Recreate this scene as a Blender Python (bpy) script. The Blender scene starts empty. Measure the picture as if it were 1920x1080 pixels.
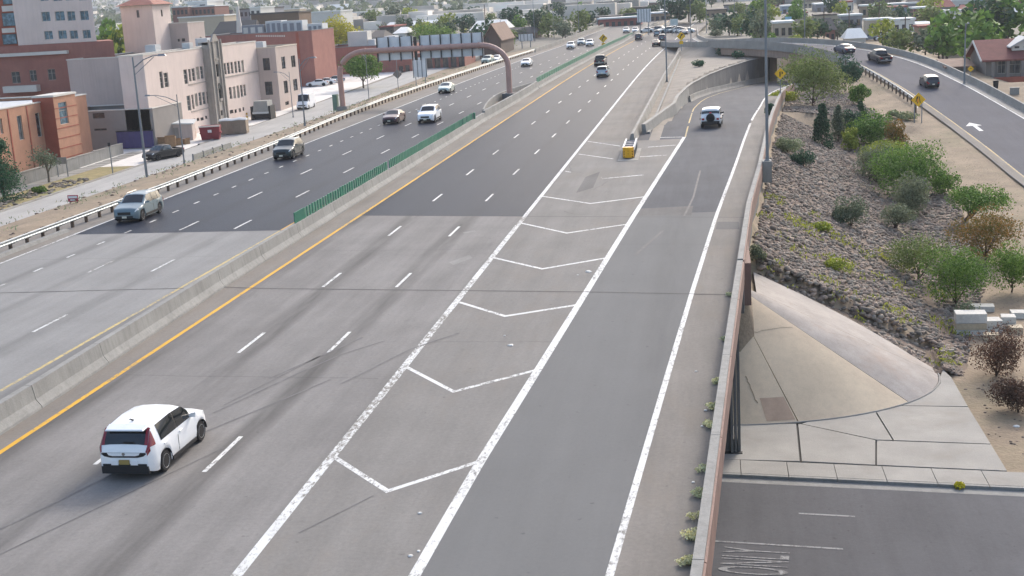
import bpy, bmesh, math, random
import numpy as np
from mathutils import Vector, Matrix
rnd = random.Random(7)
scene = bpy.context.scene
COL = scene.collection
R = math.radians
# ------------------------------------------------------------------ camera
# world frame: Y runs along the freeway, X to the right of travel, Z up, metres
FPX, PITCH, ROLL, CAMH, YAW = 2394.63, R(12.8463), R(-3.3223), 13.017, R(9.35771)
_F = np.array([0, math.cos(PITCH), -math.sin(PITCH)]); _r0 = np.array([1., 0, 0]); _u0 = np.cross(_r0, _F)
_r = math.cos(ROLL)*_r0 + math.sin(ROLL)*_u0; _u = -math.sin(ROLL)*_r0 + math.cos(ROLL)*_u0
def _rot(v):
    c, s = math.cos(YAW), math.sin(YAW)
    return np.array([v[0]*c - v[1]*s, v[0]*s + v[1]*c, v[2]])
CF, CR, CU = _rot(_F), _rot(_r), _rot(_u)
cam_d = bpy.data.cameras.new('camera'); cam = bpy.data.objects.new('camera', cam_d); COL.objects.link(cam)
cam_d.sensor_width = 36; cam_d.lens = FPX/1920*36; cam_d.clip_start = 0.5; cam_d.clip_end = 30000
cam.matrix_world = Matrix(((CR[0], CU[0], -CF[0], 0), (CR[1], CU[1], -CF[1], 0), (CR[2], CU[2], -CF[2], CAMH), (0, 0, 0, 1)))
scene.camera = cam
# ------------------------------------------------------------------ sky, sun, exposure
SUN_EL, SUN_AZ = R(32), R(18)          # azimuth measured from +Y towards +X
world = bpy.data.worlds.new('World'); scene.world = world; world.use_nodes = True
wn = world.node_tree.nodes; wl = world.node_tree.links
sky = wn.new('ShaderNodeTexSky'); sky.sky_type = 'NISHITA'; sky.sun_disc = False
sky.sun_elevation = SUN_EL; sky.sun_rotation = SUN_AZ; sky.air_density = 1.0; sky.dust_density = 3.4; sky.ozone_density = 0.6
wn['Background'].inputs['Strength'].default_value = 0.15
wl.new(sky.outputs['Color'], wn['Background'].inputs['Color'])
sun_d = bpy.data.lights.new('sun', 'SUN'); sun = bpy.data.objects.new('sun', sun_d); COL.objects.link(sun)
sun_d.energy = 1.2; sun_d.angle = R(10); sun_d.color = (1.0, 0.97, 0.925)
sdir = Vector((math.sin(SUN_AZ)*math.cos(SUN_EL), math.cos(SUN_AZ)*math.cos(SUN_EL), math.sin(SUN_EL)))
sun.rotation_euler = (-sdir).to_track_quat('-Z', 'Y').to_euler(); sun.location = sdir*300
scene.view_settings.view_transform = 'Standard'; scene.view_settings.look = 'None'
scene.view_settings.gamma = 1; scene.view_settings.use_curve_mapping = False
scene.view_settings.exposure = 1.14
# ------------------------------------------------------------------ surveying helpers
def ray(px, py):
    d = CF*FPX + CR*(px-960) + CU*(540-py)
    return d/np.linalg.norm(d)
def at(px, py, z=0.0):                 # point of the level plane z
    d = ray(px, py); t = (z-CAMH)/d[2]; return Vector((d[0]*t, d[1]*t, z))
def onY(px, py, Y):                    # point of the upright plane Y = const
    d = ray(px, py); t = Y/d[1]; return Vector((d[0]*t, Y, CAMH+d[2]*t))
def onX(px, py, X):
    d = ray(px, py); t = X/d[0]; return Vector((X, d[1]*t, CAMH+d[2]*t))
def lerp(a, b, t): return a+(b-a)*t
def sstep(t): t = min(1, max(0, t)); return t*t*(3-2*t)
def interp(x, tab):
    return float(np.interp(x, [a for a, b in tab], [b for a, b in tab]))
# ------------------------------------------------------------------ materials
def lin(c):
    if isinstance(c, str): c = tuple(int(c[i:i+2], 16)/255 for i in (0, 2, 4))
    return tuple(((v/12.92) if v <= .04045 else ((v+.055)/1.055)**2.4) for v in c)
def nmat(name):
    m = bpy.data.materials.new(name); m.use_nodes = True
    nt = m.node_tree; return m, nt.nodes, nt.links, nt.nodes['Principled BSDF']
def N(nodes, t, **kw):
    n = nodes.new(t)
    for k, v in kw.items():
        if k.startswith('i_'):
            key = k[2:]; key = int(key) if key.isdigit() else key.replace('_', ' ')
            n.inputs[key].default_value = v
        else: setattr(n, k, v)
    return n
def mixc(nodes, links, fac, a, b, blend='MIX'):
    n = nodes.new('ShaderNodeMix'); n.data_type = 'RGBA'; n.blend_type = blend
    for sock, v in ((n.inputs[0], fac), (n.inputs[6], a), (n.inputs[7], b)):
        if hasattr(v, 'is_linked') or hasattr(v, 'node'): links.new(v, sock)
        elif isinstance(v, (int, float)): sock.default_value = v
        else: sock.default_value = (v[0], v[1], v[2], 1)
    return n.outputs[2]
def ramp(nodes, links, src, lo, hi):
    n = nodes.new('ShaderNodeMapRange'); n.inputs[1].default_value = lo; n.inputs[2].default_value = hi
    links.new(src, n.inputs[0]); return n.outputs[0]
def noise(nodes, links, vec, scale, detail=4, rough=.6):
    n = nodes.new('ShaderNodeTexNoise'); n.inputs['Scale'].default_value = scale
    n.inputs['Detail'].default_value = detail; n.inputs['Roughness'].default_value = rough
    if vec is not None: links.new(vec, n.inputs['Vector'])
    return n.outputs['Fac']
def mapping(nodes, links, vec, sc, rot=(0, 0, 0)):
    n = nodes.new('ShaderNodeMapping'); n.inputs['Scale'].default_value = sc; n.inputs['Rotation'].default_value = rot
    links.new(vec, n.inputs['Vector']); return n.outputs['Vector']
def scl(c, k): return tuple(min(1, v*k) for v in c)
def mat(name, c, rough=.8, var=.15, scale=1.5, fine=25, bump=.0, spec=.5, metal=0, coat=0, island=0, stain=None, stain_amt=.5, streak=0, finevar=None):
    """base colour with blotches (scale per metre), fine grain, optional stain colour and vertical streaks"""
    m, nd, lk, b = nmat(name); c = lin(c) if not isinstance(c, tuple) or max(c) > 1 else c
    pos = nd.new('ShaderNodeNewGeometry').outputs['Position']
    f1 = ramp(nd, lk, noise(nd, lk, pos, scale), .3, .7)
    col = mixc(nd, lk, f1, scl(c, 1-var), scl(c, 1+var))
    f2 = ramp(nd, lk, noise(nd, lk, pos, fine, 2), .3, .7)
    fv = var*.6 if finevar is None else finevar
    col = mixc(nd, lk, 1.0, col, mixc(nd, lk, f2, (1-fv,)*3, (1+fv,)*3), 'MULTIPLY')
    if stain is not None:
        s = lin(stain) if isinstance(stain, str) else stain
        f3 = ramp(nd, lk, noise(nd, lk, mapping(nd, lk, pos, (.7, .7, .7)), scale*.45, 6, .7), .52, .68)
        mm = nd.new('ShaderNodeMath'); mm.operation = 'MULTIPLY'; lk.new(f3, mm.inputs[0]); mm.inputs[1].default_value = stain_amt
        col = mixc(nd, lk, mm.outputs[0], col, s)
    if streak:
        f4 = ramp(nd, lk, noise(nd, lk, mapping(nd, lk, pos, (2.2, 2.2, .12)), 1.3, 5, .7), .45, .75)
        mm = nd.new('ShaderNodeMath'); mm.operation = 'MULTIPLY'; lk.new(f4, mm.inputs[0]); mm.inputs[1].default_value = streak
        col = mixc(nd, lk, mm.outputs[0], col, scl(c, .45))
    if island:
        g = nd.new('ShaderNodeNewGeometry').outputs['Random Per Island']
        col = mixc(nd, lk, 1.0, col, mixc(nd, lk, g, (1-island,)*3, (1+island,)*3), 'MULTIPLY')
    lk.new(col, b.inputs['Base Color'])
    b.inputs['Roughness'].default_value = rough; b.inputs['Metallic'].default_value = metal
    b.inputs['Specular IOR Level'].default_value = spec; b.inputs['Coat Weight'].default_value = coat
    b.inputs['Coat Roughness'].default_value = .08
    if bump:
        bp = nd.new('ShaderNodeBump'); bp.inputs['Strength'].default_value = bump; bp.inputs['Distance'].default_value = .03
        lk.new(f2, bp.inputs['Height']); lk.new(bp.outputs[0], b.inputs['Normal'])
    return m
def paint(name, c, metal=0.0, rough=.32):
    m, nd, lk, b = nmat(name); c = lin(c)
    pos = nd.new('ShaderNodeTexCoord').outputs['Object']
    f = ramp(nd, lk, noise(nd, lk, pos, 3.0, 5), .35, .7)
    sep = nd.new('ShaderNodeSeparateXYZ'); lk.new(pos, sep.inputs[0])
    low = ramp(nd, lk, sep.outputs[2], .75, .25)
    mm = nd.new('ShaderNodeMath'); mm.operation = 'MULTIPLY'; lk.new(f, mm.inputs[0]); lk.new(low, mm.inputs[1])
    m2 = nd.new('ShaderNodeMath'); m2.operation = 'MULTIPLY'; lk.new(mm.outputs[0], m2.inputs[0]); m2.inputs[1].default_value = .35
    lk.new(mixc(nd, lk, m2.outputs[0], c, lin('8c857a')), b.inputs['Base Color'])      # road dust on the sills
    b.inputs['Metallic'].default_value = metal; b.inputs['Roughness'].default_value = rough
    b.inputs['Coat Weight'].default_value = .35; b.inputs['Coat Roughness'].default_value = .08
    return m
def glass(name, c='0c1014', rough=.06):
    m, nd, lk, b = nmat(name)
    pos = nd.new('ShaderNodeTexCoord').outputs['Object']
    f = ramp(nd, lk, noise(nd, lk, pos, 1.7, 2), .4, .65)
    lk.new(mixc(nd, lk, f, lin(c), scl(lin(c), 2.2)), b.inputs['Base Color'])
    b.inputs['Roughness'].default_value = rough; b.inputs['Specular IOR Level'].default_value = .8
    return m
def leafmat(name, c, c2=None, trans=.25):
    m, nd, lk, b = nmat(name); c = scl(lin(c), 1.3); c2 = scl(lin(c2), 1.3) if c2 else scl(c, 1.5)
    g = nd.new('ShaderNodeNewGeometry')
    oi = nd.new('ShaderNodeObjectInfo')
    col = mixc(nd, lk, g.outputs['Random Per Island'], scl(c, .7), c2)
    f = ramp(nd, lk, noise(nd, lk, g.outputs['Position'], 1.3, 4), .35, .65)
    col = mixc(nd, lk, f, mixc(nd, lk, 1.0, col, (.68, .74, .72), 'MULTIPLY'), mixc(nd, lk, 1.0, col, (1.15, 1.12, 1.0), 'MULTIPLY'))
    col = mixc(nd, lk, 1.0, col, mixc(nd, lk, oi.outputs['Random'], (.85, .9, .88), (1.15, 1.1, 1.0)), 'MULTIPLY')
    lk.new(col, b.inputs['Base Color']); b.inputs['Roughness'].default_value = .65; b.inputs['Specular IOR Level'].default_value = .25
    t = nd.new('ShaderNodeBsdfTranslucent'); lk.new(col, t.inputs['Color'])
    mx = nd.new('ShaderNodeMixShader'); mx.inputs[0].default_value = trans
    out = nd['Material Output']; lk.new(b.outputs[0], mx.inputs[1]); lk.new(t.outputs[0], mx.inputs[2]); lk.new(mx.outputs[0], out.inputs['Surface'])
    return m
def roadmat(name, c, lane0=None, lanew=3.66, dark=.25, rough=.9, blotch=.12, stain=None, cross=0, spec=.18, speck=.2, ior=1.5):
    """pavement: blotches drawn out along the road, aggregate speckle, oil-dark lane centres and wheel tracks"""
    m, nd, lk, b = nmat(name); c = lin(c)
    pos = nd.new('ShaderNodeNewGeometry').outputs['Position']
    f1 = ramp(nd, lk, noise(nd, lk, mapping(nd, lk, pos, (1, .07, 1)), .9, 5, .65), .3, .7)
    col = mixc(nd, lk, f1, scl(c, 1-blotch), scl(c, 1+blotch))
    f1b = ramp(nd, lk, noise(nd, lk, pos, .22, 4, .6), .35, .65)
    col = mixc(nd, lk, 1.0, col, mixc(nd, lk, f1b, (1-blotch*.6,)*3, (1+blotch*.6,)*3), 'MULTIPLY')
    f2 = ramp(nd, lk, noise(nd, lk, pos, 7, 8, .9), .28, .72)
    col = mixc(nd, lk, 1.0, col, mixc(nd, lk, f2, (1-speck,)*3, (1+speck,)*3), 'MULTIPLY')
    if lane0 is not None:
        sep = nd.new('ShaderNodeSeparateXYZ'); lk.new(pos, sep.inputs[0])
        wob = noise(nd, lk, mapping(nd, lk, pos, (.05, .03, 1)), 1.0, 2)
        a = nd.new('ShaderNodeMath'); a.operation = 'MULTIPLY_ADD'; lk.new(wob, a.inputs[0]); a.inputs[1].default_value = 1.0; lk.new(sep.outputs[0], a.inputs[2])
        a2 = nd.new('ShaderNodeMath'); a2.operation = 'SUBTRACT'; lk.new(a.outputs[0], a2.inputs[0]); a2.inputs[1].default_value = lane0+.5
        a3 = nd.new('ShaderNodeMath'); a3.operation = 'MULTIPLY'; lk.new(a2.outputs[0], a3.inputs[0]); a3.inputs[1].default_value = 2*math.pi/lanew
        a4 = nd.new('ShaderNodeMath'); a4.operation = 'COSINE'; lk.new(a3.outputs[0], a4.inputs[0])
        f = ramp(nd, lk, a4.outputs[0], -.4, -1.0)
        brk = ramp(nd, lk, noise(nd, lk, mapping(nd, lk, pos, (.5, .045, 1)), 1.0, 4, .7), .35, .6)
        mm = nd.new('ShaderNodeMath'); mm.operation = 'MULTIPLY'; lk.new(f, mm.inputs[0]); lk.new(brk, mm.inputs[1])
        m2 = nd.new('ShaderNodeMath'); m2.operation = 'MULTIPLY'; lk.new(mm.outputs[0], m2.inputs[0]); m2.inputs[1].default_value = dark
        col = mixc(nd, lk, m2.outputs[0], col, scl(c, .35))
    if stain:
        f3 = ramp(nd, lk, noise(nd, lk, mapping(nd, lk, pos, (1, .35, 1)), .35, 6, .7), .5, .7)
        mm = nd.new('ShaderNodeMath'); mm.operation = 'MULTIPLY'; lk.new(f3, mm.inputs[0]); mm.inputs[1].default_value = .6
        col = mixc(nd, lk, mm.outputs[0], col, lin(stain))
    f5 = ramp(nd, lk, noise(nd, lk, mapping(nd, lk, pos, (1, .5, 1)), 1.6, 8, .75), .56, .72)
    mm = nd.new('ShaderNodeMath'); mm.operation = 'MULTIPLY'; lk.new(f5, mm.inputs[0]); mm.inputs[1].default_value = blotch*2.2
    col = mixc(nd, lk, mm.outputs[0], col, scl(c, .5))
    f6 = ramp(nd, lk, noise(nd, lk, pos, 3.2, 2, .5), .70, .78)
    mm = nd.new('ShaderNodeMath'); mm.operation = 'MULTIPLY'; lk.new(f6, mm.inputs[0]); mm.inputs[1].default_value = .45
    col = mixc(nd, lk, mm.outputs[0], col, scl(c, .4))
    lk.new(col, b.inputs['Base Color'])
    b.inputs['Roughness'].default_value = rough; b.inputs['Specular IOR Level'].default_value = spec; b.inputs['IOR'].default_value = ior
    bp = nd.new('ShaderNodeBump'); bp.inputs['Strength'].default_value = .25; bp.inputs['Distance'].default_value = .02
    lk.new(f2, bp.inputs['Height']); lk.new(bp.outputs[0], b.inputs['Normal'])
    return m
def linepaint(name, c, under, wear=.3, rough=.8):
    m, nd, lk, b = nmat(name)
    pos = nd.new('ShaderNodeNewGeometry').outputs['Position']
    f = noise(nd, lk, mapping(nd, lk, pos, (1, .5, 1)), 7.0, 7, .8)
    big = noise(nd, lk, mapping(nd, lk, pos, (1, .35, 1)), .55, 3, .6)
    ad = nd.new('ShaderNodeMath'); ad.operation = 'MULTIPLY_ADD'; lk.new(big, ad.inputs[0]); ad.inputs[1].default_value = .4; lk.new(f, ad.inputs[2])
    f = ramp(nd, lk, ad.outputs[0], .84-wear*.5+.1, .84-wear*.5-.02)
    tint = ramp(nd, lk, noise(nd, lk, pos, .8, 3), .3, .7)
    col = mixc(nd, lk, f, lin(under), mixc(nd, lk, tint, scl(lin(c), .85), lin(c)))
    lk.new(col, b.inputs['Base Color']); b.inputs['Roughness'].default_value = rough
    return m
# ------------------------------------------------------------------ mesh helpers
class MB:
    def __init__(s): s.v = []; s.f = []
    def add(s, vs, fs):
        o = len(s.v); s.v += [tuple(p) for p in vs]; s.f += [tuple(i+o for i in f) for f in fs]; return s
    def quad(s, a, b, c, d): return s.add([a, b, c, d], [(0, 1, 2, 3)])
    def poly(s, pts): return s.add(pts, [tuple(range(len(pts)))])
    def box(s, x0, x1, y0, y1, z0, z1):
        return s.add([(x0, y0, z0), (x1, y0, z0), (x1, y1, z0), (x0, y1, z0), (x0, y0, z1), (x1, y0, z1), (x1, y1, z1), (x0, y1, z1)],
                     [(0, 3, 2, 1), (4, 5, 6, 7), (0, 1, 5, 4), (1, 2, 6, 5), (2, 3, 7, 6), (3, 0, 4, 7)])
    def obox(s, c, sx, sy, sz, rz=0, tilt=0):            # centre of base, turned about z, tilted about local x
        M = Matrix.Rotation(rz, 3, 'Z') @ Matrix.Rotation(tilt, 3, 'X')
        vs = [Vector(c)+M @ Vector((x*sx/2, y*sy/2, z*sz)) for z in (0, 1) for y in (-1, 1) for x in (-1, 1)]
        return s.add(vs, [(0, 2, 3, 1), (4, 5, 7, 6), (0, 1, 5, 4), (1, 3, 7, 5), (3, 2, 6, 7), (2, 0, 4, 6)])
    def prism(s, pts, z0, z1):                           # pts counter-clockwise (x, y)
        n = len(pts); s.add([(p[0], p[1], z0) for p in pts]+[(p[0], p[1], z1) for p in pts],
            [tuple(range(n-1, -1, -1)), tuple(range(n, 2*n))]+[(i, (i+1) % n, n+(i+1) % n, n+i) for i in range(n)]); return s
    def hexa(s, b, t):                                   # bottom ring, top ring (lists of 3-vectors)
        n = len(b); return s.add(list(b)+list(t), [tuple(range(n-1, -1, -1)), tuple(range(n, 2*n))]+[(i, (i+1) % n, n+(i+1) % n, n+i) for i in range(n)])
    def tube(s, path, r, n=8, cap=True):
        path = [Vector(p) for p in path]; rs = r if isinstance(r, (list, tuple)) else [r]*len(path)
        rings = []
        for i, p in enumerate(path):
            d = (path[min(i+1, len(path)-1)]-path[max(i-1, 0)]).normalized()
            a = Vector((0, 0, 1)) if abs(d.z) < .9 else Vector((1, 0, 0))
            x = d.cross(a).normalized(); y = d.cross(x)
            rings.append([p+x*math.cos(2*math.pi*k/n)*rs[i]+y*math.sin(2*math.pi*k/n)*rs[i] for k in range(n)])
        vs = [q for r_ in rings for q in r_]; fs = []
        for i in range(len(path)-1):
            for k in range(n): fs.append((i*n+k, (i+1)*n+k, (i+1)*n+(k+1) % n, i*n+(k+1) % n))
        if cap: fs += [tuple(range(n)), tuple(range((len(path)-1)*n+n-1, (len(path)-1)*n-1, -1))]
        return s.add(vs, fs)
    def sweep(s, path, prof, z=None, cap=True):
        """profile [(side, up)] carried along path [(x, y, z)]; side is to the right of travel"""
        P = [Vector(p) for p in path]; n = len(prof); vs = []
        for i, p in enumerate(P):
            d = P[min(i+1, len(P)-1)]-P[max(i-1, 0)]; d.z = 0; d.normalize(); rt = Vector((d.y, -d.x, 0))
            vs += [p+rt*a+Vector((0, 0, b)) for a, b in prof]
        fs = []
        for i in range(len(P)-1):
            for k in range(n-1): fs.append((i*n+k, i*n+k+1, (i+1)*n+k+1, (i+1)*n+k))
        if cap and len(prof) > 2: fs += [tuple(range(n-1, -1, -1)), tuple(range((len(P)-1)*n, len(P)*n))]
        return s.add(vs, fs)
    def ribbon(s, L, Rr):
        n = len(L); return s.add([v for pair in zip(L, Rr) for v in pair], [(2*i, 2*i+1, 2*i+3, 2*i+2) for i in range(n-1)])
    def mesh(s, name, smooth=None):
        me = bpy.data.meshes.new(name); me.from_pydata(s.v, [], s.f); me.update()
        if smooth is not None:
            me.polygons.foreach_set('use_smooth', [True]*len(me.polygons)); me.set_sharp_from_angle(angle=R(smooth))
        return me
    def build(s, name, m, parent=None, smooth=None, world=True, fix=True):
        off = Vector((0, 0, 0)); p = parent
        while world and p is not None: off += p.location; p = p.parent
        if off.length: s.v = [tuple(Vector(v)-off) for v in s.v]
        me = s.mesh(name, smooth)
        if fix:
            bm = bmesh.new(); bm.from_mesh(me); bmesh.ops.recalc_face_normals(bm, faces=bm.faces); bm.to_mesh(me); bm.free()
            if smooth is not None: me.set_sharp_from_angle(angle=R(smooth))
        me.materials.append(m)
        o = bpy.data.objects.new(name, me); COL.objects.link(o); o.parent = parent
        return o
def tag(o, label=None, cat=None, group=None, kind=None):
    if label: o['label'] = label
    if cat: o['category'] = cat
    if group: o['group'] = group
    if kind: o['kind'] = kind
    return o
def thing(name, label, cat, loc=(0, 0, 0), rz=0, group=None):
    o = bpy.data.objects.new(name, None); COL.objects.link(o); o.location = loc; o.rotation_euler = (0, 0, rz)
    o.empty_display_size = .3
    return tag(o, label, cat, group)
def struct(name, mb, m, smooth=None, label=None, fix=False):
    o = mb.build(name, m, None, smooth, fix=fix); o['kind'] = 'structure'
    if label: o['label'] = label
    return o
def inst(name, me, parent, loc=(0, 0, 0), rz=0, sc=None):
    o = bpy.data.objects.new(name, me); COL.objects.link(o); o.parent = parent; o.location = loc; o.rotation_euler = (0, 0, rz)
    if sc: o.scale = sc
    return o
def copy_tree(o, parent=None):
    c = o.copy(); COL.objects.link(c); c.parent = parent
    for ch in o.children: copy_tree(ch, c)
    return c
def mesh_of(mb, name, m, smooth=None):
    me = mb.mesh(name, smooth); bm = bmesh.new(); bm.from_mesh(me); bmesh.ops.recalc_face_normals(bm, faces=bm.faces); bm.to_mesh(me); bm.free()
    if smooth is not None: me.set_sharp_from_angle(angle=R(smooth))
    me.materials.append(m); return me
def lathe(mb, prof, n=24, axis='X', c=(0, 0, 0)):        # prof [(along axis, radius)]
    vs = []
    for a, r in prof:
        for k in range(n):
            t = 2*math.pi*k/n; p = (a, r*math.cos(t), r*math.sin(t))
            if axis == 'Z': p = (r*math.cos(t), r*math.sin(t), a)
            vs.append((p[0]+c[0], p[1]+c[1], p[2]+c[2]))
    m = len(prof); fs = [(i*n+k, i*n+(k+1) % n, (i+1)*n+(k+1) % n, (i+1)*n+k) for i in range(m-1) for k in range(n)]
    fs += [tuple(range(n-1, -1, -1)), tuple(range((m-1)*n, m*n))]
    return mb.add(vs, fs)
# ------------------------------------------------------------------ the lie of the land
RAMP_L = [(20, -7.25), (27, -7.1), (34, -6.85), (41.6, -6.45), (55.3, -5.75), (73, -4.85), (95, -3.65), (114, -2.6), (130, -2.45), (148, -2.3), (165, -1.6), (175, -.9), (190, 1.0), (206, 4.0), (220, 7.4), (233, 11.6), (250, 18.5), (270, 29), (290, 42)]
RAMP_R = [(20, -2.9), (27, -2.56), (41.5, -1.8), (54.6, -1.09), (73.3, 0.01), (96, 1.59), (110.5, 2.53), (130, 3.9), (146.5, 5.2), (165, 6.4), (180, 7.7), (195, 9.6), (210, 12.6), (225, 16.6), (240, 22), (255, 29.5), (270, 39), (290, 53)]
RAMP_Z = [(0, 0), (125, 0), (140, -.35), (155, -.9), (171, -1.6), (206, -3.1), (233, -4.1), (260, -4.7), (300, -5)]
def rampz(y): return interp(y, RAMP_Z)
WALL_R = [(18, -1.1), (27, -.6), (41.4, .1), (54, .75), (73, 1.75), (89, 2.95), (110, 4.3), (130, 5.8), (146, 7.0), (165, 8.4), (180, 9.8), (195, 11.8), (210, 14.9), (225, 19), (240, 24.5)]   # face of the wall right of the ramp
# road that comes down from the overpass on the right: centre line, height
RR = [(60, 33.0, -6.3), (100, 32.4, -6.2), (120, 32.2, -5.9), (136, 32.0, -5.0), (154, 31.2, -3.8), (175, 29.3, -1.9), (195, 26.6, -.1), (207, 23.4, 1.0), (219, 18.4, 1.8), (229, 12.2, 2.2), (239, 6.2, 2.2), (255, .6, 1.7), (275, -3.2, .9), (300, -6.2, .25), (330, -8.5, .02), (400, -9.4, .02)]
def rrz(y): return interp(y, [(a, c) for a, b, c in RR])
def rrx(y): return interp(y, [(a, b) for a, b, c in RR])
LEFT_Z = [(0, -6.2), (90, -5.4), (150, -5), (213, -4), (300, -2.4), (420, 0)]
def fwx(y): return 0 if y < 180 else (y-180)**2*1.0e-4 if y < 420 else 5.76+(y-420)*.048     # freeway drifts right far away
def gz(x, y):
    z = gz0(x, y)
    if 238 < y < 340 and -7.2+fwx(y) < x < interp(y, RAMP_L)-2.2:      # the overpass road comes down on a bank
        z = max(z, rrz(y)-.12-.5*max(0, abs(x-rrx(y))-5.9))
    return z
def gz0(x, y):
    far = max(0, y-330)*.012 + max(0, y-900)*.012
    xx = x-fwx(y)
    if xx < -46:
        lo = interp(y, LEFT_Z) if y < 420 else 0
        t = sstep((-47.5-xx)/13.5)
        z = lerp(-.35, min(lo, -.35) if y < 420 else 0, t)
        if y < 66: z = lerp(-6.4, z, sstep((y-58)/8))
        return z+far
    if y < 420 and xx > -7.5:
        xe = interp(y, WALL_R); xr = rrx(y)-5.6; zr = rrz(y)-.12
        if xx < xe and y > 58:
            if y < 113: return -.06
            xl = interp(y, RAMP_L)-1.6
            if xx < xl-.4 or y > 262:
                return lerp(-.05, .35, sstep((xx+7)/6)) if y < 280 else -.05
            return rampz(y)-.08
        if y > 262 and xx < xr: return lerp(.1, -2.5, sstep((xx-4)/20))
        zl = rampz(y)-.95
        if xx > xr:
            t = sstep((xx-xr-13)/12)
            return lerp(zr, max(zr, -4.6) if y < 180 else lerp(zr, interp(y, [(180, -4.6), (260, -3.2), (420, -.5)]), 1), t)+far
        t = (xx-xe)/max(.5, xr-xe)
        fl = lerp(min(zl, zr) if y < 150 else zl, zr, sstep(t))
        z = max(zl-.53*max(0, xx-xe-.3), fl)
        if y < 68.2 and xx < 11: z = lerp(z, min(z, -1.25-.495*(xx-.3)), sstep((67.8-y)/1.0))
        if y < 62:                                     # the paved quarter cone takes over here
            d = math.hypot(max(0, xx-.3)/10.2, (y-62)/7.4)
            z = max(-6.4, -1.3-5.05*d)
        return z
    if y < 56: return -6.4
    return -.06+far
def hit(px, py, dz=0):                                 # where a line of sight meets the land
    d = ray(px, py); t = 20.0
    while t < 4000:
        p = np.array([0, 0, CAMH])+d*t
        if p[2] <= gz(p[0], p[1])+dz: break
        t += .15 if t < 400 else 2
    return Vector((p[0], p[1], p[2]))
# ------------------------------------------------------------------ shared materials
M = {}
M['ground'] = mat('dry_earth', '8a7a66', .95, .22, .35, 6, bump=.5, stain='6b6a4c', stain_amt=.45)
M['deck_nb'] = roadmat('bridge_deck_northbound', '898886', -27.4, 3.62, .45, blotch=.09)
M['deck_sb'] = roadmat('bridge_deck_southbound', '7f7c79', -20.3, 3.68, .75, blotch=.13)
M['gore'] = roadmat('gore_pavement', '7e7b77', None, blotch=.1, stain='7f7870')
M['ramp_deck'] = roadmat('ramp_lane_pavement', '6f6f6e', -5, 6, .2, blotch=.05, speck=.08)
M['shoulder'] = roadmat('dusty_shoulder', '7f7a74', None, blotch=.12, stain='82796e')
M['asphalt'] = roadmat('new_asphalt', '333741', -20.3, 3.68, .4, rough=.4, spec=.5, ior=1.1, blotch=.06, speck=.1)
M['asphalt_nb'] = roadmat('new_asphalt_northbound', '333741', -27.4, 3.62, .35, rough=.4, spec=.5, ior=1.1, blotch=.06, speck=.1)
M['ramp_asphalt'] = roadmat('old_ramp_asphalt', '57585c', None, blotch=.12)
M['street'] = roadmat('street_asphalt', '5b5b5e', None, blotch=.12, speck=.14)
M['right_road'] = roadmat('right_road_asphalt', '54555d', None, blotch=.08)
M['white'] = linepaint('white_road_paint', 'd9d9d6', '7a7874', .22)
M['white_worn'] = linepaint('worn_white_road_paint', 'd6d7d5', '77736c', .3)
M['yellow'] = linepaint('yellow_road_paint', 'd9a52a', '7a7464', .2)
M['yellow_pale'] = linepaint('faded_yellow_paint', 'c8b070', '86837a', .32)
M['conc'] = mat('concrete', '8b8a86', .85, .12, .6, 18, bump=.2, streak=.5)
M['conc_lt'] = mat('pale_concrete', '908d87', .85, .14, .5, 18, bump=.15, stain='7f786e', stain_amt=.6)
M['conc_wall'] = mat('retaining_wall_concrete', '6f6d6b', .88, .14, .5, 12, streak=.6)
M['pink'] = mat('faded_red_fascia', '7f655c', .8, .15, .8, 20, streak=.5)
M['tan_slab'] = mat('tan_slope_paving', 'd0bda2', .88, .1, .35, 22, streak=.2, stain='b39a86', stain_amt=.5)
M['grey_slab'] = mat('grey_slope_paving', '9f9790', .88, .16, .6, 22, streak=.3, stain='a08c7c', stain_amt=.6)
M['dark_joint'] = mat('joint_filler', '3a3836', .9, .1)
M['steel'] = mat('galvanised_steel', '9aa0a2', .45, .1, 2, 30, metal=.75)
M['pole'] = mat('grey_pole_steel', '7f8489', .5, .08, 1, 20, metal=.5)
M['dark_metal'] = mat('dark_painted_metal', '2c2d30', .5, .1)
M['wood_post'] = mat('weathered_post_wood', '5b4c40', .9, .2, 6, 40)
M['green_panel'] = mat('green_plastic_blade', '1c6f58', .5, .12, 1.5, 12, stain='3b6f60', stain_amt=.6)
M['rock_slope'] = mat('slope_earth_between_stones', '6f5f52', .95, .25, .8, 9, bump=.6)
M['black'] = mat('black_rubber', '18181a', .8, .1)
# ------------------------------------------------------------------ ground sheet
def axis(*segs):
    out = []
    for a, b, n in segs: out += list(np.linspace(a, b, n, endpoint=False))
    return out+[segs[-1][1]]
xs = axis((-6000, -800, 8), (-800, -160, 16), (-160, -62, 14), (-62, -44, 18), (-44, -8, 8), (-8, 46, 72), (46, 120, 16), (120, 800, 14), (800, 6000, 8))
ys = axis((-400, 30, 8), (30, 48, 6), (48, 120, 72), (120, 300, 90), (300, 520, 28), (520, 1500, 24), (1500, 6500, 12))
g = MB()
g.v = [(x, y, gz(x, y)) for y in ys for x in xs]
nx = len(xs)
g.f = [(j*nx+i, j*nx+i+1, (j+1)*nx+i+1, (j+1)*nx+i) for j in range(len(ys)-1) for i in range(nx-1)]
gob = struct('ground', g, M['ground'], smooth=60)
gob.data.materials.append(mat('urban_ground', '7b766c', .95, .25, .05, 1.5, stain='5d6348', stain_amt=.7)); gob.data.materials.append(mat('island_gravel', '8d857b', .95, .12, .4, 8, bump=.4, stain='7b7468', stain_amt=.5))
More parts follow.
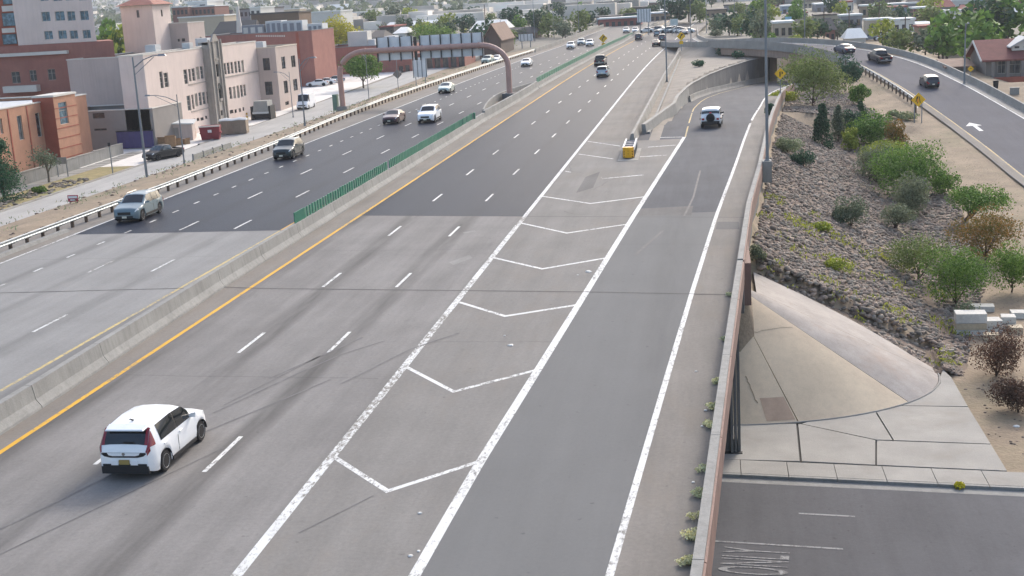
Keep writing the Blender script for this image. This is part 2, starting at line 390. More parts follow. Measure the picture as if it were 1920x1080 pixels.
for p_ in gob.data.polygons:
    c_ = p_.center
    if c_.y > 320 or c_.x < -62 or c_.x > 52: p_.material_index = 1
    elif -8 < c_.x < 12 and 112 < c_.y < 320 and c_.x < interp(c_.y, RAMP_L)+1: p_.material_index = 2
# hills far beyond the city
hm = mat('far_hill_scrub', '6d6a63', .95, .2, .004, .03)
for k, (d, hh, seed) in enumerate(((4600, 150, 1), (7600, 420, 2))):
    hb = MB(); n = 90; rows = 7
    for j in range(rows):
        for i in range(n):
            a = R(-60)+R(110)*i/(n-1); t = j/(rows-1)
            rr = d+t*1700
            prof = math.sin(math.pi*min(1, t*1.15)*.5)
            bumpy = 1+.22*math.sin(a*9+seed*2)+.16*math.sin(a*23+seed*5+t)+.08*math.sin(a*57+seed)
            hb.v.append((rr*math.sin(a), rr*math.cos(a), 60+prof*hh*bumpy if j else -40))
    hb.f = [(j*n+i, j*n+i+1, (j+1)*n+i+1, (j+1)*n+i) for j in range(rows-1) for i in range(n-1)]
    struct('hills', hb, hm, smooth=60)
# ------------------------------------------------------------------ freeway surfaces
def sheet(xl, xr, ylist, z=0.0, zf=None):
    mb = MB(); L = []; Rr = []
    for y in ylist:
        a = xl(y) if callable(xl) else xl+fwx(y); b = xr(y) if callable(xr) else xr+fwx(y)
        zz = (zf(y) if zf else max(0, y-330)*.012)+z
        L.append((a, y, zz)); Rr.append((b, y, zz))
    return mb.ribbon(L, Rr)
def yr(a, b, st=6): n = max(1, int((b-a)/st)); return [a+(b-a)*i/n for i in range(n+1)]
FY = yr(-60, 180, 20)+yr(190, 470, 10)
slab = MB()
slab.ribbon(*[[(x, y, z) for y, z in ((-60, 0), (75, 0))] for x in (-43.2, -11.0)])
struct('freeway', sheet(-43.2, -6.9, FY), M['shoulder'])
# the bridge slab carrying it over the avenue
bs = MB(); bs.box(-43.4, -7, -60, 57.5, -1.3, -.02)
bs.add([(-7, -60, -1.3), (-6.2, -60, -1.3), (-.3, 57.5, -1.3), (-7, 57.5, -1.3), (-7, -60, -.02), (-6.2, -60, -.02), (-.3, 57.5, -.02), (-7, 57.5, -.02)], [(0, 3, 2, 1), (4, 5, 6, 7), (0, 1, 5, 4), (1, 2, 6, 5), (2, 3, 7, 6), (3, 0, 4, 7)])
struct('bridge_deck', bs, M['conc_wall'])
rl = lambda y: interp(y, RAMP_L); rr_ = lambda y: interp(y, RAMP_R); wr = lambda y: interp(y, WALL_R)
def ycut(x): return 73.2-.2*x
def qsheet(pts, z): return MB().poly([(x, y, z) for x, y in pts])
struct('northbound_deck', qsheet([(-39.9, -60), (-25.3, -60), (-25.3, 73.1), (-39.9, 73.8)], .004), M['deck_nb'])
struct('southbound_deck', qsheet([(-22.2, -60), (-11.3, -60), (-11.3, ycut(-11.3)), (-22.2, ycut(-22.2))], .004), M['deck_sb'])
nb = sheet(-39.9, -25.3, FY, .004); nb.v = [v if v[1] > 75 else (v[0], 73.1 if v[0] > -30 else 73.8, v[2]) for v in nb.v if v[1] > 60]
nb = MB(); L_ = [(-39.9, 73.82, .004)]+[(-39.9+fwx(y), y, .004+max(0, y-330)*.012) for y in FY if y > 80]; R_ = [(-25.3, 73.12, .004)]+[(-25.3+fwx(y), y, .004+max(0, y-330)*.012) for y in FY if y > 80]
struct('northbound_asphalt', nb.ribbon(L_, R_), M['asphalt_nb'])
L_ = [(-22.2, ycut(-22.2)+.02, .004)]+[(-22.2+fwx(y), y, .004+max(0, y-330)*.012) for y in FY if y > 80]; R_ = [(-11.25, ycut(-11.25)+.02, .004)]+[(-11.25+fwx(y), y, .004+max(0, y-330)*.012) for y in FY if y > 80]
struct('southbound_asphalt', MB().ribbon(L_, R_), M['asphalt'])
struct('gore_pavement', sheet(lambda y: -11.28, lambda y: min(rl(y), -6.9 if y > 113 else 9), yr(-60, 75, 5)+yr(80, 113, 4), .004), M['gore'])
gy = yr(-60, 75, 5)
struct('ramp_lane', sheet(rl, rr_, gy, .004), M['ramp_deck'])
ry = yr(75.02, 125, 5)+yr(130, 288, 5)
struct('ramp_asphalt', sheet(rl, rr_, ry, .004, rampz), M['ramp_asphalt'])
struct('ramp_shoulder', sheet(rr_, lambda y: wr(y)+.1, gy+[y for y in ry if y < 240], .001, rampz), M['shoulder'])
struct('ramp_inner_shoulder', sheet(lambda y: rl(y)-1.7 if y > 125 else -6.9, rl, [112.95]+[y for y in ry if y > 113], .001, rampz), M['ramp_asphalt'])
# ------------------------------------------------------------------ road markings (each stripe its own sheet)
marks = thing('road_marking', 'painted lane lines, edge lines and chevrons of the freeway', 'road marking', (0, 0, .0))
def stripe(name, xf, w, ylist, m, z=.009, zf=None):
    f = xf if callable(xf) else (lambda y: xf+fwx(y))
    return sheet(lambda y: f(y)-w/2, lambda y: f(y)+w/2, ylist, z, zf).build(name, m, marks, fix=False)
stripe('yellow_line', -22.29, .2, yr(-30, 460, 10), M['yellow'])
stripe('yellow_line', -26.0, .17, yr(-30, 73, 10), M['yellow_pale'])
stripe('yellow_line', -26.0, .17, yr(73.2, 460, 10), M['yellow'])
stripe('white_line', -11.4, .29, yr(-30, 75, 5), M['white_worn'])
stripe('white_line', -11.4, .26, yr(75.05, 460, 10), M['white'])
stripe('white_line', rl, .29, yr(-30, 114.3, 4), M['white'])
stripe('yellow_line', lambda y: rl(y)+.1, .13, yr(114.4, 230, 4), M['yellow_pale'], zf=rampz)
stripe('white_line', rr_, .2, yr(-30, 240, 4), M['white'], zf=rampz)
stripe('white_line', -39.8, .17, yr(-30, 73.7, 10), M['white_worn'])
stripe('white_line', -39.8, .17, yr(73.8, 440, 10), M['white'])
dm = {}
for key, w, ln in (('dash', .15, 3.05), ('dot', .15, .95)):
    for mn in ('white', 'white_worn'):
        me = MB().quad((-w/2, 0, 0), (w/2, 0, 0), (w/2, ln, 0), (-w/2, ln, 0)).mesh('lane_'+key); me.materials.append(M[mn]); dm[key, mn] = me
def dash(x, y, key='dash', mn='white'):
    inst('lane_'+key, dm[key, mn], marks, (x+fwx(y), y, .009+max(0, y-330)*.012), 0)
for x, ph, lst in ((-14.9, 33.04, [33.3, 45.9, 57.0]), (-18.6, 33.75, [33.9, 46.0, 57.4])):
    for y in [ph-12.192*k for k in (3, 2, 1)]+lst+[ph+12.192*k for k in range(3, 31)]: dash(x, y)
for x, ph in ((-29.36, 49.78), (-32.98, 49.89)):
    for k in range(-2, 30): dash(x, ph+12.192*k, mn='white' if ph+12.192*k > 70 else 'white_worn')
for k in range(-8, 50): dash(-36.4, 77.5+3.71*k, 'dot', 'white' if k >= 0 else 'white_worn')
CHV = [(34.5, 31.9, -9.04, 34.1), (43.8, 40.8, -8.95, 43.2), (53.8, 51.1, -8.78, 52.8), (63.3, 60.3, -8.39, 62.5), (73.2, 69.6, -8.2, 71.8), (83.1, 79.5, -7.78, 81.5), (24.8, 22.2, -9.1, 24.4)]
def chev(pts, w, worn=False):
    mb = MB(); P = [Vector((x, y, .0075)) for x, y in pts]
    mb.ribbon([p+Vector((0, -w/2, 0)) for p in P], [p+Vector((0, w/2, 0)) for p in P])
    mb.build('chevron', M['white_worn' if worn else 'white'], marks, fix=False)
for yl, ya, xa, yrt in CHV: chev([(-11.3, yl), (xa, ya), (rl(yrt)-.1, yrt)], .28)
for pts in ([(1127, 333), (1130, 335), (1207, 328)], [(1060, 321), (1070, 323)], [(1150, 292), (1200, 293)][:0] or [(1085, 289), (1150, 298)], [(1102, 265), (1163, 274)], [(1200, 294), (1250, 291)], [(1215, 276), (1268, 272)], [(1235, 258), (1281, 257)]):
    chev([tuple(at(*p))[:2] for p in pts], .3, True)
# joints, seals and skid marks in the pavement
seam = mat('pavement_joint', '4c4a48', .9, .15)
js = MB(); jp = [(-43.0, 57.5), (-23.7, 57.8), (-21.4, 57.3), (-11.7, 56), (-5.8, 55.2), (.7, 54.1)]
js.ribbon([(x, y-.05, .0115) for x, y in jp], [(x, y+.05, .0115) for x, y in jp])
tag(js.build('expansion_joint', seam, marks, fix=False))
js = MB(); jp = [(-22.2, ycut(-22.2)), (-11.3, ycut(-11.3)), (1.7, 72.9)]
js.ribbon([(x, y-.04, .006) for x, y in jp], [(x, y+.05, .006) for x, y in jp]); js.build('pavement_seam', seam, marks, fix=False)
skid = mat('rubber_streak', '676564', .85, .2, 1.5, 8)
for pts, w in (([(400, 775), (560, 700), (640, 665), (720, 640)], .09), ([(0, 993), (130, 930), (300, 845), (470, 775), (620, 712)], .10), ([(505, 710), (620, 660), (680, 633)], .1), ([(640, 720), (770, 655), (860, 625)], .12), ([(420, 760), (600, 668)], .07), ([(1190, 480), (1235, 440), (1243, 433)], .14), ([(1255, 330), (1290, 360), (1302, 310)][:0] or [(1283, 405), (1300, 370), (1313, 320)], .12),
               ([(985, 720), (1000, 600)][:0] or [(0, 1040), (200, 945), (420, 840)], .06), ([(560, 1000), (700, 930)], .05)):
    P = [at(*p) for p in pts]; mb = MB()
    mb.ribbon([(p.x-w/2, p.y, .0062+(.0065 if True else 0)) for p in P], [(p.x+w/2, p.y, .0127) for p in P]); mb.build('skid_mark', skid, marks, fix=False)
patchm = roadmat('pavement_patch', '8a8884', None, blotch=.15); patchd = roadmat('dark_pavement_patch', '6a6866', None, blotch=.15)
for pts, m_ in (([(842, 492), (880, 478), (886, 484), (850, 497)], patchm), ([(868, 436), (890, 432), (892, 434), (870, 438)], patchm), ([(1345, 416), (1385, 416), (1386, 430), (1342, 430)], patchd), ([(1190, 392), (1300, 386), (1296, 404), (1180, 405)], patchd), ([(1098, 332), (1125, 322), (1112, 352), (1080, 362)], patchd)):
    MB().poly([(at(*p).x, at(*p).y, .0068) for p in pts]).build('pavement_patch', m_, marks, fix=False)
for (x0, y0), (x1, y1) in (((-22, 66.4), (-11.6, 65.6)), ((-11, 47.2), (-6.3, 47.0)), ((-22, 43.2), (-12, 42.4)), ((-39.5, 66), (-26.2, 65.6)), ((-5.2, 66), (.9, 65.2))):
    P = [(lerp(x0, x1, k/14), lerp(y0, y1, k/14)+rnd.uniform(-.05, .05)) for k in range(15)]
    MB().ribbon([(x, y-.012, .0067) for x, y in P], [(x, y+.012, .0067) for x, y in P]).build('crack', seam, marks, fix=False)
# crack lines in the old gore and ramp pavement
rnd.seed(3)
for k in range(12, 24):
    x = rnd.uniform(-11, -5) if k < 16 else rnd.uniform(-3.5, 3.5); y = rnd.uniform(76, 108) if k < 16 else rnd.uniform(78, 125); a = rnd.uniform(0, 6.28) if k < 16 else R(80+rnd.uniform(-20, 20)); P = []
    for j in range(9): P.append((x, y)); a += rnd.uniform(-.5, .5); x += math.cos(a)*.55; y += math.sin(a)*.9
    lim = -6.95 if k < 16 else 99
    P = [p for p in P if (-11.1 < p[0] < rl(p[1])-.2 if k < 16 else rl(p[1])+.3 < p[0] < rr_(p[1])-.2)]
    if len(P) > 2: MB().ribbon([(p[0]-.015, p[1], .0066+rampz(p[1])) for p in P], [(p[0]+.015, p[1]+.015, .0066+rampz(p[1])) for p in P]).build('crack', seam, marks, fix=False)
# ------------------------------------------------------------------ parapet and wall right of the ramp
def wall_path(tab, y0, y1, st=4, zf=None, dx=0): return [(interp(y, tab)+dx, y, zf(y) if zf else 0) for y in yr(y0, y1, st)]
pw = thing('parapet_wall', 'long concrete parapet with dull red outer face along the right of the exit ramp', 'wall', (1, 60, 0))
edges = [18, 26, 34, 42, 50, 57.2]+[57.5+8*k for k in range(17)]+[193]
for a, b in zip(edges[:-1], edges[1:]):
    if b-a < 1: continue
    mb = MB(); mb.sweep(wall_path(WALL_R, a+.015, b-.015, 2, rampz), [(-.03, -.02), (-.01, .28), (.0, .86), (.25, .86), (.25, -.02)]); mb.build('wall_panel', M['conc'], pw)
    mb = MB(); mb.sweep(wall_path(WALL_R, a+.02, b-.02, 2, rampz), [(.254, .80), (.31, .78), (.31, -.22), (.254, -.22)]); mb.build('fascia_panel', M['pink'], pw)
    if a > 57: MB().sweep(wall_path(WALL_R, a+.02, b-.02, 2, rampz), [(.12, -.23), (.26, -.23), (.26, -1.7), (.12, -1.7)]).build('wall_base', M['conc_wall'], pw)
# end post, lamp pedestal and abutment
mb = MB(); mb.box(1.2, 1.55, 58.2, 63.5, -1.5, .5); mb.build('end_post', M['pink'], pw)
mb = MB(); mb.box(3.28, 3.9, 89.2, 90.4, -.5, .95); mb.build('pedestal', M['conc'], pw)
pier = thing('bridge_pier', 'grey ribbed concrete pier under the edge of the bridge', 'pier', (.3, 51.8, -6.2))
MB().box(-42, .42, 51.2, 53, -6.3, -1.32).build('pier_wall', M['conc_wall'], pier)
for k in range(3): MB().box(.43+.15*k, .54+.15*k, 51.0+.12*k, 52.8, -6.28, -.95).build('rib', M['conc_wall'], pier)
MB().box(-1, .9, 50.95, 51.19, -6.28, -6.02).build('footing', M['dark_joint'], pier)
# ------------------------------------------------------------------ slope paving beside the bridge
sp = thing('slope_paving', 'fan of tan and grey concrete slabs falling from the bridge end to the sidewalk', 'paving', (3, 58, -6))
def zc(x, y):
    d = math.hypot(max(0, x-.3)/10.2, min(0, y-62)/7.4); return max(-6.05, -1.0-5.05*d)
def conepatch(name, a0, a1, m, r0=.006, r1=.998, gap=.02):
    mb = MB(); A = 12; RR_ = 6; top = []
    for i in range(A+1):
        for j in range(RR_+1):
            a = lerp(a0, a1, i/A); r = lerp(r0, r1, j/RR_)
            x = .3+10.2*r*math.cos(a); y = 62+7.4*r*math.sin(a); mb.v.append((x, y, zc(x, y)))
    n = len(mb.v); mb.v += [(x, y, z-.14) for x, y, z in mb.v]
    w = RR_+1
    for i in range(A):
        for j in range(RR_): mb.f.append((i*w+j, i*w+j+1, (i+1)*w+j+1, (i+1)*w+j))
    rim = [i*w+RR_ for i in range(A+1)]
    for a, b in zip(rim[:-1], rim[1:]): mb.f.append((a, b, b+n, a+n))
    for row in (0, A*w):
        for j in range(RR_): mb.f.append((row+j, row+j+1, row+j+1+n, row+j+n))
    return mb.build(name, m, sp, smooth=40)
conepatch('slab', R(-89.7), R(-72.3), M['tan_slab']); conepatch('slab', R(-72), R(-36.3), M['tan_slab']); conepatch('slab', R(-36), R(-.2), M['grey_slab'])
mb = MB(); nu, nv = 10, 4
for i in range(nu+1):
    x = lerp(1.9, 10.4, i/nu); ytop = interp(x, [(2, 66.6), (4.5, 66.4), (6.5, 65.8), (8.5, 64.6), (10.2, 62.9)])
    for j in range(nv+1): y = lerp(62.02, ytop, j/nv); mb.v.append((x, y, zc(x, y)))
mb.f = [(i*(nv+1)+j, (i+1)*(nv+1)+j, (i+1)*(nv+1)+j+1, i*(nv+1)+j+1) for i in range(nu) for j in range(nv)]
n0 = len(mb.v); rim = [i*(nv+1)+nv for i in range(nu+1)]; mb.v += [(mb.v[k][0], mb.v[k][1], mb.v[k][2]-.2) for k in rim]
mb.f += [(rim[i], rim[i+1], n0+i+1, n0+i) for i in range(nu)]
mb.build('slab', M['grey_slab'], sp, smooth=40)
mb = MB(); mb.hexa([(x, y, z-.15) for x, y, z in ((-12, 54.62, -6.05), (.27, 54.62, -6.05), (.27, 62, -1), (-12, 62, -1))], [(-12, 54.62, -6.05), (.27, 54.62, -6.05), (.27, 62, -1), (-12, 62, -1)]); mb.build('slab', M['tan_slab'], sp)
mb = MB()
for k in range(7):
    a = R(lerp(-80, -72.6, k/6))
    for r_ in (.84, .985): mb.v.append((.3+10.2*r_*math.cos(a), 62+7.4*r_*math.sin(a), zc(.3+10.2*r_*math.cos(a), 62+7.4*r_*math.sin(a))+.008))
mb.f = [(2*k, 2*k+1, 2*k+3, 2*k+2) for k in range(6)]; mb.build('patch', mat('brown_patch', 'b59c86', .9, .1), sp, fix=False)
mb = MB(); mb.tube([(.3+10.25*math.cos(a), 62+7.45*math.sin(a), -6.05) for a in [R(-90)+R(90)*i/20 for i in range(21)]], .05, 6); mb.build('toe_curb', M['conc_lt'], sp)
crk = mat('paving_crack', '6e6252', .9, .1)
def surfline(pts, w, zf, m, parent, nm='crack'):
    P = []
    for a, b in zip(pts[:-1], pts[1:]):
        for k in range(6): P.append((lerp(a[0], b[0], k/6)+rnd.uniform(-.03, .03), lerp(a[1], b[1], k/6)+rnd.uniform(-.03, .03)))
    MB().ribbon([(x, y-w/2, zf(x, y)+.006) for x, y in P], [(x+w*.4, y+w/2, zf(x+w*.4, y+w/2)+.006) for x, y in P]).build(nm, m, parent, fix=False)
surfline([(.5, 59.1), (1.8, 59.2), (3.2, 59.9), (3.6, 60.1)], .03, zc, crk, sp); surfline([(1.2, 56.9), (1.5, 56.0), (1.7, 55.6)], .05, zc, crk, sp); surfline([(5.2, 60.8), (6.4, 61.5), (7.2, 61.6), (8.2, 62.6)], .02, zc, crk, sp); surfline([(3.4, 63.0), (4.6, 63.3), (5.6, 64.6)], .02, zc, crk, sp)
# flat apron slabs and sidewalk
ap = thing('concrete_apron', 'pale concrete apron slabs between the slope paving and the avenue sidewalk', 'paving', (5, 53, -6.1))
MB().poly([(x, y, -6.13) for x, y in ((-14, 51), (10.95, 49.15), (10.95, 61.6), (2, 62), (-14, 56))]).build('bed', M['dark_joint'], ap, fix=False)
def fanpt(a, r=1.012): return (.3+10.2*r*math.cos(R(a)), 62+7.4*r*math.sin(R(a)))
APR = [[(-13.9, 51.35), (3.2, 50.12), (3.35, 54.75), (.4, 54.5), (-13.9, 54.5)],
       [(3.25, 50.12), (6.1, 49.72), (6.45, 52.6), (3.5, 54.7), (3.4, 54.7)],
       [(3.55, 54.72), (6.5, 52.65), (7.15, 52.6), (6.9, 56.1), fanpt(-50), fanpt(-56), fanpt(-63), fanpt(-70)],
       [(6.15, 49.72), (11.0, 49.1), (11.0, 52.05), (6.5, 52.55)],
       [(7.2, 52.58), (11.0, 52.12), (11.0, 56.9), (6.98, 57.2), (6.95, 56.2)],
       [(7.05, 57.25), (11.0, 56.98), (11.05, 61.3), (10.9, 62.7), fanpt(-2), fanpt(-12), fanpt(-24), fanpt(-36), fanpt(-45)]]
for P in APR:
    c = Vector((sum(p[0] for p in P)/len(P), sum(p[1] for p in P)/len(P)))
    MB().prism([tuple(c+(Vector(p)-c)*.9955) for p in P], -6.2, -6.05).build('slab', M['conc_lt'], ap)
KS = -.125                                            # the avenue crosses at a slight skew
def ky(x, base): return base+KS*x
sw = thing('sidewalk', 'grey sidewalk slabs along the far side of the avenue', 'sidewalk', (5, 49, -6.1))
x = -14.0
while x < 40:
    w = 1.85; a, b = x, x+w-.025
    MB().prism([(a, ky(a, 48.92)), (b, ky(b, 48.92)), (b, ky(b, 50.38)), (a, ky(a, 50.38))], -6.2, -6.06).build('slab', M['conc_lt'], sw)
    MB().prism([(a, ky(a, 48.74)), (b, ky(b, 48.74)), (b, ky(b, 48.9)), (a, ky(a, 48.9))], -6.24, -6.065).build('kerb_stone', M['conc'], sw)
    x += w
struct('gutter', MB().poly([(-30, ky(-30, 48.2), -6.19), (60, ky(60, 48.2), -6.19), (60, ky(60, 48.8), -6.18), (-30, ky(-30, 48.8), -6.18)]), M['conc'])
struct('avenue', MB().poly([(-90, ky(-90, 30), -6.2), (90, ky(90, 30), -6.2), (90, ky(90, 48.22), -6.195), (-90, ky(-90, 48.22), -6.195)]), M['street'])
am = thing('avenue_marking', 'white lane lines and painted ONLY on the avenue below the bridge', 'road marking', (2, 42, -6.19))
faded = linepaint('faded_white_paint', '8e8f90', '5b5b5e', .3)
for x0, x1, b in ((-6, 4.1, 42.55), (2.8, 4.8, 45.45)):
    MB().poly([(x0, ky(x0, b)-.06, -6.186), (x1, ky(x1, b)-.06, -6.186), (x1, ky(x1, b)+.06, -6.186), (x0, ky(x0, b)+.06, -6.186)]).build('lane_line', faded, am, fix=False)
def textmesh(txt, name, m, parent, size, extrude=.002):
    cu = bpy.data.curves.new(name, 'FONT'); cu.body = txt; cu.size = size; cu.extrude = extrude; cu.align_x = 'CENTER'; cu.align_y = 'CENTER'
    ob = bpy.data.objects.new(name, cu); COL.objects.link(ob)
    dg = bpy.context.evaluated_depsgraph_get(); me = bpy.data.meshes.new_from_object(ob.evaluated_get(dg))
    bpy.data.objects.remove(ob); me.materials.clear(); me.materials.append(m)
    o = bpy.data.objects.new(name, me); COL.objects.link(o); o.parent = parent; return o
o = textmesh('ONLY', 'word', faded, am, 1.0); o.location = (1.2-2, 40.95-42, .006); o.rotation_euler = (0, 0, R(90+KS*57.3*.9)); o.scale = (.78, 3.3, 1)
# ------------------------------------------------------------------ median barrier with glare screen
def medx(y): return interp(y, [(-40, -23.55), (38, -23.62), (58, -24.12), (70, -24.2), (118, -24.55), (135, -24.75), (182, -24.75), (240, -24.6)])+fwx(y)
md = thing('median_barrier', 'concrete median barrier with green glare blades between the two carriageways', 'barrier', (-24, 60, 0))
prof = [(-.42, 0), (-.40, .08), (-.22, .33), (-.13, .84), (.13, .84), (.22, .33), (.40, .08), (.42, 0)]
cuts = [-30, -12, 0, 12, 24, 30.2, 39.3, 44.7, 57.85, 63.9, 70.4]+[70.4+7.62*k for k in range(1, 9)]+[138]
for a, b in zip(cuts[:-1], cuts[1:]):
    MB().sweep([(medx(y), y, 0) for y in yr(a+.015, b-.015, 3)], prof).build('barrier_section', M['conc'], md)
tall = [(-.36, 0), (-.2, .3), (-.14, 1.05), (.14, 1.05), (.2, .3), (.36, 0)]
for a, b in ((138, 150), (150, 164), (164, 182)):
    MB().sweep([(medx(y)+.15*math.sin(math.pi*(y-138)/44), y, 0) for y in yr(a+.015, b-.015, 2)], tall).build('barrier_section', M['conc'], md)
MB().sweep([(-25.3, 141, 0), (-26.2, 148, 0), (-27.0, 156, 0), (-27.25, 163, 0), (-26.9, 170, 0), (-26, 177, 0), (-25.3, 182, 0)], [(-.12, 0), (-.1, .95), (.1, .95), (.12, 0)]).build('barrier_section', M['conc'], md)
MB().poly([(-24.9, 141, .06), (-24.9, 181, .06), (-26.0, 177, .06), (-27, 169, .06), (-27.1, 161, .06), (-26.2, 149, .06)]).build('fill', M['rock_slope'], md, fix=False)
for k in range(34):
    a = 182+7.62*k; b = a+7.6
    z0 = max(0, a-330)*.012
    MB().sweep([(medx(y), y, max(0, y-330)*.012) for y in (a, (a+b)/2, b)], prof).build('barrier_section', M['conc'], md)
bl = MB(); bl.box(-.03, .03, -.2, .2, 0, .62); ble = mesh_of(bl, 'glare_blade', M['green_panel'])
base = md.location
def blade(y, rz=R(-42), sc=(1, 1, 1)): inst('glare_blade', ble, md, (medx(y)-base.x, y-base.y, .84-base.z), rz, sc)
y = 70.7
for k in range(9): blade(y+.19*k, R(-8), (1, .55, 1.02))
y = 72.6
k = 0
while y < 131:
    rz = R(3) if y < 96 else R(-4) if y < 112 else R(-9)
    if rnd.random() > .06: blade(y, rz+rnd.uniform(-.07, .07), (1, 1, rnd.uniform(.95, 1.03)))
    y += .57; k += 1
MB().box(-24.62, -24.42, 131.0, 131.25, .84, 1.5).build('end_blade', M['green_panel'], md)
for k in range(62):
    a = 182.5+2.85*k; o = MB(); o.sweep([(medx(a), a, .84), (medx(a+2.7), a+2.7, .84)], [(-.04, 0), (-.04, .7), (.04, .7), (.04, 0)]); o.build('glare_panel', M['green_panel'], md)
rails = MB(); rails.box(-24.35, -24.05, 70.45, 131, .842, .87)
# ------------------------------------------------------------------ gore barrier, crash cushion, ramp wall
gb = thing('gore_barrier', 'low concrete barrier running from the crash cushion along the right of the freeway', 'barrier', (-6.9, 112, 0))
gx = lambda y: interp(y, [(111, -7.0), (188, -6.95), (242, -6.45), (304, -5.6), (330, -5.2)])
for k in range(20):
    a = 111.3+9.6*k; MB().sweep([(gx(y), y, 0) for y in (a, a+4.8, a+9.57)], [(-.3, 0), (-.26, .1), (-.12, .82), (.12, .82), (.26, .1), (.3, 0)]).build('barrier_section', M['conc_lt'], gb)
mb = MB(); mb.sweep([(-5.9+.0*y, y, .02) for y in yr(118, 300, 13)], [(-.12, 0), (-.12, .16), (.12, .16), (.12, 0)]); mb.build('drain_kerb', M['conc'], gb)
cc = thing('crash_cushion', 'crash cushion with yellow and black chevron nose in the exit gore', 'crash cushion', (-6.75, 104, 0), R(1))
yel = mat('reflective_yellow', 'e0a410', .45, .05); wht = mat('white_guide_rail', 'd5d6d8', .5, .08); grm = mat('grey_cushion_bay', 'a5a2a8', .6, .15, 2)
mb = MB(); mb.prism([(-.42, -3.3), (-.2, -3.55), (.2, -3.55), (.42, -3.3), (.42, -2.95), (-.42, -2.95)], .12, .92); mb.build('nose', yel, cc, world=False)
for k in range(3):
    z = .2+k*.2; mb = MB()
    for sgn in (-1, 1): mb.add([(0, -3.556, z+.2), (0, -3.556, z+.29), (sgn*.36, -3.42, z), (sgn*.36, -3.42, z-.09)], [(0, 1, 2, 3)])
    mb.build('chevron', M['black'], cc, world=False, fix=False)
for k in range(5): MB().box(-.36, .36, -2.85+k*1.15, -1.8+k*1.15, .18, .72).build('cushion_bay', grm, cc, world=False)
for s_ in (-1, 1): MB().box(s_*.42-.05, s_*.42+.05, -2.93, 3.1, .62, .9).build('side_rail', wht, cc, world=False)
for k in range(6): MB().box(-.47, .47, -2.92+k*1.15, -2.86+k*1.15, .02, .8).build('diaphragm', M['conc'], cc, world=False)
MB().box(-.8, .8, -4.6, 3.2, .006, .03).build('base_pad', M['conc_lt'], cc, world=False)
# wall between the ramp and the dirt island
rw = thing('ramp_retaining_wall', 'dark grey retaining wall rising along the left of the exit ramp to the overpass', 'wall', (0, 180, 0))
LW = lambda y: interp(y, RAMP_L)-1.5 if y > 140 else lerp(-6.1, interp(140, RAMP_L)-1.5, (y-118)/22)
def wtop(y): return interp(y, [(118, .8), (150, .75), (165, .45), (180, .25), (200, .2), (225, .2), (240, .2)])
for k in range(19):
    a = 118+6.2*k; b = a+6.18; P = [(LW(y), y, 0) for y in (a, (a+b)/2, b)]; vs = []; n = 5
    mb = MB()
    for x_, y_, _ in P:
        zb = rampz(y_)-.05; zt = wtop(y_)
        d = Vector((LW(y_+1)-LW(y_-1), 2, 0)).normalized(); rt = Vector((d.y, -d.x, 0)); p = Vector((x_, y_, 0))
        mb.v += [tuple(p+rt*s+Vector((0, 0, z))) for s, z in ((.02, zb), (-.08, zb+.8 if zt-zb > 1.2 else zt), (-.16, zt), (-.44, zt), (-.44, zb))]
    for i in range(2):
        for j in range(n-1): mb.f.append((i*n+j, i*n+j+1, (i+1)*n+j+1, (i+1)*n+j))
    mb.f += [tuple(range(n)), tuple(range(2*n, 3*n))]
    mb.build('wall_panel', M['conc_wall'] if a > 165 else M['conc'], rw)
    cp = MB(); cp.sweep([(LW(y), y, wtop(y)) for y in (a, (a+b)/2, b)], [(-.46, .004), (-.46, .1), (-.1, .1), (-.1, .004)]); cp.build('coping', M['conc_lt'], rw)
for k in range(13):
    a = 165+5.5*k; MB().sweep([(LW(y)+.16, y, rampz(y)) for y in (a, a+2.75, a+5.48)], [(-.12, 0), (-.1, .8), (.06, .8), (.1, .3), (.22, 0)]).build('barrier_section', M['conc_lt'], rw)
# ------------------------------------------------------------------ overpass road on the right
def rrpt(i_, off): return None
RRY = yr(60, 220, 4)+yr(223, 262, 3)+yr(266, 400, 8)
def smoothtab(tab, col, y): return float(np.interp(y, [t[0] for t in tab], [t[col] for t in tab]))
# smooth the centre line
_ys = np.linspace(60, 400, 341); _xs = np.interp(_ys, [t[0] for t in RR], [t[1] for t in RR]); _zs = np.interp(_ys, [t[0] for t in RR], [t[2] for t in RR])
_k = np.ones(13)/13
_xs = np.convolve(np.pad(_xs, 6, mode='edge'), _k, 'valid'); _zs = np.convolve(np.pad(_zs, 6, mode='edge'), _k, 'valid')
RRP = [(float(np.interp(y, _ys, _xs)), y, float(np.interp(y, _ys, _zs))) for y in RRY]
def rroff(off, dz=0, y0=60, y1=400):
    out = []
    for i, p in enumerate(RRP):
        if not (y0 <= p[1] <= y1): continue
        a = Vector(RRP[max(0, i-1)]); b = Vector(RRP[min(len(RRP)-1, i+1)]); d = b-a; d.z = 0; d.normalize()
        out.append(Vector(p)+Vector((d.y, -d.x, 0))*off+Vector((0, 0, dz)))
    return out
struct('overpass_road', MB().ribbon(rroff(-5.2), rroff(4.9)), M['right_road'])
struct('overpass_shoulder', MB().ribbon(rroff(-5.15, .005, 60, 235), rroff(-4.2, .005, 60, 235)), M['shoulder'])
struct('overpass_gutter', MB().ribbon(rroff(3.9, .005), rroff(4.95, .005)), M['conc_lt'])
om = thing('overpass_marking', 'edge lines and merge arrow painted on the curving right hand road', 'road marking', (30, 150, -3))
MB().ribbon(rroff(-4.25, .012), rroff(-4.1, .012)).build('yellow_line', M['yellow_pale'], om, fix=False)
MB().ribbon(rroff(3.65, .012), rroff(3.85, .012)).build('white_line', M['white'], om, fix=False)
c = at(1833, 246, -4.55)
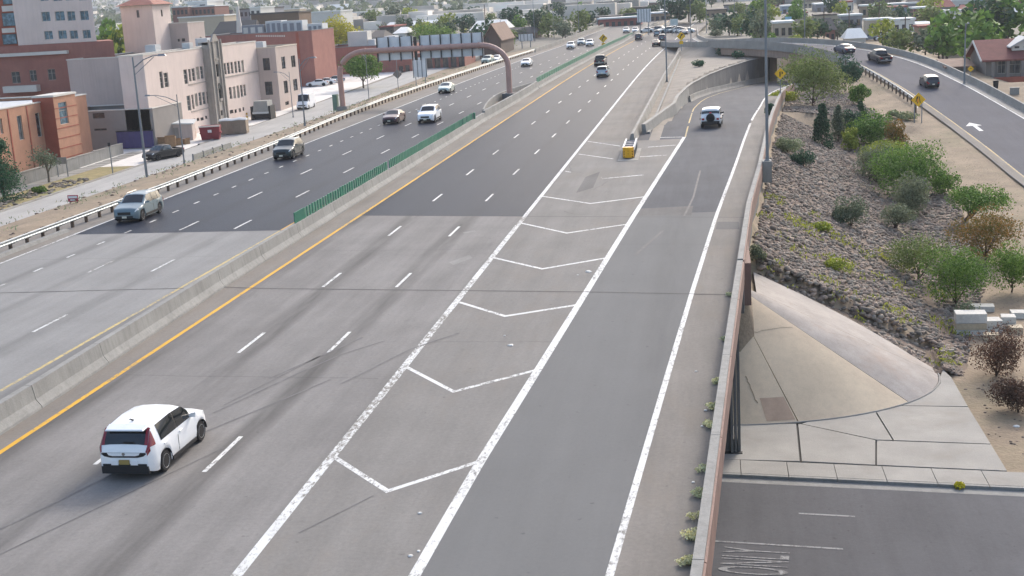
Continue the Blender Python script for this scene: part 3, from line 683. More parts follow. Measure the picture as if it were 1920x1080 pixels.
ar = MB(); ar.add([(c.x-.25, c.y-2.2, rrz(c.y-2.2)+.03), (c.x+.2, c.y-2.2, rrz(c.y-2.2)+.03), (c.x+.1, c.y+1.2, rrz(c.y+1.2)+.03), (c.x-.35, c.y+1.2, rrz(c.y+1.2)+.03), (c.x-1.1, c.y+1.0, rrz(c.y+1)+.03), (c.x-.3, c.y+3.2, rrz(c.y+3.2)+.03), (c.x+.7, c.y+1.2, rrz(c.y+1.2)+.03)], [(0, 1, 2, 3), (4, 6, 5)]); ar.build('arrow', M['white'], om, fix=False)
rb = thing('overpass_barrier', 'pale concrete barrier along the outer side of the curving right hand road', 'barrier', (38, 150, -3))
P = rroff(5.1, 0, 60, 400)
for i in range(0, len(P)-2, 2):
    MB().sweep(P[i:i+3], [(-.25, 0), (-.2, .12), (-.08, .84), (.14, .84), (.2, -.3)]).build('barrier_section', M['conc_lt'], rb)
ob = thing('overpass_bridge', 'beige concrete overpass carrying the right hand road over the exit ramp', 'bridge', (14, 226, -4))
bp = mat('beige_bridge_concrete', '9a8577', .85, .1, .5, 12, streak=.5)
P = rroff(-5.3, 0, 200, 246); Q = rroff(5.0, 0, 200, 246)
mb = MB(); mb.sweep(P, [(-.22, 1.0), (-.3, -.35), (.2, -.35), (.2, -.0), (.02, 0.02), (-.0, 1.0)]); mb.build('near_parapet', M['conc_lt'], ob)
mb = MB(); n = len(P)
mb.v = [tuple(p+Vector((0, 0, -.36))) for p in P]+[tuple(q+Vector((0, 0, -.36))) for q in Q]+[tuple(p+Vector((0, 0, -1.55))) for p in P]+[tuple(q+Vector((0, 0, -1.55))) for q in Q]
for i in range(n-1): mb.f += [(i, i+1, n+i+1, n+i), (2*n+i, 3*n+i, 3*n+i+1, 2*n+i+1), (i, 2*n+i, 2*n+i+1, i+1), (n+i, n+i+1, 3*n+i+1, 3*n+i)]
mb.build('girder', bp, ob)
for x0, x1, y0, y1 in ((20.5, 22.3, 222, 236),): MB().box(x0, x1, y0, y1, -6, .35).build('abutment', bp, ob)
MB().box(10.0, 11.2, 231, 246, -6, .5).build('abutment', bp, ob)
for k in range(4): MB().box(19.9+.02*k, 20.45, 223+3*k, 224+3*k, -6, .2).build('pilaster', bp, ob)

P = rroff(-5.45, 0, 244, 330)
for i in range(0, len(P)-1, 1): MB().sweep(P[i:i+2], [(-.16, -.2), (-.1, .82), (.1, .82), (.2, 0)]).build('barrier_section', M['conc_lt'], rb)
# ------------------------------------------------------------------ guardrails
def wbeam(path, m, name, parent):
    MB().sweep(path, [(-.03, -.155), (.05, -.12), (.05, -.06), (-.02, 0), (.05, .06), (.05, .12), (-.03, .155), (-.045, .155), (.03, .115), (.03, .065), (-.04, 0), (.03, -.065), (.03, -.115), (-.045, -.155)]).build(name, m, parent)
GR = lambda y: interp(y, [(20, -41.0), (92, -41.0), (119, -41.7), (146, -43.0), (170, -43.6), (215, -43.4), (300, -42.2)])+fwx(y)
gr = thing('guardrail', 'galvanised guardrail on dark posts along the left edge of the freeway', 'guardrail', (-41.5, 100, 0))
ya = 26.0
while ya < 300:
    yb = ya+3.81*2
    wbeam([(GR(y), y, .62) for y in (ya, (ya+yb)/2, yb-.01)], M['steel'], 'rail', gr); ya = yb
pm = MB(); pm.box(-.08, .08, -.08, .08, -.5, .72); pme = mesh_of(pm, 'post', M['wood_post'])
bm_ = MB(); bm_.box(-.1, .1, -.09, .09, -.17, .17); bme = mesh_of(bm_, 'block', M['wood_post'])
y = 27.0; b0 = gr.location
while y < 298:
    inst('post', pme, gr, (GR(y)-.28-b0.x, y-b0.y, 0)); inst('block', bme, gr, (GR(y)-.13-b0.x, y-b0.y, .6)); y += 1.905
kb = MB(); kb.sweep([(GR(y)+.1, y, .0) for y in yr(20, 75, 8)], [(-.2, 0), (-.2, .18), (.15, .18), (.22, 0)]); kb.build('kerb', M['conc'], gr)
gr2 = thing('guardrail', 'short curving guardrail on the inner side of the right hand road', 'guardrail', (25, 185, -1))
P = [p for p in rroff(-5.6, 0, 160, 206)]; P[0] = P[0]+Vector((-.9, 0, 0))
for a, b in zip(P[:-1], P[1:]): wbeam([tuple(a+Vector((0, 0, .6))), tuple(b+Vector((0, 0, .6)))], M['steel'], 'rail', gr2)
b0 = gr2.location
for a, b in zip(P[:-1], P[1:]):
    for t in (0, .5):
        p = a.lerp(b, t); inst('post', pme, gr2, (p.x-.2-b0.x, p.y-b0.y, p.z-b0.z))
# ------------------------------------------------------------------ left frontage: street, sidewalk, lots
struct('frontage_street', MB().ribbon([(-70.6+fwx(y), y, interp(y, LEFT_Z)+.06+max(0, y-330)*.012) for y in yr(56, 440, 8)], [(-62.2+fwx(y), y, interp(y, LEFT_Z)+.06+max(0, y-330)*.012) for y in yr(56, 440, 8)]), roadmat('pale_street_asphalt', 'a5a39f', None, blotch=.1))  # frontage street: even pale grey base colour, lightly blotched
fk = thing('street_kerb', 'pale kerb along the far side of the frontage street', 'kerb', (-71, 120, -5))
for k in range(40):
    a = 70+3*k*1.0
    if 152 < a < 168 or 196 < a < 224: continue
    MB().sweep([(-70.75, y, interp(y, LEFT_Z)) for y in (a, a+2.96)], [(-.2, 0), (-.2, .2), (.12, .2), (.16, 0)]).build('kerb_stone', M['conc_lt'], fk)
lot = mat('pale_lot_concrete', 'dcd7d0', .9, .1, .3, 10, stain='8b857d', stain_amt=.5)
struct('parking_lot', MB().ribbon([(-100, y, interp(y, LEFT_Z)+.05) for y in yr(150, 330, 6)], [(-70.95, y, interp(y, LEFT_Z)+.05) for y in yr(150, 330, 6)]), lot)
grass = mat('dry_verge_grass', '8d8058', .95, .25, .8, 9, bump=.5, stain='6f7a42', stain_amt=.6)
struct('verge', MB().ribbon([(-76.2, y, interp(y, LEFT_Z)+.06) for y in yr(70, 150, 6)], [(-70.95, y, interp(y, LEFT_Z)+.06) for y in yr(70, 150, 6)]), grass)
fs = thing('street_sidewalk', 'pale sidewalk slabs below the grey wall on the frontage street', 'sidewalk', (-77, 110, -5))
for k in range(42):
    a = 72+2.2*k
    if a > 166: break
    MB().prism([(-78.5, a), (-76.25, a), (-76.25, a+2.17), (-78.5, a+2.17)], interp(a, LEFT_Z)-.1, interp(a, LEFT_Z)+.09).build('slab', M['conc_lt'], fs)
sw_ = thing('site_wall', 'low grey block wall in front of the orange brick building', 'wall', (-79, 130, -5))
for k in range(14):
    a = 104+4.2*k; MB().box(-79.3, -79.0, a, a+4.17, interp(a, LEFT_Z)-.2, interp(a, LEFT_Z)+1.45).build('wall_panel', M['conc'], sw_)
    MB().box(-79.36, -78.94, a, a+4.17, interp(a, LEFT_Z)+1.452, interp(a, LEFT_Z)+1.55).build('coping', M['conc_lt'], sw_)
# brown rubble at the end of the embankment
brn = mat('dry_brown_vines', '4a3a30', .95, .35, 1.5, 12, bump=1)
ww = thing('wing_wall', 'brown vine covered wing wall where the embankment drops at the left edge', 'wall', (-47, 68, -3))
MB().hexa([(-50.5, 70.5, -6.4), (-43.4, 66.0, -6.4), (-43.4, 66.6, -6.4), (-50.5, 71.1, -6.4)], [(-50.5, 70.5, -1.6), (-43.4, 66.0, -.35), (-43.4, 66.6, -.35), (-50.5, 71.1, -1.6)]).build('wall_face', brn, ww)
MB().hexa([(-50.6, 70.4, -1.58), (-43.4, 65.9, -.34), (-43.4, 66.7, -.34), (-50.6, 71.2, -1.58)], [(-50.6, 70.4, -1.4), (-43.4, 65.9, -.16), (-43.4, 66.7, -.16), (-50.6, 71.2, -1.4)]).build('coping', M['conc_lt'], ww)
# ------------------------------------------------------------------ sign gantry
gm = mat('dusty_rose_steel', 'b48f83', .55, .08, .8, 14, streak=.3)
gt = thing('sign_gantry', 'rose painted arched pipe gantry with sign backs over the left carriageway', 'gantry', (-37, 165, 0))
def arc(cx, cz, a, b, t0, t1, n=9): return [(cx+a*math.cos(t0+(t1-t0)*i/n), 165, cz+b*math.sin(t0+(t1-t0)*i/n)) for i in range(n+1)]
MB().tube([(-48.5, 165.2, -.6), (-48.5, 165.1, 2)]+arc(-44.9, 4.25, 3.6, 2.85, math.pi, math.pi/2), .36, 14).build('left_leg', gm, gt, smooth=50)
MB().tube([(-26.0, 164.8, .0), (-26.0, 164.9, 2)]+arc(-29.6, 4.25, 3.6, 2.85, 0, math.pi/2), .36, 14).build('right_leg', gm, gt, smooth=50)
MB().tube([(-44.9, 165, 7.1), (-29.6, 165, 7.1)], .36, 14).build('beam', gm, gt, smooth=50)
for x in (-44.8, -41, -37.2, -33.4, -29.7): MB().tube([(x-.06, 165, 7.1), (x+.06, 165, 7.1)], .43, 14).build('flange', gm, gt, smooth=50)
MB().box(-49.2, -47.8, 164.5, 165.9, -1.2, .1).build('footing', M['conc'], gt); MB().box(-26.8, -25.3, 163.6, 166.2, .05, .85).build('footing', M['conc_wall'], gt)
MB().box(-49.7, -49.1, 164.6, 165.4, -.4, 1.7).build('control_box', mat('green_cabinet', '5f7a6c', .6), gt)
al = mat('bare_aluminium_sign_back', 'dcdedf', .6, .08, 1, 20)
for x0, x1 in ((-43.45, -38.55), (-37.7, -29.2)):
    s_ = MB().box(x0, x1, 165.75, 165.82, 5.75, 8.7).build('sign_panel', al, gt)
    nn = int(round((x1-x0)/1.5))
    for k in range(nn+1):
        x = lerp(x0+.12, x1-.12, k/nn); MB().box(x-.06, x+.06, 165.5, 165.74, 5.55, 8.75).build('upright', M['dark_metal'], gt)
    for z in (6.2, 8.3): MB().box(x0, x1, 165.69, 165.745, z-.05, z+.05).build('stiffener', al, gt)
MB().box(-38.4, -38.0, 165.6, 165.7, 5.6, 8.6).build('ladder', M['dark_metal'], gt)
# ------------------------------------------------------------------ light poles
def lightpole(p, top, arm=None, r=.13, label='', ped=None, m=None, name='light_pole', group=None):
    t = thing(name, label, 'light pole', p, 0, group); m = m or M['pole']; r *= .82
    MB().tube([(0, 0, 0), (0, 0, (top-p[2])*.5), (0, 0, top-p[2])], [r, r*.8, r*.55], 10).build('pole', m, t, smooth=50, world=False)
    lathe(MB(), [(0, r*1.9), (.06, r*1.9), (.07, r*1.3), (.3, r*1.2)], 12, 'Z').build('base_plate', m, t, world=False)
    if arm:
        dx, dy = arm; h = top-p[2]
        MB().tube([(0, 0, h-.9), (dx*.4, dy*.4, h-.25), (dx*.75, dy*.75, h+.02), (dx, dy, h+.05)], [.055, .05, .045, .04], 8).build('arm', m, t, smooth=50, world=False)
        MB().tube([(0, 0, h-1.5), (dx*.5, dy*.5, h-.6), (dx*.8, dy*.8, h-.05)], .03, 6).build('brace', m, t, world=False)
        L = math.hypot(dx, dy); ux, uy = dx/L, dy/L
        MB().hexa([(dx+ux*a-uy*b, dy+uy*a+ux*b, h-.02) for a, b in ((-.1, -.14), (.62, -.1), (.62, .1), (-.1, .14))], [(dx+ux*a-uy*b, dy+uy*a+ux*b, h+.14) for a, b in ((-.05, -.08), (.5, -.06), (.5, .06), (-.05, .08))]).build('lamp_head', m, t, world=False)
    return t
lightpole((3.62, 89.75, .95), 26, (-2.5, 0), .135, 'tall grey light pole standing on the pedestal of the ramp wall')
lightpole((-6.4, 184.2, .0), 17, (-2.6, 0), .14, 'grey light pole at the edge of the dirt island beside the freeway')
p = at(1296, 91, 0); lightpole(p, 17, (-2.4, 0), .13, 'slim light pole at the far end of the dirt island')
lightpole((-48.6, 104, -1.0), 9.8, (2.4, 0), .15, 'grey light pole on the dirt bank behind the silver crossover')
lightpole((-65.1, 150.3, -5), 3.6, (-3.4, -.3), .12, 'short street light with a braced arm near the red dumpster')
p = hit(550, 221); lightpole(p, 3.2, (-2.0, 0), .1, 'short street light at the corner of the beige building')
p = hit(572, 236); lightpole(p, 7.4, (1.5, 0), .12, 'light pole between the street and the guardrail near the white van')
p = hit(692, 187); lightpole(p, 4.6, (-1.0, 0), .09, 'thin street light under the left half of the gantry')
p = hit(1509, 96, 0); lightpole((p.x, p.y, 1.6), 20, None, .13, 'plain pole rising from the overpass road')
p = hit(1808, 158, 0); lightpole(p, 6.2, (.0, -1.6), .16, 'stout grey pole behind the barrier by the red roofed house')
for px, py, lb in ((1003, 77, 'far light pole left of the freeway curve'), (1039, 72, 'far light pole rising behind the white cars'), (1086, 66, 'far light pole over the trees beyond the freeway'), (1378, 66, 'far light pole beside the green guide sign'), (941, 92, 'light pole by the dark gabled building'), (1325, 62, 'thin far pole right of the dirt island')):
    p = hit(px, py); lightpole(p, 13 if px > 1000 else 9, (-2, 0), .12, lb)
# ------------------------------------------------------------------ road signs
sy = mat('sign_yellow', 'e8b412', .45, .04, 2); sback = M['steel']
blk = mat('sign_black', '121212', .5, .05)
def diamond(px, py, half_px, label, sym, base_py, posts=1, plate=False, zoff=0, name='warning_sign', orange=False):
    """diamond sign facing the camera side of the road; size taken from its height in the picture"""
    b = hit(px, base_py)+Vector((0, 0, zoff)); c = onY(px, py, b.y); s = half_px/FPX*(b.y+3)
    t = thing(name, label, 'road sign', (c.x, b.y, b.z)); h = c.z-b.z
    MB().add([(0, -.02, h-s), (s, -.02, h), (0, -.02, h+s), (-s, -.02, h), (0, .02, h-s), (s, .02, h), (0, .02, h+s), (-s, .02, h)], [(0, 1, 2, 3), (7, 6, 5, 4), (0, 4, 5, 1), (1, 5, 6, 2), (2, 6, 7, 3), (3, 7, 4, 0)]).build('sign_plate', sy, t, world=False)
    def strip(pts, w, m=blk):
        P = [Vector((x*s, -.026, h+y*s)) for x, y in pts]
        MB().ribbon([p+Vector((-w*s/2, 0, 0)) for p in P], [p+Vector((w*s/2, 0, 0)) for p in P]).build('symbol', m, t, world=False, fix=False)
    if sym == 'curve': strip([(-.2, -.45), (-.2, -.1), (.05, .1), (.15, .3)], .22); strip([(.0, .15), (.2, .5), (.38, .15)][:2]+[(.35, .25)], .3)
    if sym == 'merge':
        strip([(-.12, -.5), (-.12, .1), (-.06, .5)], .12); strip([(.25, -.45), (.18, .0), (.12, .45)], .1); strip([(-.33, -.3), (-.25, .2), (-.16, .45)], .1)
    if sym == 'loop':
        strip([(-.05, -.5), (-.05, .3)], .2); strip([(-.05, .35), (.3, .3), (.35, 0), (.1, -.1)], .2)
    if sym == 'curl': strip([(-.3, -.1), (.0, .2), (.3, .0)], .2)
    xs_ = (0,) if posts == 1 else (-s*.5, s*.5)
    for x in xs_: MB().box(x-.05, x+.05, .022, .1, -.3, h+(s*.4 if posts == 1 else 0)).build('post', M['pole'], t, world=False)
    if plate: MB().box(-s*.42, s*.42, -.02, .02, h-s-.75*s, h-s-.02).build('advisory_plate', sy, t, world=False)
    if orange: MB().box(-.12, .02, -.034, -.028, h-s*.35, h+s*.1).build('orange_mark', mat('orange_mark', 'e07d20', .5), t, world=False)
    return t
diamond(1722, 187, 12.5, 'yellow diamond merge sign on two posts beside the right hand road', 'merge', 231, 2, orange=True)
diamond(1463, 138, 10.5, 'yellow diamond loop sign on a pole left of the big olive tree', 'loop', 203)
diamond(1277, 68, 8, 'yellow diamond curve sign at the far tip of the dirt island', 'curve', 96, 1, True)
diamond(1131, 72, 8, 'yellow diamond curve sign behind the median far up the freeway', 'curve', 86, 1, True)
diamond(1820, 129, 5.5, 'small yellow diamond sign on the stout pole by the house', 'curl', 153)
diamond(1607, 67, 5, 'small yellow diamond sign beyond the overpass road', 'curl', 82)
t = thing('pole_sign', 'grey sign back with dark ribs standing left of the guardrail under the gantry', 'sign', hit(785, 160))
b = t.location; c0 = onY(775, 145, b.y); c1 = onY(799, 107, b.y)
MB().box(c0.x, c1.x, b.y-.05, b.y+.03, c0.z, c1.z).build('sign_plate', al, t)
for k in range(4):
    x = lerp(c0.x+.1, c1.x-.1, k/3); MB().box(x-.06, x+.06, b.y-.14, b.y-.052, c0.z-.1, c1.z).build('rib', M['pole'], t)
for x in (c0.x+.4, c1.x-.4): MB().box(x-.06, x+.06, b.y+.032, b.y+.12, b.z-.3, c0.z+.3).build('post', M['pole'], t)
b = hit(746, 168); t = thing('pole_sign', 'grey back of a diamond sign on a thin post left of the guardrail', 'sign', b); c = onY(745, 139, b.y); s = 9/FPX*b.y*1.02
MB().add([(c.x, b.y, c.z-s), (c.x+s, b.y, c.z), (c.x, b.y, c.z+s), (c.x-s, b.y, c.z), (c.x, b.y+.04, c.z-s), (c.x+s, b.y+.04, c.z), (c.x, b.y+.04, c.z+s), (c.x-s, b.y+.04, c.z)], [(0, 1, 2, 3), (7, 6, 5, 4), (0, 4, 5, 1), (1, 5, 6, 2), (2, 6, 7, 3), (3, 7, 4, 0)]).build('sign_plate', mat('sign_back_grey', '77716c', .6), t)
MB().box(c.x-.05, c.x+.05, b.y-.1, b.y-.005, b.z-.2, onY(744, 112, b.y).z).build('post', M['pole'], t)
# small red sign on the dirt bank
b = hit(138, 381); t = thing('notice_sign', 'small red framed sign stuck in the dirt bank left of the silver crossover', 'sign', b)
MB().box(b.x-.42, b.x+.42, b.y-.02, b.y+.02, b.z+.12, b.z+.62).build('frame', mat('sign_red', '9c3548', .6), t)
MB().box(b.x-.36, b.x+.36, b.y-.027, b.y-.021, b.z+.38, b.z+.55).build('panel', wht, t); MB().box(b.x-.22, b.x+.14, b.y-.027, b.y-.021, b.z+.2, b.z+.3).build('panel', wht, t)
for x in (-.3, .3): MB().box(b.x+x-.03, b.x+x+.03, b.y+.022, b.y+.05, b.z-.3, b.z+.5).build('leg', M['dark_metal'], t)
# posts with a blank board on the verge
for px, py, top, lb in ((110, 333, 296, 'blank grey board on two posts on the verge'), (212, 328, 268, 'slim dark post by the stones on the verge')):
    b = hit(px, py); t = thing('post_sign', lb, 'sign', b); z1 = onY(px-4, top, b.y).z
    for dx in ((0, 1.25) if px == 110 else (0,)): MB().box(b.x+dx-.05, b.x+dx+.05, b.y-.05, b.y+.05, b.z-.2, z1).build('post', M['pole'], t)
    if px == 110: MB().box(b.x-.12, b.x+1.35, b.y-.09, b.y-.052, z1-.75, z1+.05).build('board', M['conc'], t)
    else: MB().box(b.x-.16, b.x+.16, b.y-.09, b.y-.052, z1-.4, z1+.05).build('board', M['dark_metal'], t)
# street name sign on the overpass
gs = mat('sign_green', '1e7f60', .45, .05)
P = [p for p in rroff(-5.62, 0, 212, 226)]; b = onY(1490, 94, 221.0)
t = thing('street_sign', 'green street name sign fixed to the side of the overpass', 'sign', (b.x, b.y-1.0, b.z)); c = t.location
MB().box(c.x-1.15, c.x+1.15, c.y-.03, c.y+.03, c.z-.34, c.z+.34).build('sign_plate', gs, t)
MB().box(c.x-1.0, c.x+1.0, c.y+.031, c.y+1.0, c.z-.1, c.z-.02).build('bracket', M['pole'], t)
o = textmesh('Lead Ave', 'lettering', wht, t, .5); o.rotation_euler = (R(90), 0, 0); o.location = (0, -.036, 0); o.scale = (.9, .9, 1)
# overhead guide signs far away
def farsign(x0, x1, y0, y1, by, m, label, lines=(), ribs=0, posts=2):
    b = hit((x0+x1)/2, by); a0 = onY(x0, y1, b.y); a1 = onY(x1, y0, b.y)
    t = thing('guide_sign', label, 'sign', (b.x, b.y, b.z)); MB().box(a0.x, a1.x, b.y-.1, b.y, a0.z, a1.z).build('sign_plate', m, t)
    for k in range(posts):
        x = lerp(a0.x, a1.x, .2+.6*k/max(1, posts-1)) if posts > 1 else b.x; MB().box(x-.12, x+.12, b.y+.002, b.y+.22, gz(b.x, b.y)-.3, a1.z-.2).build('post', M['pole'], t)
    for k in range(ribs):
        x = lerp(a0.x, a1.x, (k+.5)/ribs); MB().box(x-.08, x+.08, b.y-.22, b.y-.102, a0.z-.2, a1.z+.2).build('rib', M['pole'], t)
    for u0, u1, v0, v1 in lines: MB().box(lerp(a0.x, a1.x, u0), lerp(a0.x, a1.x, u1), b.y-.13, b.y-.102, lerp(a0.z, a1.z, v0), lerp(a0.z, a1.z, v1)).build('legend_bar', wht, t)
    return t
teal = mat('guide_sign_green', '2f9b7c', .45, .05)
farsign(1385, 1408, 40, 57, 66, teal, 'green guide sign with two white panels beyond the dirt island', [(.05, .45, .62, .92), (.55, .95, .62, .92), (.1, .4, .3, .4), (.55, .9, .3, .4)])
farsign(1195, 1220, 16, 42, 66, al, 'large ribbed sign back above the far freeway', ribs=5)
farsign(1257, 1271, 35, 48, 64, mat('sign_white', 'b9c4c2', .5), 'pale guide sign by the dark trees at the end of the freeway', [(.1, .9, .1, .25)])
farsign(973, 999, 63, 77, 90, al, 'pale ribbed sign back left of the far white cars', ribs=4)
farsign(1472, 1484, 31, 42, 66, mat('sign_lightblue', '86b7cf', .5), 'light blue board beyond the overpass')
# ------------------------------------------------------------------ vehicles (local frame: +y is the nose)
GL = glass('car_glass'); GLB = glass('car_glass_sky', '26323a')
TY = mat('tyre_rubber', '17171a', .85, .15); RIM = mat('alloy_rim', 'e2e3e4', .45, .06, 4, 30)
TRIM = mat('black_trim', '1c1c1f', .6, .1); UND = mat('dark_underbody', '0d0d0e', .9, .1)
RED = mat('tail_lamp_red', '9c0f1e', .25, .03, 2, coat=.6); LAMP = mat('headlamp_lens', 'd8dee2', .15, .05, coat=.5); PLATE = mat('number_plate', 'd6d2c0', .5, .05); PLY = mat('yellow_number_plate', '93804a', .5, .05)
CHROME = mat('chrome', 'b5b8ba', .2, .05, metal=.9)
def wheelmeshes(r, w):
    a = MB(); lathe(a, [(-w/2, r*.64), (-w/2, r*.9), (-w/2+.03, r*.985), (-w/4, r), (w/4, r), (w/2-.03, r*.985), (w/2, r*.9), (w/2, r*.64)], 22)
    b = MB(); lathe(b, [(w/2-.035, r*.66), (w/2+.004, r*.63), (w/2-.03, r*.55), (w/2-.06, r*.2), (w/2-.01, r*.14), (w/2-.005, r*.02)], 22)
    for k in range(5):
        t = 2*math.pi*k/5; c, s = math.cos(t), math.sin(t); q = r*.075
        b.add([(w/2-.01, c*r*.12-s*q, s*r*.12+c*q), (w/2-.01, c*r*.12+s*q, s*r*.12-c*q), (w/2, c*r*.6+s*q, s*r*.6-c*q), (w/2, c*r*.6-s*q, s*r*.6+c*q)], [(0, 1, 2, 3)])
    return mesh_of(a, 'wheel', TY, 40), mesh_of(b, 'rim', RIM, 40)
WH = {}
SPEC = {   # L, W, H, wheel r, axle f, axle r, cowl y, roof front, roof rear, rear base, hood z, belt z, tail z, rear end z
 'hatch':  dict(L=4.2, W=1.8, H=1.60, r=.33, af=1.30, ar=-1.27, cowl=.98, rf=.30, rr=-1.72, rb=-2.02, hood=.98, belt=1.02, tail=1.0, wr=.80),
 'suv':    dict(L=4.6, W=1.86, H=1.68, r=.36, af=1.42, ar=-1.36, cowl=1.0, rf=.28, rr=-1.72, rb=-2.18, hood=1.04, belt=1.08, tail=1.08, wr=.78),
 'sedan':  dict(L=4.75, W=1.82, H=1.45, r=.33, af=1.45, ar=-1.38, cowl=.98, rf=.2, rr=-1.02, rb=-1.75, hood=.90, belt=.95, tail=1.0, wr=.74),
 'pickup': dict(L=5.75, W=1.98, H=1.88, r=.40, af=1.85, ar=-1.78, cowl=1.45, rf=.80, rr=-.62, rb=-.82, hood=1.15, belt=1.2, tail=1.2, wr=.80),
 'van':    dict(L=5.9, W=2.05, H=2.65, r=.36, af=1.95, ar=-1.75, cowl=2.0, rf=1.35, rr=-2.85, rb=-2.93, hood=1.2, belt=1.25, tail=1.2, wr=.88),
 'jeep':   dict(L=4.3, W=1.88, H=1.84, r=.41, af=1.35, ar=-1.35, cowl=.75, rf=.5, rr=-1.85, rb=-1.95, hood=1.12, belt=1.12, tail=1.12, wr=.86),
}
def vehicle(kind, label, col, loc, rz, name='car', cat='car', detail=2, group=None, metal=0., glassm=None, extra=None, plate=None, roofcol=None, sc=1.0):
    """one smooth loft from nose to tail; glass and lamps are cut from the same surface and stand a few millimetres proud"""
    s = SPEC[kind]; L, W, H, r = s['L'], s['W'], s['H'], s['r']; hw = W/2; boxy = kind in ('van', 'jeep', 'pickup')
    t = thing(name, label, cat, loc, rz, group); t.scale = (sc, sc, sc)
    pm = col if not isinstance(col, str) else paint(name+'_paint_'+col, col, metal)
    gm_ = glassm or GL
    hood, belt, tail, cowl, rf, rr, rb = (s[k] for k in ('hood', 'belt', 'tail', 'cowl', 'rf', 'rr', 'rb')); F_, B_ = L/2, -L/2
    sill = .21 if kind not in ('pickup', 'jeep') else .36
    dn = {'jeep': .10, 'pickup': .14, 'van': .22}.get(kind, .16)
    hatch = rb-B_ < .45
    ZR = [(F_, hood-dn-.26), (F_-.05, hood-dn-.1), (F_-.22, hood-dn*.55), (lerp(cowl, F_, .5), hood-.02), (cowl, belt+.05), (rf, H-.05), (lerp(rf, rr, .35), H), (lerp(rf, rr, .75), H-.015), (rr, H-.06), (rb, tail+.04)]
    if hatch: ZR += [(B_+.05, tail-.02), (B_, tail-.12)]
    else: ZR += [(B_+.2, tail+.0), (B_+.05, tail-.05), (B_, tail-.16)]
    ZC = [(F_, hood-dn-.3), (F_-.05, hood-dn-.15), (F_-.22, hood-dn*.55-.05), (lerp(cowl, F_, .5), hood-.07), (cowl, belt+.01), (rf, H-.13), (lerp(rf, rr, .4), H-.085), (rr, H-.14), (rb, tail+.01)]
    ZC += [(B_+.05, tail-.05), (B_, tail-.16)]
    k1 = .97 if boxy else .9
    WC = [(F_, hw*(.72 if boxy else .58)), (F_-.25, hw*(.8 if boxy else .70)), (lerp(cowl, F_, .4), hw*.80), (cowl, hw*.86), (rf, hw*s['wr']), (lerp(rf, rr, .5), hw*s['wr']), (rr, hw*s['wr']*.96), (rb, hw*(.9 if boxy else .80)), (B_, hw*(.88 if boxy else .72))]
    WP = [(F_, hw*(.86 if boxy else .66)), (F_-.08, hw*(.92 if boxy else .79)), (F_-.3, hw*(.97 if boxy else .92)), (F_-.75, hw), (B_+.7, hw), (B_+.28, hw*.97), (B_+.08, hw*(.95 if boxy else .88)), (B_, hw*(.92 if boxy else .78))]
    yd = np.linspace(B_, F_, 400)
    def curve(tab, win):
        tab = sorted(tab); v = np.interp(yd, [a for a, b in tab], [b for a, b in tab]); w_ = max(1, int(win/(L/399)))
        k = np.ones(w_)/w_; return np.convolve(np.pad(v, (w_//2, w_-1-w_//2), mode='edge'), k, 'valid')
    cz, cc, cw, cp = curve(ZR, .16), curve(ZC, .14), curve(WC, .2), curve(WP, .14)
    NS = 50 if detail > 1 else 26
    segs = {'hatch': [(.11, .44), (.46, .80)], 'suv': [(.16, .41), (.435, .68), (.71, .88)], 'sedan': [(.2, .5), (.525, .82)], 'pickup': [(.22, .54), (.57, .9)], 'van': [(.06, .2)], 'jeep': [(.10, .38), (.41, .64), (.67, .95)]}[kind]
    keyy = [cowl-.04, rf+.06, rr-.01, rb+.03]+[lerp(cowl, rb, q) for sg in segs for q in sg]+[F_-.1, F_-.42, B_+.02, B_+.26]+[a+b for a in (s['af'], s['ar']) for b in (-r*1.16, -r*.85, -r*.5, 0, r*.5, r*.85, r*1.16)]
    base = [y for y in np.linspace(B_, F_, NS+1) if min(abs(y-k) for k in keyy) > .03]
    ysn = sorted(base+keyy); ysn[0] = B_; ysn[-1] = F_
    NSUB = (2, 3, 2, 3, 3, 2); rows = []
    for y in ysn:
        zr, zc_, wc, w = (float(np.interp(y, yd, c)) for c in (cz, cc, cw, cp))
        zb = min(lerp(tail, belt, (y-rb)/(cowl-rb)) if rb < y < cowl else belt if y >= cowl else tail, zc_-.025)
        u = max(0, abs(y)/(L/2)-.8)/.2; z0 = sill+.12*u*u
        for a in (s['af'], s['ar']):
            d = abs(y-a)
            if d < r*1.16: z0 = max(z0, math.sqrt(max(0, (r*1.16)**2-d*d))+r*.97)
        z0 = min(z0, zb-.12)
        wc = min(wc, w*.97); wb = max(wc+.005, w*.945) if zc_-zb > .1 else lerp(wc, w, .7)
        P = [(w*.955, z0), (w, z0+.3*(zb-z0)), (w*.985, zb-.3*(zb-z0)), (wb, zb), (wc, zc_), (wc*.6, lerp(zc_, zr, .78)), (0, zr)]
        half = []
        for q in range(6):
            for k in range(NSUB[q]):
                f = k/NSUB[q]; a, b = P[q], P[q+1]; bulge = 0
                if q == 3: bulge = .012*math.sin(math.pi*f)
                half.append((lerp(a[0], b[0], f)+bulge, lerp(a[1], b[1], f)))
        half.append(P[6]); rows.append(half)
    nh = len(rows[0]); n = 2*nh-1
    ring = lambda h, y: [(x, y, z) for x, z in h]+[(-x, y, z) for x, z in h[-2::-1]]
    body = MB(); body.v = [v for h, y in zip(rows, ysn) for v in ring(h, y)]
    st = np.cumsum((0,)+NSUB)
    def segof(k):
        k = k if k < nh-1 else n-2-k
        return int(np.searchsorted(st, k, 'right')-1)
    for i in range(len(ysn)-1):
        ym = (ysn[i]+ysn[i+1])/2
        for k in range(n-1):
            if kind == 'pickup' and segof(k) >= 4 and B_+.12 < ym < rb-.06: continue
            body.f.append((i*n+k, i*n+k+1, (i+1)*n+k+1, (i+1)*n+k))
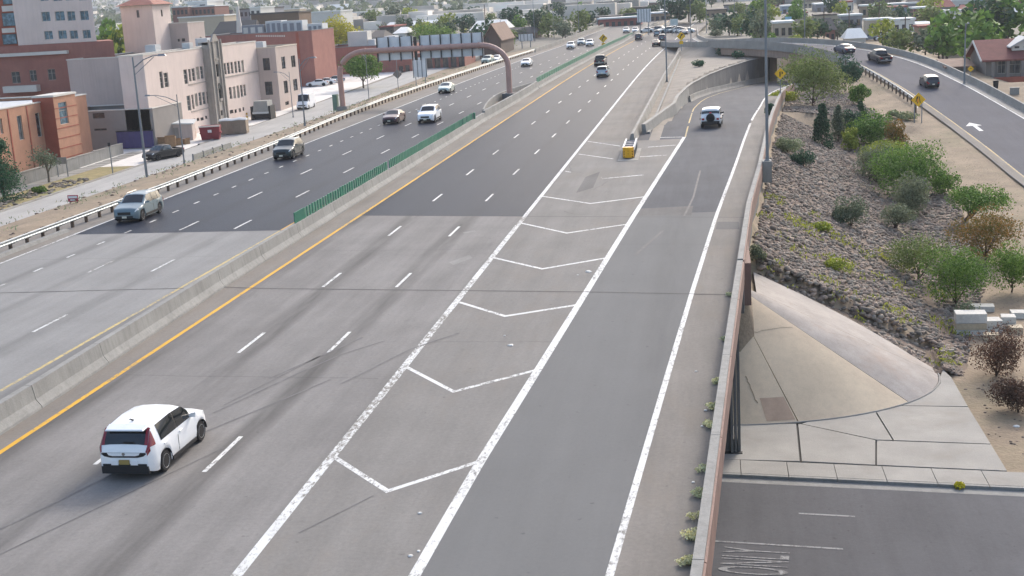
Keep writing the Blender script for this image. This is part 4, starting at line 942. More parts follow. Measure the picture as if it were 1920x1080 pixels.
    body.f += [tuple(range(n)), tuple(range((len(ysn)-1)*n, len(ysn)*n))]
    V0 = body.v; body.build('body', pm, t, smooth=50, world=False)
    def cut(nm, m, y0, y1, sg, side=0, off=.007, k0=0, k1=0):
        mb = MB(); idx = {}
        for i in range(len(ysn)-1):
            ym = (ysn[i]+ysn[i+1])/2
            if not (y0 < ym < y1): continue
            for k in range(n-1):
                if segof(k) not in sg or (side and (k < nh-1) != (side > 0)): continue
                kk = k if k < nh-1 else n-2-k
                if k0 and kk < st[sg[0]]+k0: continue
                if k1 and kk >= st[sg[-1]+1]-k1: continue
                q = []
                for v in (i*n+k, i*n+k+1, (i+1)*n+k+1, (i+1)*n+k):
                    if v not in idx: idx[v] = len(mb.v); mb.v.append(V0[v])
                    q.append(idx[v])
                mb.f.append(tuple(q))
        if not mb.f: return None
        me = mb.mesh(nm); bm = bmesh.new(); bm.from_mesh(me); bmesh.ops.recalc_face_normals(bm, faces=bm.faces); bm.normal_update()
        ctr = Vector((0, 0, .8)); flip = sum((f.normal.dot(f.calc_center_median()-Vector((0, f.calc_center_median().y*.6, .7))) > 0) for f in bm.faces) < len(bm.faces)/2
        if flip: bmesh.ops.reverse_faces(bm, faces=bm.faces); bm.normal_update()
        for v in bm.verts: v.co += v.normal*off
        bm.to_mesh(me); bm.free(); me.polygons.foreach_set('use_smooth', [True]*len(me.polygons)); me.materials.append(m)
        return inst(nm, me, t)
    cut('windscreen', gm_, rf+.05, cowl-.04, (4, 5), k0=1 if not boxy else 0)
    if kind != 'van': cut('rear_window', gm_, rb+.03 if hatch else rb+.05, rr-.01, (4, 5))
    for sd in (1, -1):
        for a, b in segs: cut('side_window', gm_, lerp(cowl, rb, b), lerp(cowl, rb, a), (3,), sd)
        for (a, b), (c_, d_) in zip(segs[:-1], segs[1:]): cut('pillar', TRIM, lerp(cowl, rb, c_), lerp(cowl, rb, b), (3,), sd, .005)
        cut('headlamp', LAMP, F_-.42, F_-.1, (2,), sd, .01, k0=1)
        if not (kind == 'hatch' and extra): cut('tail_lamp', RED, B_+.0, B_+.26, (2,), sd, .012); MB().box(sd*hw*.72-.13, sd*hw*.72+.1, B_-.012, B_+.05, tail-.36, tail-.17).build('tail_lamp', RED, t, world=False)
    if kind == 'pickup':
        bed = MB(); x = hw*.84; y0, y1 = B_+.13, rb-.08
        bed.add([(-x, y0, .75), (x, y0, .75), (x, y1, .75), (-x, y1, .75), (-x, y0, 1.19), (x, y0, 1.19), (x, y1, 1.19), (-x, y1, 1.19)], [(0, 1, 2, 3), (0, 1, 5, 4), (1, 2, 6, 5), (2, 3, 7, 6), (3, 0, 4, 7)]); bed.build('bed', TRIM, t, world=False)
    MB().box(-hw*.84, hw*.84, B_+.14, F_-.2, .2 if kind != 'jeep' else .32, .62).build('underbody', UND, t, world=False)
    key = (r,)
    if key not in WH: WH[key] = wheelmeshes(r, .24 if r < .39 else .28)
    tw, rm = WH[key]
    for yy in (s['af'], s['ar']):
        for sx in (1, -1):
            wo = inst('wheel', tw, t, (sx*(hw-.145), yy, r), 0 if sx > 0 else math.pi); inst('rim', rm, wo)
    fz = hood-dn-.2; wf = hw*(.86 if boxy else .66); wbk = hw*(.92 if boxy else .78)
    for sx in (1, -1):
        MB().hexa([(sx*hw*.93, cowl-.38, belt+.0), (sx*(hw+.17), cowl-.40, belt+.02), (sx*(hw+.17), cowl-.30, belt+.02), (sx*hw*.93, cowl-.25, belt+.0)], [(sx*hw*.93, cowl-.38, belt+.1), (sx*(hw+.16), cowl-.40, belt+.16), (sx*(hw+.16), cowl-.31, belt+.16), (sx*hw*.93, cowl-.27, belt+.1)]).build('mirror', pm if kind != 'jeep' else TRIM, t, world=False)
        if detail > 1:
            for q in [segs[0][1]+.013]:
                y_ = lerp(cowl, rb, q); MB().box(sx*hw*.999-.004, sx*hw*.999+.004, y_-.006, y_+.006, sill+.12, belt-.2).build('door_seam', TRIM, t, world=False)
            for q in segs[:2]:
                y_ = lerp(cowl, rb, q[1])+.1; MB().box(sx*hw*.985-.01, sx*hw*.985+.03, y_, y_+.19, belt-.17, belt-.13).build('door_handle', pm, t, world=False)
    MB().box(-wf*.72, wf*.72, F_-.12, F_+.012, fz-.14, fz+.04).build('grille', TRIM, t, world=False)
    MB().box(-wf*.95, wf*.95, F_-.2, F_+.02, sill+.1, sill+.26).build('front_bumper', TRIM, t, world=False)
    MB().box(-wbk*.96, wbk*.96, B_-.02, B_+.25, sill+.12, sill+.32).build('rear_bumper', TRIM if kind != 'pickup' else CHROME, t, world=False)
    MB().box(-.16, .16, F_+.021, F_+.03, sill+.12, sill+.25).build('number_plate', PLATE, t, world=False)
    pz = tail-.5 if kind != 'hatch' else .52
    MB().box(-.16, .16, B_-.04, B_-.021, pz, pz+.14).build('number_plate', plate or PLATE, t, world=False)
    if extra: extra(t, s, pm, cut)
    return t
def place(px, py, z=None):
    p = at(px, py, 0) if z is None else at(px, py, z)
    return p
def soul_extra(t, s, pm, cut):
    L = s['L']; hw = s['W']/2; B_ = -L/2
    BP = paint('gloss_black_panel', '15161a'); DR = mat('deep_red_lamp', '7d0a1e', .25, .03, 2, coat=.6)
    for sd in (1, -1):
        cut('tail_lamp', DR, B_+.04, s['rr']+.02, (3,), sd, .012); cut('tail_lamp', DR, s['rb']-.02, s['rr']+.03, (4,), sd, .011, k1=2)
        cut('tail_lamp', DR, B_-.01, B_+.1, (2,), sd, .012, k0=1)
    def rearpoly(pts, m, nm, y0):
        mb = MB(); mb.hexa([(x, B_-y0, z) for x, z in pts], [(x, B_+.08, z) for x, z in pts]); mb.build(nm, m, t, world=False)
    q = hw*.78
    rearpoly([(-q, .84), (-q*.86, .76), (-q*.6, .72), (q*.6, .72), (q*.86, .76), (q, .84), (q*.93, .87), (-q*.93, .87)], BP, 'tailgate_surround', .012)
    rearpoly([(-q*.72, .865), (-q*.66, .80), (-q*.5, .775), (q*.5, .775), (q*.66, .80), (q*.72, .865)], pm, 'tailgate_skin', .024)
    for sx in (-1, 1): MB().box(sx*.30-.11, sx*.30+.11, B_-.032, B_, .5, .62).build('bumper_insert', pm, t, world=False)
    MB().box(-hw*.8, hw*.8, B_-.03, B_+.3, .24, .46).build('lower_valance', TRIM, t, world=False)
    MB().tube([(0, -1.3, 1.58), (0, -1.45, 1.66), (0, -1.52, 1.67)], [.03, .02, .008], 8).build('antenna', TRIM, t, world=False)
    MB().box(-.02, .3, B_+.085, B_+.11, 1.13, 1.16).build('rear_wiper', TRIM, t, world=False); lathe(MB(), [(0, .05), (.012, .05)], 14, 'Z').build('badge', CHROME, t, world=False).matrix_basis = Matrix.Translation((0, B_-.026, .835)) @ Matrix.Rotation(R(90), 4, 'X')
    P0 = [(-hw*.70, -1.64, 1.50), (hw*.70, -1.64, 1.50), (hw*.66, -1.93, 1.46), (-hw*.66, -1.93, 1.46)]; P1 = [(-hw*.66, -1.60, 1.565), (hw*.66, -1.60, 1.565), (hw*.62, -1.91, 1.50), (-hw*.62, -1.91, 1.50)]
    MB().hexa(P0, P1).build('spoiler', pm, t, world=False)
    for sx in (-1, 1):
        for yy in (s['af'], s['ar']):
            mb = MB(); n = 12; R0 = s['r']*1.155
            ring = [(math.cos(math.pi*k/n), math.sin(math.pi*k/n)) for k in range(n+1)]
            mb.ribbon([(sx*hw*1.002, yy+c_*R0, s['r']*.97+s_*R0) for c_, s_ in ring], [(sx*hw*.86, yy+c_*R0, s['r']*.97+s_*R0) for c_, s_ in ring]); mb.build('wheel_arch', TRIM, t, world=False, fix=False)
        MB().box(sx*hw*.975-.02, sx*hw*.975+.03, -.85, .85, .2, .31).build('sill_cladding', TRIM, t, world=False)
def rails_extra(t, s, pm, cut):
    for sx in (-1, 1):
        x = sx*s['W']/2*.72; MB().tube([(x, s['rf']-.1, s['H']-.1), (x, s['rf']-.3, s['H']-.01), (x, s['rr']+.3, s['H']-.02), (x, s['rr']+.1, s['H']-.12)], .02, 6).build('roof_rail', CHROME, t, world=False)
        MB().box(sx*s['W']/2*.99-.02, sx*s['W']/2*.99+.03, -.95, .95, .28, .42).build('sill_cladding', TRIM, t, world=False)
def jeep_extra(t, s, pm, cut):
    L = s['L']; mb = MB(); lathe(mb, [(-.12, .1), (-.12, .36), (-.09, .40), (.09, .40), (.12, .36), (.12, .1)], 22)
    o = mb.build('spare_wheel', TY, t, world=False, smooth=40); o.location = (.0, -L/2-.12, .98); o.rotation_euler = (0, 0, R(90))
    MB().box(-.55, .55, -L/2-.34, -L/2-.05, .42, .66).build('steel_bumper', TRIM, t, world=False)
    MB().box(-.09, .09, -L/2-.16, -L/2-.02, 1.42, 1.5).build('brake_lamp', paint('brake_lamp_lit', 'd0203a'), t, world=False)
    for sx in (-1, 1):
        for yy in (s['af'], s['ar']): MB().box(sx*.94-.10, sx*.94+.09, yy-.58, yy+.58, .84, .92).build('wheel_flare', TRIM, t, world=False)
white = 'e6e8ea'
# --- cars near
kp = at(262, 884)
K = vehicle('hatch', 'white boxy hatchback with red framed tailgate in the near middle lane', white, (-16.9, 34.65, .012), R(-1), detail=2, extra=soul_extra, plate=PLY)
vehicle('suv', 'silver blue crossover with roof rails beside the left guardrail', '66787f', (-38.1, 79.7, .012), math.pi+R(1), detail=2, metal=.1, extra=rails_extra)
vehicle('suv', 'dark teal crossover on the shoulder lane near the guardrail', '16292d', (-37.95, 110.8, .012), math.pi+R(1), detail=2, metal=.0, extra=rails_extra)
vehicle('sedan', 'dark red sedan beside the bright white crossover near the gantry', '48232a', (-35.3, 139.9, .012), math.pi, detail=1)
vehicle('suv', 'bright white crossover with dark grille right of the red sedan', 'eceef0', (-31.15, 139.6, .012), math.pi, detail=1, sc=1.07, extra=rails_extra)
vehicle('sedan', 'silver green sedan passing under the gantry close to the guardrail', 'a9b8b4', (-38.1, 183.2, .012), math.pi, detail=1, metal=.4, glassm=GLB)
vehicle('jeep', 'white boxy off roader with rear spare wheel on the exit ramp', white, (-.15, 122.4, .03), R(-3.2), detail=1, extra=jeep_extra)
p = at(1129, 145, 0); vehicle('suv', 'silver crossover close behind the dark pickup on the freeway', 'a9b3ba', (p.x, p.y+2, .012), 0, detail=1, metal=.3)
p = at(1124, 124, 0); vehicle('pickup', 'dark pickup truck just ahead of the silver crossover', '2b3032', (p.x, p.y+2.5, .012), 0, 'pickup_truck', 'pickup', 1)
for px, py, kind, c, lb in ((1197, 76, 'suv', '38414c', 'far dark car beside the green median screen'), (1230, 87, 'sedan', '3c3a38', 'far dark low car in the middle lane'), (1241, 77, 'suv', '4b5a63', 'far blue grey car by the right edge of the freeway'), (1232, 70, 'suv', '8a9aa0', 'pale far car just behind the blue grey one'), (1284, 67, 'sedan', 'b0b4b4', 'far pale car near the distant curve sign')):
    p = at(px, py, 0); vehicle(kind, lb, c, (p.x, p.y+2, .02+max(0, p.y-330)*.012), 0, detail=1)
for px, py, kind, c, lb in ((985, 125, 'sedan', 'dcdfe0', 'pale car in the far left lane right of the gantry leg'), (1069, 92, 'suv', 'e4e6e6', 'leading white car of the far oncoming group'), (1089, 85, 'suv', 'aab6b8', 'silver car between two white oncoming cars'), (1105, 87, 'suv', 'eef0f0', 'white car nearest the median in the oncoming group'), (1174, 66, 'suv', 'e8e8e8', 'tiny white car left of the far end of the median'), (1191, 66, 'suv', 'e6e6e6', 'tiny white car right of the far end of the median')):
    p = at(px, py, 0); vehicle(kind, lb, c, (p.x, p.y+2, .02+max(0, p.y-330)*.012), math.pi, detail=1)
for px, py, kind, c, lb in ((912, 121, 'suv', '9fb0a8', 'left of two pale cars on the frontage road right of the gantry'), (929, 118, 'sedan', 'd8dada', 'right of two pale cars on the frontage road right of the gantry')):
    p = hit(px, py); vehicle(kind, lb, c, (p.x, p.y+2, p.z+.1), math.pi-R(6), detail=1)
# --- right hand road
def on_rr(px, py, dz=0):
    z = 0
    for _ in range(25):
        p = at(px, py, z); z = lerp(z, float(np.interp(p.y, _ys, _zs)), .5)
    i = float(np.interp(p.y+2, _ys, _xs))-float(np.interp(p.y-2, _ys, _xs)); return Vector((p.x, p.y, z+.02)), math.atan2(-i, 4), math.atan2(float(np.interp(p.y+2, _ys, _zs))-float(np.interp(p.y-2, _ys, _zs)), 4)
for px, py, kind, c, lb, nm, cat in ((1749, 166, 'hatch', '141d2c', 'dark blue hatchback descending the right hand road', 'car', 'car'), (1657, 119, 'pickup', '23292f', 'dark pickup truck on the bend of the right hand road', 'pickup_truck', 'pickup'), (1592, 101, 'sedan', '2f4258', 'blue sedan just coming off the overpass', 'car', 'car')):
    p, rz, tl = on_rr(px, py); d = Vector((-math.sin(rz), math.cos(rz), 0))
    o = vehicle(kind, lb, c, p+d*1.8+Vector((0, 0, math.tan(tl)*1.8)), rz, nm, cat, 1); o.rotation_euler = (tl, 0, rz)
# --- left lots
p = hit(287, 303); vehicle('pickup', 'black pickup truck parked by the frontage street', '1d2124', (p.x+.6, p.y+2.0, p.z+.1), R(158), 'pickup_truck', 'pickup', 1, glassm=GLB)
p = hit(566, 207); vehicle('van', 'white high roofed delivery van driving past the beige building', white, (p.x, p.y+2.6, p.z+.1), math.pi+R(3), 'van', 'van', 1)
for px, py, kind, c, rz, lb in ((593, 163, 'sedan', 'd9dcde', R(100), 'white sedan parked nearest the beige building'), (607, 160, 'sedan', 'e2e4e6', R(100), 'white sedan parked between two other cars'), (624, 156, 'sedan', '8fa0aa', R(105), 'grey blue sedan parked at the right of the white ones')):
    p = hit(px, py); vehicle(kind, lb, c, (p.x, p.y+1, p.z+.1), rz, detail=1, group='cars parked in the lot behind the gantry')
def boxtruck(px, py, rz, label, col, sc=1.0):
    p = hit(px, py); t = thing('box_truck', label, 'truck', (p.x, p.y+2, p.z+.1), rz); t.scale = (sc,)*3
    w_ = paint('truck_white_'+col, col)
    mb = MB(); mb.box(-1.2, 1.2, -3.4, 1.1, .75, 3.3); mb.build('cargo_box', w_, t, world=False)
    mb = MB(); mb.hexa([(-1.05, 1.2, .5), (1.05, 1.2, .5), (1.0, 3.1, .5), (-1.0, 3.1, .5)], [(-1.0, 1.2, 2.3), (1.0, 1.2, 2.3), (.95, 2.1, 2.25), (-.95, 2.1, 2.25)]); mb.build('cab', w_, t, world=False)
    mb = MB(); mb.hexa([(-1.0, 2.2, .5), (1.0, 2.2, .5), (.95, 3.3, .5), (-.95, 3.3, .5)], [(-1.0, 2.2, 1.35), (1.0, 2.2, 1.35), (.9, 3.2, 1.2), (-.9, 3.2, 1.2)]); mb.build('hood', w_, t, world=False)
    MB().hexa([(-.9, 2.78, 1.38), (.9, 2.78, 1.38), (.9, 2.8, 1.38), (-.9, 2.8, 1.38)], [(-.85, 2.14, 2.15), (.85, 2.14, 2.15), (.85, 2.17, 2.15), (-.85, 2.17, 2.15)]).build('windscreen', GL, t, world=False)
    MB().box(-.9, .9, -3.3, 3.1, .4, .75).build('chassis', TRIM, t, world=False)
    tw, rm = WH[(.40,)]
    for yy in (2.35, -2.0):
        for sx in (1, -1): wo = inst('wheel', tw, t, (sx*.95, yy, .41), 0 if sx > 0 else math.pi); inst('rim', rm, wo)
boxtruck(573, 146, R(-80), 'white box truck half hidden behind the beige building', 'dfe3e4')
boxtruck(592, 136, R(-95), 'smaller white truck parked beyond the white sedans', 'd5d9da', .8)
# parked cars lined up at the end of the freeway and in the lot on the right
rnd.seed(11)
for k in range(9):
    px = 1212+k*9.5+rnd.uniform(-2, 2); p = hit(px, 61+rnd.uniform(-1.5, 1.5)); c = rnd.choice(['dfe2e2', '9aa5ab', '5b666e', 'c9cfd2', '3f474d', '8d3a3a'])
    vehicle(rnd.choice(['suv', 'sedan']), 'far car, '+('first', 'second', 'third', 'fourth', 'fifth', 'sixth', 'seventh', 'eighth', 'ninth')[k]+' from the left in the row across the freeway end', c, (p.x, p.y, p.z+.05), R(90+rnd.uniform(-25, 25)), detail=1, group='far parked cars across the freeway end')
for k in range(14):
    px = 1635+k*8+rnd.uniform(-3, 3); py = 76-(k % 3)*4.5; p = hit(px, py); c = rnd.choice(['dfe2e2', 'c5ccd0', '7f8a92', 'e8eaea', '455059', '8a3b3b'])
    vehicle(rnd.choice(['suv', 'sedan']), 'parked car, '+('first', 'second', 'third', 'fourth', 'fifth', 'sixth', 'seventh', 'eighth', 'ninth', 'tenth', 'eleventh', 'twelfth', 'thirteenth', 'last')[k]+' from the left in the lot beyond the right hand road', c, (p.x, p.y, p.z+.05), R(70+rnd.uniform(-15, 15)), detail=1, group='cars parked in the lot beyond the right hand road')
# ------------------------------------------------------------------ vegetation
BARK = mat('bark', '4d4036', .95, .25, 4, 30); BARKG = mat('grey_bark', '6f675c', .95, .2, 4, 30)
LM = {'olive': leafmat('olive_foliage', '5b6a3c', '7d8a55'), 'teal': leafmat('blue_green_foliage', '35503f', '4d6a55'), 'dark': leafmat('dark_juniper_foliage', '2f4536', '44604a'),
      'green': leafmat('green_foliage', '4b6a32', '6d8c45'), 'bright': leafmat('bright_green_foliage', '50702f', '768f45'), 'yellow': leafmat('yellow_green_foliage', '7d8a35', 'a3a84a'),
      'grey': leafmat('grey_green_foliage', '5a6552', '7a8270'), 'rust': leafmat('rusty_green_foliage', '5b6434', '8f6a3c'), 'maroon': leafmat('maroon_foliage', '4a3834', '6a4f45'),
      'gold': leafmat('golden_foliage', 'a09a28', 'c4b93a'), 'sage': leafmat('sage_foliage', '7c8468', '9aa082'), 'weed': leafmat('pale_weed_foliage', 'b9b690', 'e0dec2'), 'pine': leafmat('pine_foliage', '2f4a3a', '3f6a4e')}
def crown_mesh(rx, ry, rz, n, leaf, seed, clumps=14, shape='round', name='crown', m=None, fill=.55):
    g_ = np.random.default_rng(seed); cl = []
    for k in range(clumps):
        while True:
            v = g_.uniform(-1, 1, 3)
            if np.linalg.norm(v) < 1: break
        v *= .72; cr = g_.uniform(.34, .56)
        if shape == 'cone': v[2] = g_.uniform(-.85, .8); k_ = (1-v[2])/2*.75; a = g_.uniform(0, 6.28); v[0], v[1] = math.cos(a)*k_*.7, math.sin(a)*k_*.7; cr = .16+.26*(1-v[2])/2
        if shape == 'flat': v[2] = abs(v[2])*.9-.3
        if shape == 'low': v[2] = abs(v[2])*.9-.4
        cl.append((v, cr))
    idx = g_.integers(0, clumps, n); d = g_.normal(size=(n, 3)); d /= np.linalg.norm(d, axis=1)[:, None]
    rr2 = g_.uniform(fill, 1.0, n)**.5
    C = np.array([cl[i][0] for i in idx]); Rr = np.array([cl[i][1] for i in idx])
    P = (C+d*(Rr*rr2)[:, None])*np.array([rx, ry, rz])
    stray = g_.uniform(size=n) < .07; P[stray] += d[stray]*np.array([rx, ry, rz])*g_.uniform(.05, .22, (stray.sum(), 1))
    nr = d+g_.normal(size=(n, 3))*.7; nr /= np.linalg.norm(nr, axis=1)[:, None]
    a = np.cross(nr, g_.normal(size=(n, 3))); a /= np.linalg.norm(a, axis=1)[:, None]; b = np.cross(nr, a)
    s = leaf*g_.uniform(.6, 1.3, n)[:, None]
    V = np.stack([P-a*s*.5, P+b*s*.32, P+a*s*.5, P-b*s*.32], 1).reshape(-1, 3)
    me = bpy.data.meshes.new(name); me.vertices.add(4*n); me.vertices.foreach_set('co', V.ravel()); me.loops.add(4*n); me.loops.foreach_set('vertex_index', np.arange(4*n, dtype=np.int32))
    me.polygons.add(n); me.polygons.foreach_set('loop_start', np.arange(0, 4*n, 4, dtype=np.int32)); me.update(); me.validate()
    if m: me.materials.append(m)
    return me, cl
def plant(name, label, cat, base, w, h, kind, seed, n=1600, leaf=.17, trunk=.0, shape='round', clumps=14, limbs=3, group=None, depth=None, bark=None, lean=0):
    """trunk = height of clear stem; w, h = spread and overall height in metres"""
    t = thing(name, label, cat, base, 0, group); rx = w/2; rz = (h-trunk)/2; ry = (depth or w)/2
    me, cl = crown_mesh(rx, ry, rz, int(n*2.3), leaf*1.12, seed, int(clumps*1.3), shape, 'crown', LM[kind]); o = inst('crown', me, t, (lean, 0, trunk+rz*(.92 if shape != 'low' else .9)))
    g_ = random.Random(seed); mb = MB(); bk = bark or BARK; r0 = max(.025, min(.16, w*.028))*(1 if trunk > .12*h else .5)
    top = trunk+rz*.7
    mb.tube([(0, 0, -.25), (lean*.3+.03*w*g_.uniform(-1, 1), 0, trunk*.6+.05), (lean*.7, 0, top*.75), (lean, 0, top)], [r0*1.25, r0, r0*.75, r0*.35], 7)
    for k in range(limbs):
        a = 2*math.pi*k/limbs+g_.uniform(0, 1); z0 = trunk*g_.uniform(.45, .9)+.05; q = cl[k % len(cl)][0]
        mb.tube([(lean*.5, 0, z0), (lean*.6+math.cos(a)*rx*.3, math.sin(a)*ry*.3, lerp(z0, trunk+rz, .6)), (lean+math.cos(a)*rx*.6, math.sin(a)*ry*.6, trunk+rz*1.1)], [r0*.7, r0*.5, r0*.2], 6)
    mb.build('trunk', bk, t, world=False, smooth=60)
    return t
def shrub_px(x0, x1, y0, y1, base_y, kind, label, seed, n=1400, shape='round', trunk_f=0., leaf=None, clumps=14, name='shrub', cat='shrub', limbs=3, base_x=None, group=None, bark=None):
    b = hit(base_x or (x0+x1)/2, base_y); pm = FPX/(b.y+2)
    w = (x1-x0)/pm*1.26; h = (base_y-y0)/pm*1.08; lean = ((x0+x1)/2-(base_x or (x0+x1)/2))/pm
    return plant(name, label, cat, b, w, h, kind, seed, n, leaf or max(.09, 3.4/pm), h*trunk_f, shape, clumps, limbs, group, bark=bark, lean=lean)
SL = [(1474, 1578, 104, 188, 200, 'olive', 'large spreading olive coloured tree beside the overpass opening', 3200, 'round', .18, 22),
 (1560, 1608, 110, 157, 172, 'teal', 'round dark tree on a bare red trunk right of the large olive tree', 1500, 'round', .25, 12),
 (1594, 1626, 162, 192, 198, 'green', 'small round green tree below the curving guardrail', 900, 'round', .2, 9),
 (1522, 1561, 193, 272, 274, 'dark', 'tall dark juniper, leftmost of the row on the slope', 1900, 'cone', .02, 20),
 (1554, 1588, 200, 265, 268, 'grey', 'slimmer grey green juniper beside the tall dark one', 1300, 'cone', .03, 16),
 (1580, 1612, 205, 256, 258, 'teal', 'middle shrub of the dark row behind the yellowish bush', 1100, 'round', .03, 12),
 (1598, 1632, 192, 240, 244, 'dark', 'dark pointed shrub at the back of the row', 1100, 'cone', .03, 12),
 (1602, 1668, 214, 266, 270, 'green', 'broad green shrub in the upper middle of the slope', 2000, 'round', .04, 16),
 (1660, 1704, 226, 278, 285, 'rust', 'thin brownish green shrub at the right of the row', 900, 'round', .1, 12),
 (1580, 1613, 240, 274, 282, 'yellow', 'small yellow green bush in front of the dark row', 800, 'round', .2, 9),
 (1618, 1692, 256, 296, 305, 'yellow', 'wide yellow green bush behind the largest shrub', 1500, 'flat', .1, 14),
 (1606, 1678, 276, 342, 344, 'grey', 'grey green shrub left of the largest shrub', 2000, 'round', .02, 16),
 (1648, 1766, 272, 368, 370, 'green', 'largest rounded green shrub on the slope', 4200, 'round', .02, 26),
 (1678, 1748, 328, 402, 404, 'grey', 'grey green shrub just below the largest shrub', 2200, 'round', .03, 18),
 (1752, 1792, 312, 362, 366, 'green', 'small green shrub at the right of the largest shrub', 1100, 'round', .03, 10),
 (1784, 1882, 342, 400, 418, 'green', 'light green flat topped tree with forked trunk near the right road', 2200, 'flat', .42, 18),
 (1792, 1904, 398, 468, 492, 'rust', 'rust tinged tree with dark trunk right of centre on the slope', 2600, 'round', .3, 18),
 (1668, 1780, 426, 520, 530, 'olive', 'thin olive tree with sparse crown behind the bright green tree', 2000, 'flat', .25, 18),
 (1735, 1848, 462, 556, 575, 'bright', 'bright green dense tree nearest the pallets of stone', 3400, 'round', .15, 22),
 (1856, 1935, 456, 528, 548, 'bright', 'bright green tree cut by the right edge of the view', 2400, 'round', .25, 16),
 (1568, 1622, 368, 426, 427, 'grey', 'lone grey green bush among the stones in mid slope', 1400, 'round', .02, 12),
 (1650, 1710, 376, 420, 434, 'grey', 'small grey tree with bent trunk in mid slope', 1100, 'flat', .35, 12),
 (1520, 1556, 412, 434, 434, 'yellow', 'low yellow green tuft among the stones', 600, 'low', .0, 7),
 (1456, 1500, 250, 288, 289, 'sage', 'upper of two sage clumps near the ramp wall', 700, 'low', .0, 9),
 (1486, 1526, 272, 312, 313, 'teal', 'lower of two sage clumps near the ramp wall', 700, 'low', .0, 9),
 (1434, 1450, 192, 216, 217, 'teal', 'small dark bush against the ramp wall', 500, 'round', .0, 6),
 (1447, 1492, 166, 190, 192, 'yellow', 'yellow green weeds around the loop sign pole', 800, 'low', .0, 10),
 (1660, 1686, 204, 220, 221, 'sage', 'left of two grass tufts below the merge sign', 300, 'low', .0, 5),
 (1686, 1718, 205, 224, 225, 'sage', 'right of two grass tufts below the merge sign', 360, 'low', .0, 6),
 (1548, 1592, 476, 508, 509, 'yellow', 'patch of yellow green weeds above the slope paving', 500, 'low', .0, 9),
 (1404, 1432, 448, 488, 490, 'grey', 'grey weeds at the top corner of the slope paving', 500, 'low', .0, 8),
 (1826, 1912, 612, 700, 706, 'maroon', 'maroon bush in front of the stacked stone pallets', 2200, 'round', .02, 16),
 (1868, 1950, 690, 768, 774, 'maroon', 'low maroon bush at the right edge below the other one', 1800, 'low', .0, 14),
 (1790, 1830, 546, 612, 616, 'grey', 'dark grey green weeds left of the stone pallets', 600, 'low', .0, 8),
 (1346, 1368, 84, 104, 104, 'teal', 'left of two spiky desert plants on the dirt island', 260, 'low', .0, 6),
 (1372, 1394, 92, 110, 110, 'teal', 'right of two spiky desert plants on the dirt island', 260, 'low', .0, 6),
 (1298, 1324, 110, 125, 125, 'teal', 'low desert plant alone on the dirt island', 260, 'low', .0, 6)]
for i, (x0, x1, y0, y1, by, kind, lb, n, shape, tf, cl) in enumerate(SL):
    tree = tf >= .15; tf = tf*.4
    shrub_px(x0, x1, y0, y1, by, kind, lb, 100+i, n, shape, tf, clumps=cl, name='tree' if tree else 'shrub', cat='tree' if tree else 'shrub', group='shrubs and trees on the stony slope' if x0 > 1430 else 'desert plants on the dirt island', base_x=1802 if x0 == 1784 else 1845 if x0 == 1792 else 1738 if x0 == 1735 and False else None)
# left side trees
shrub_px(-40, 62, 252, 372, 376, 'pine', 'dark green conifer at the left edge of the view', 201, 4200, 'cone', .04, clumps=34, name='conifer_tree', cat='tree')
shrub_px(62, 122, 268, 335, 343, 'grey', 'small bare grey street tree on the verge', 202, 500, 'round', .35, clumps=12, name='street_tree', cat='tree', bark=BARKG)
shrub_px(62, 86, 344, 362, 363, 'bright', 'low green shrub at the foot of the bare street tree', 203, 400, 'low', 0, clumps=6)
shrub_px(652, 712, 98, 158, 166, 'bright', 'bushy green tree under the left half of the gantry', 204, 2600, 'round', .22, clumps=18, name='street_tree', cat='tree', limbs=4)
shrub_px(604, 672, 34, 82, 92, 'gold', 'golden yellow tree behind the red brick building', 205, 1800, 'round', .05, clumps=16, name='street_tree', cat='tree')
shrub_px(776, 862, 46, 80, 86, 'bright', 'low spreading green tree behind the gantry signs', 206, 1800, 'round', .0, clumps=18, name='street_tree', cat='tree')
shrub_px(605, 650, 62, 82, 86, 'green', 'green tree below the golden yellow one', 207, 900, 'round', .0, clumps=9, name='street_tree', cat='tree')
# weeds along the foot of the parapet
rnd.seed(5)
for k, (px, py, n) in enumerate(((1280, 1060, 330), (1290, 1008, 260), (1303, 973, 60), (1298, 930, 280), (1312, 885, 90), (1322, 800, 260), (1330, 765, 180), (1336, 718, 120), (1352, 640, 120), (1368, 555, 110))):
    p = at(px, py, 0); x = interp(p.y, WALL_R)-.16
    plant('weed', ('largest and nearest ', 'second nearest ', 'dusty third ', 'pale fourth ', 'thin fifth ', 'small sixth ', 'small seventh ', 'sparse eighth ', 'sparse ninth ', 'farthest ')[k]+'weed tuft at the foot of the ramp parapet', 'weed', (x, p.y, 0), .5+.16*(n > 120), .26, 'weed', 300+k, n, .07, 0, 'low', 6, 1, 'weeds along the foot of the parapet')
p = hit(1792, 912); plant('weed', 'bright yellow weed in the gutter of the avenue', 'weed', (p.x, ky(p.x, 48.72), -6.19), .5, .32, 'gold', 330, 160, .08, 0, 'low', 6, 1)
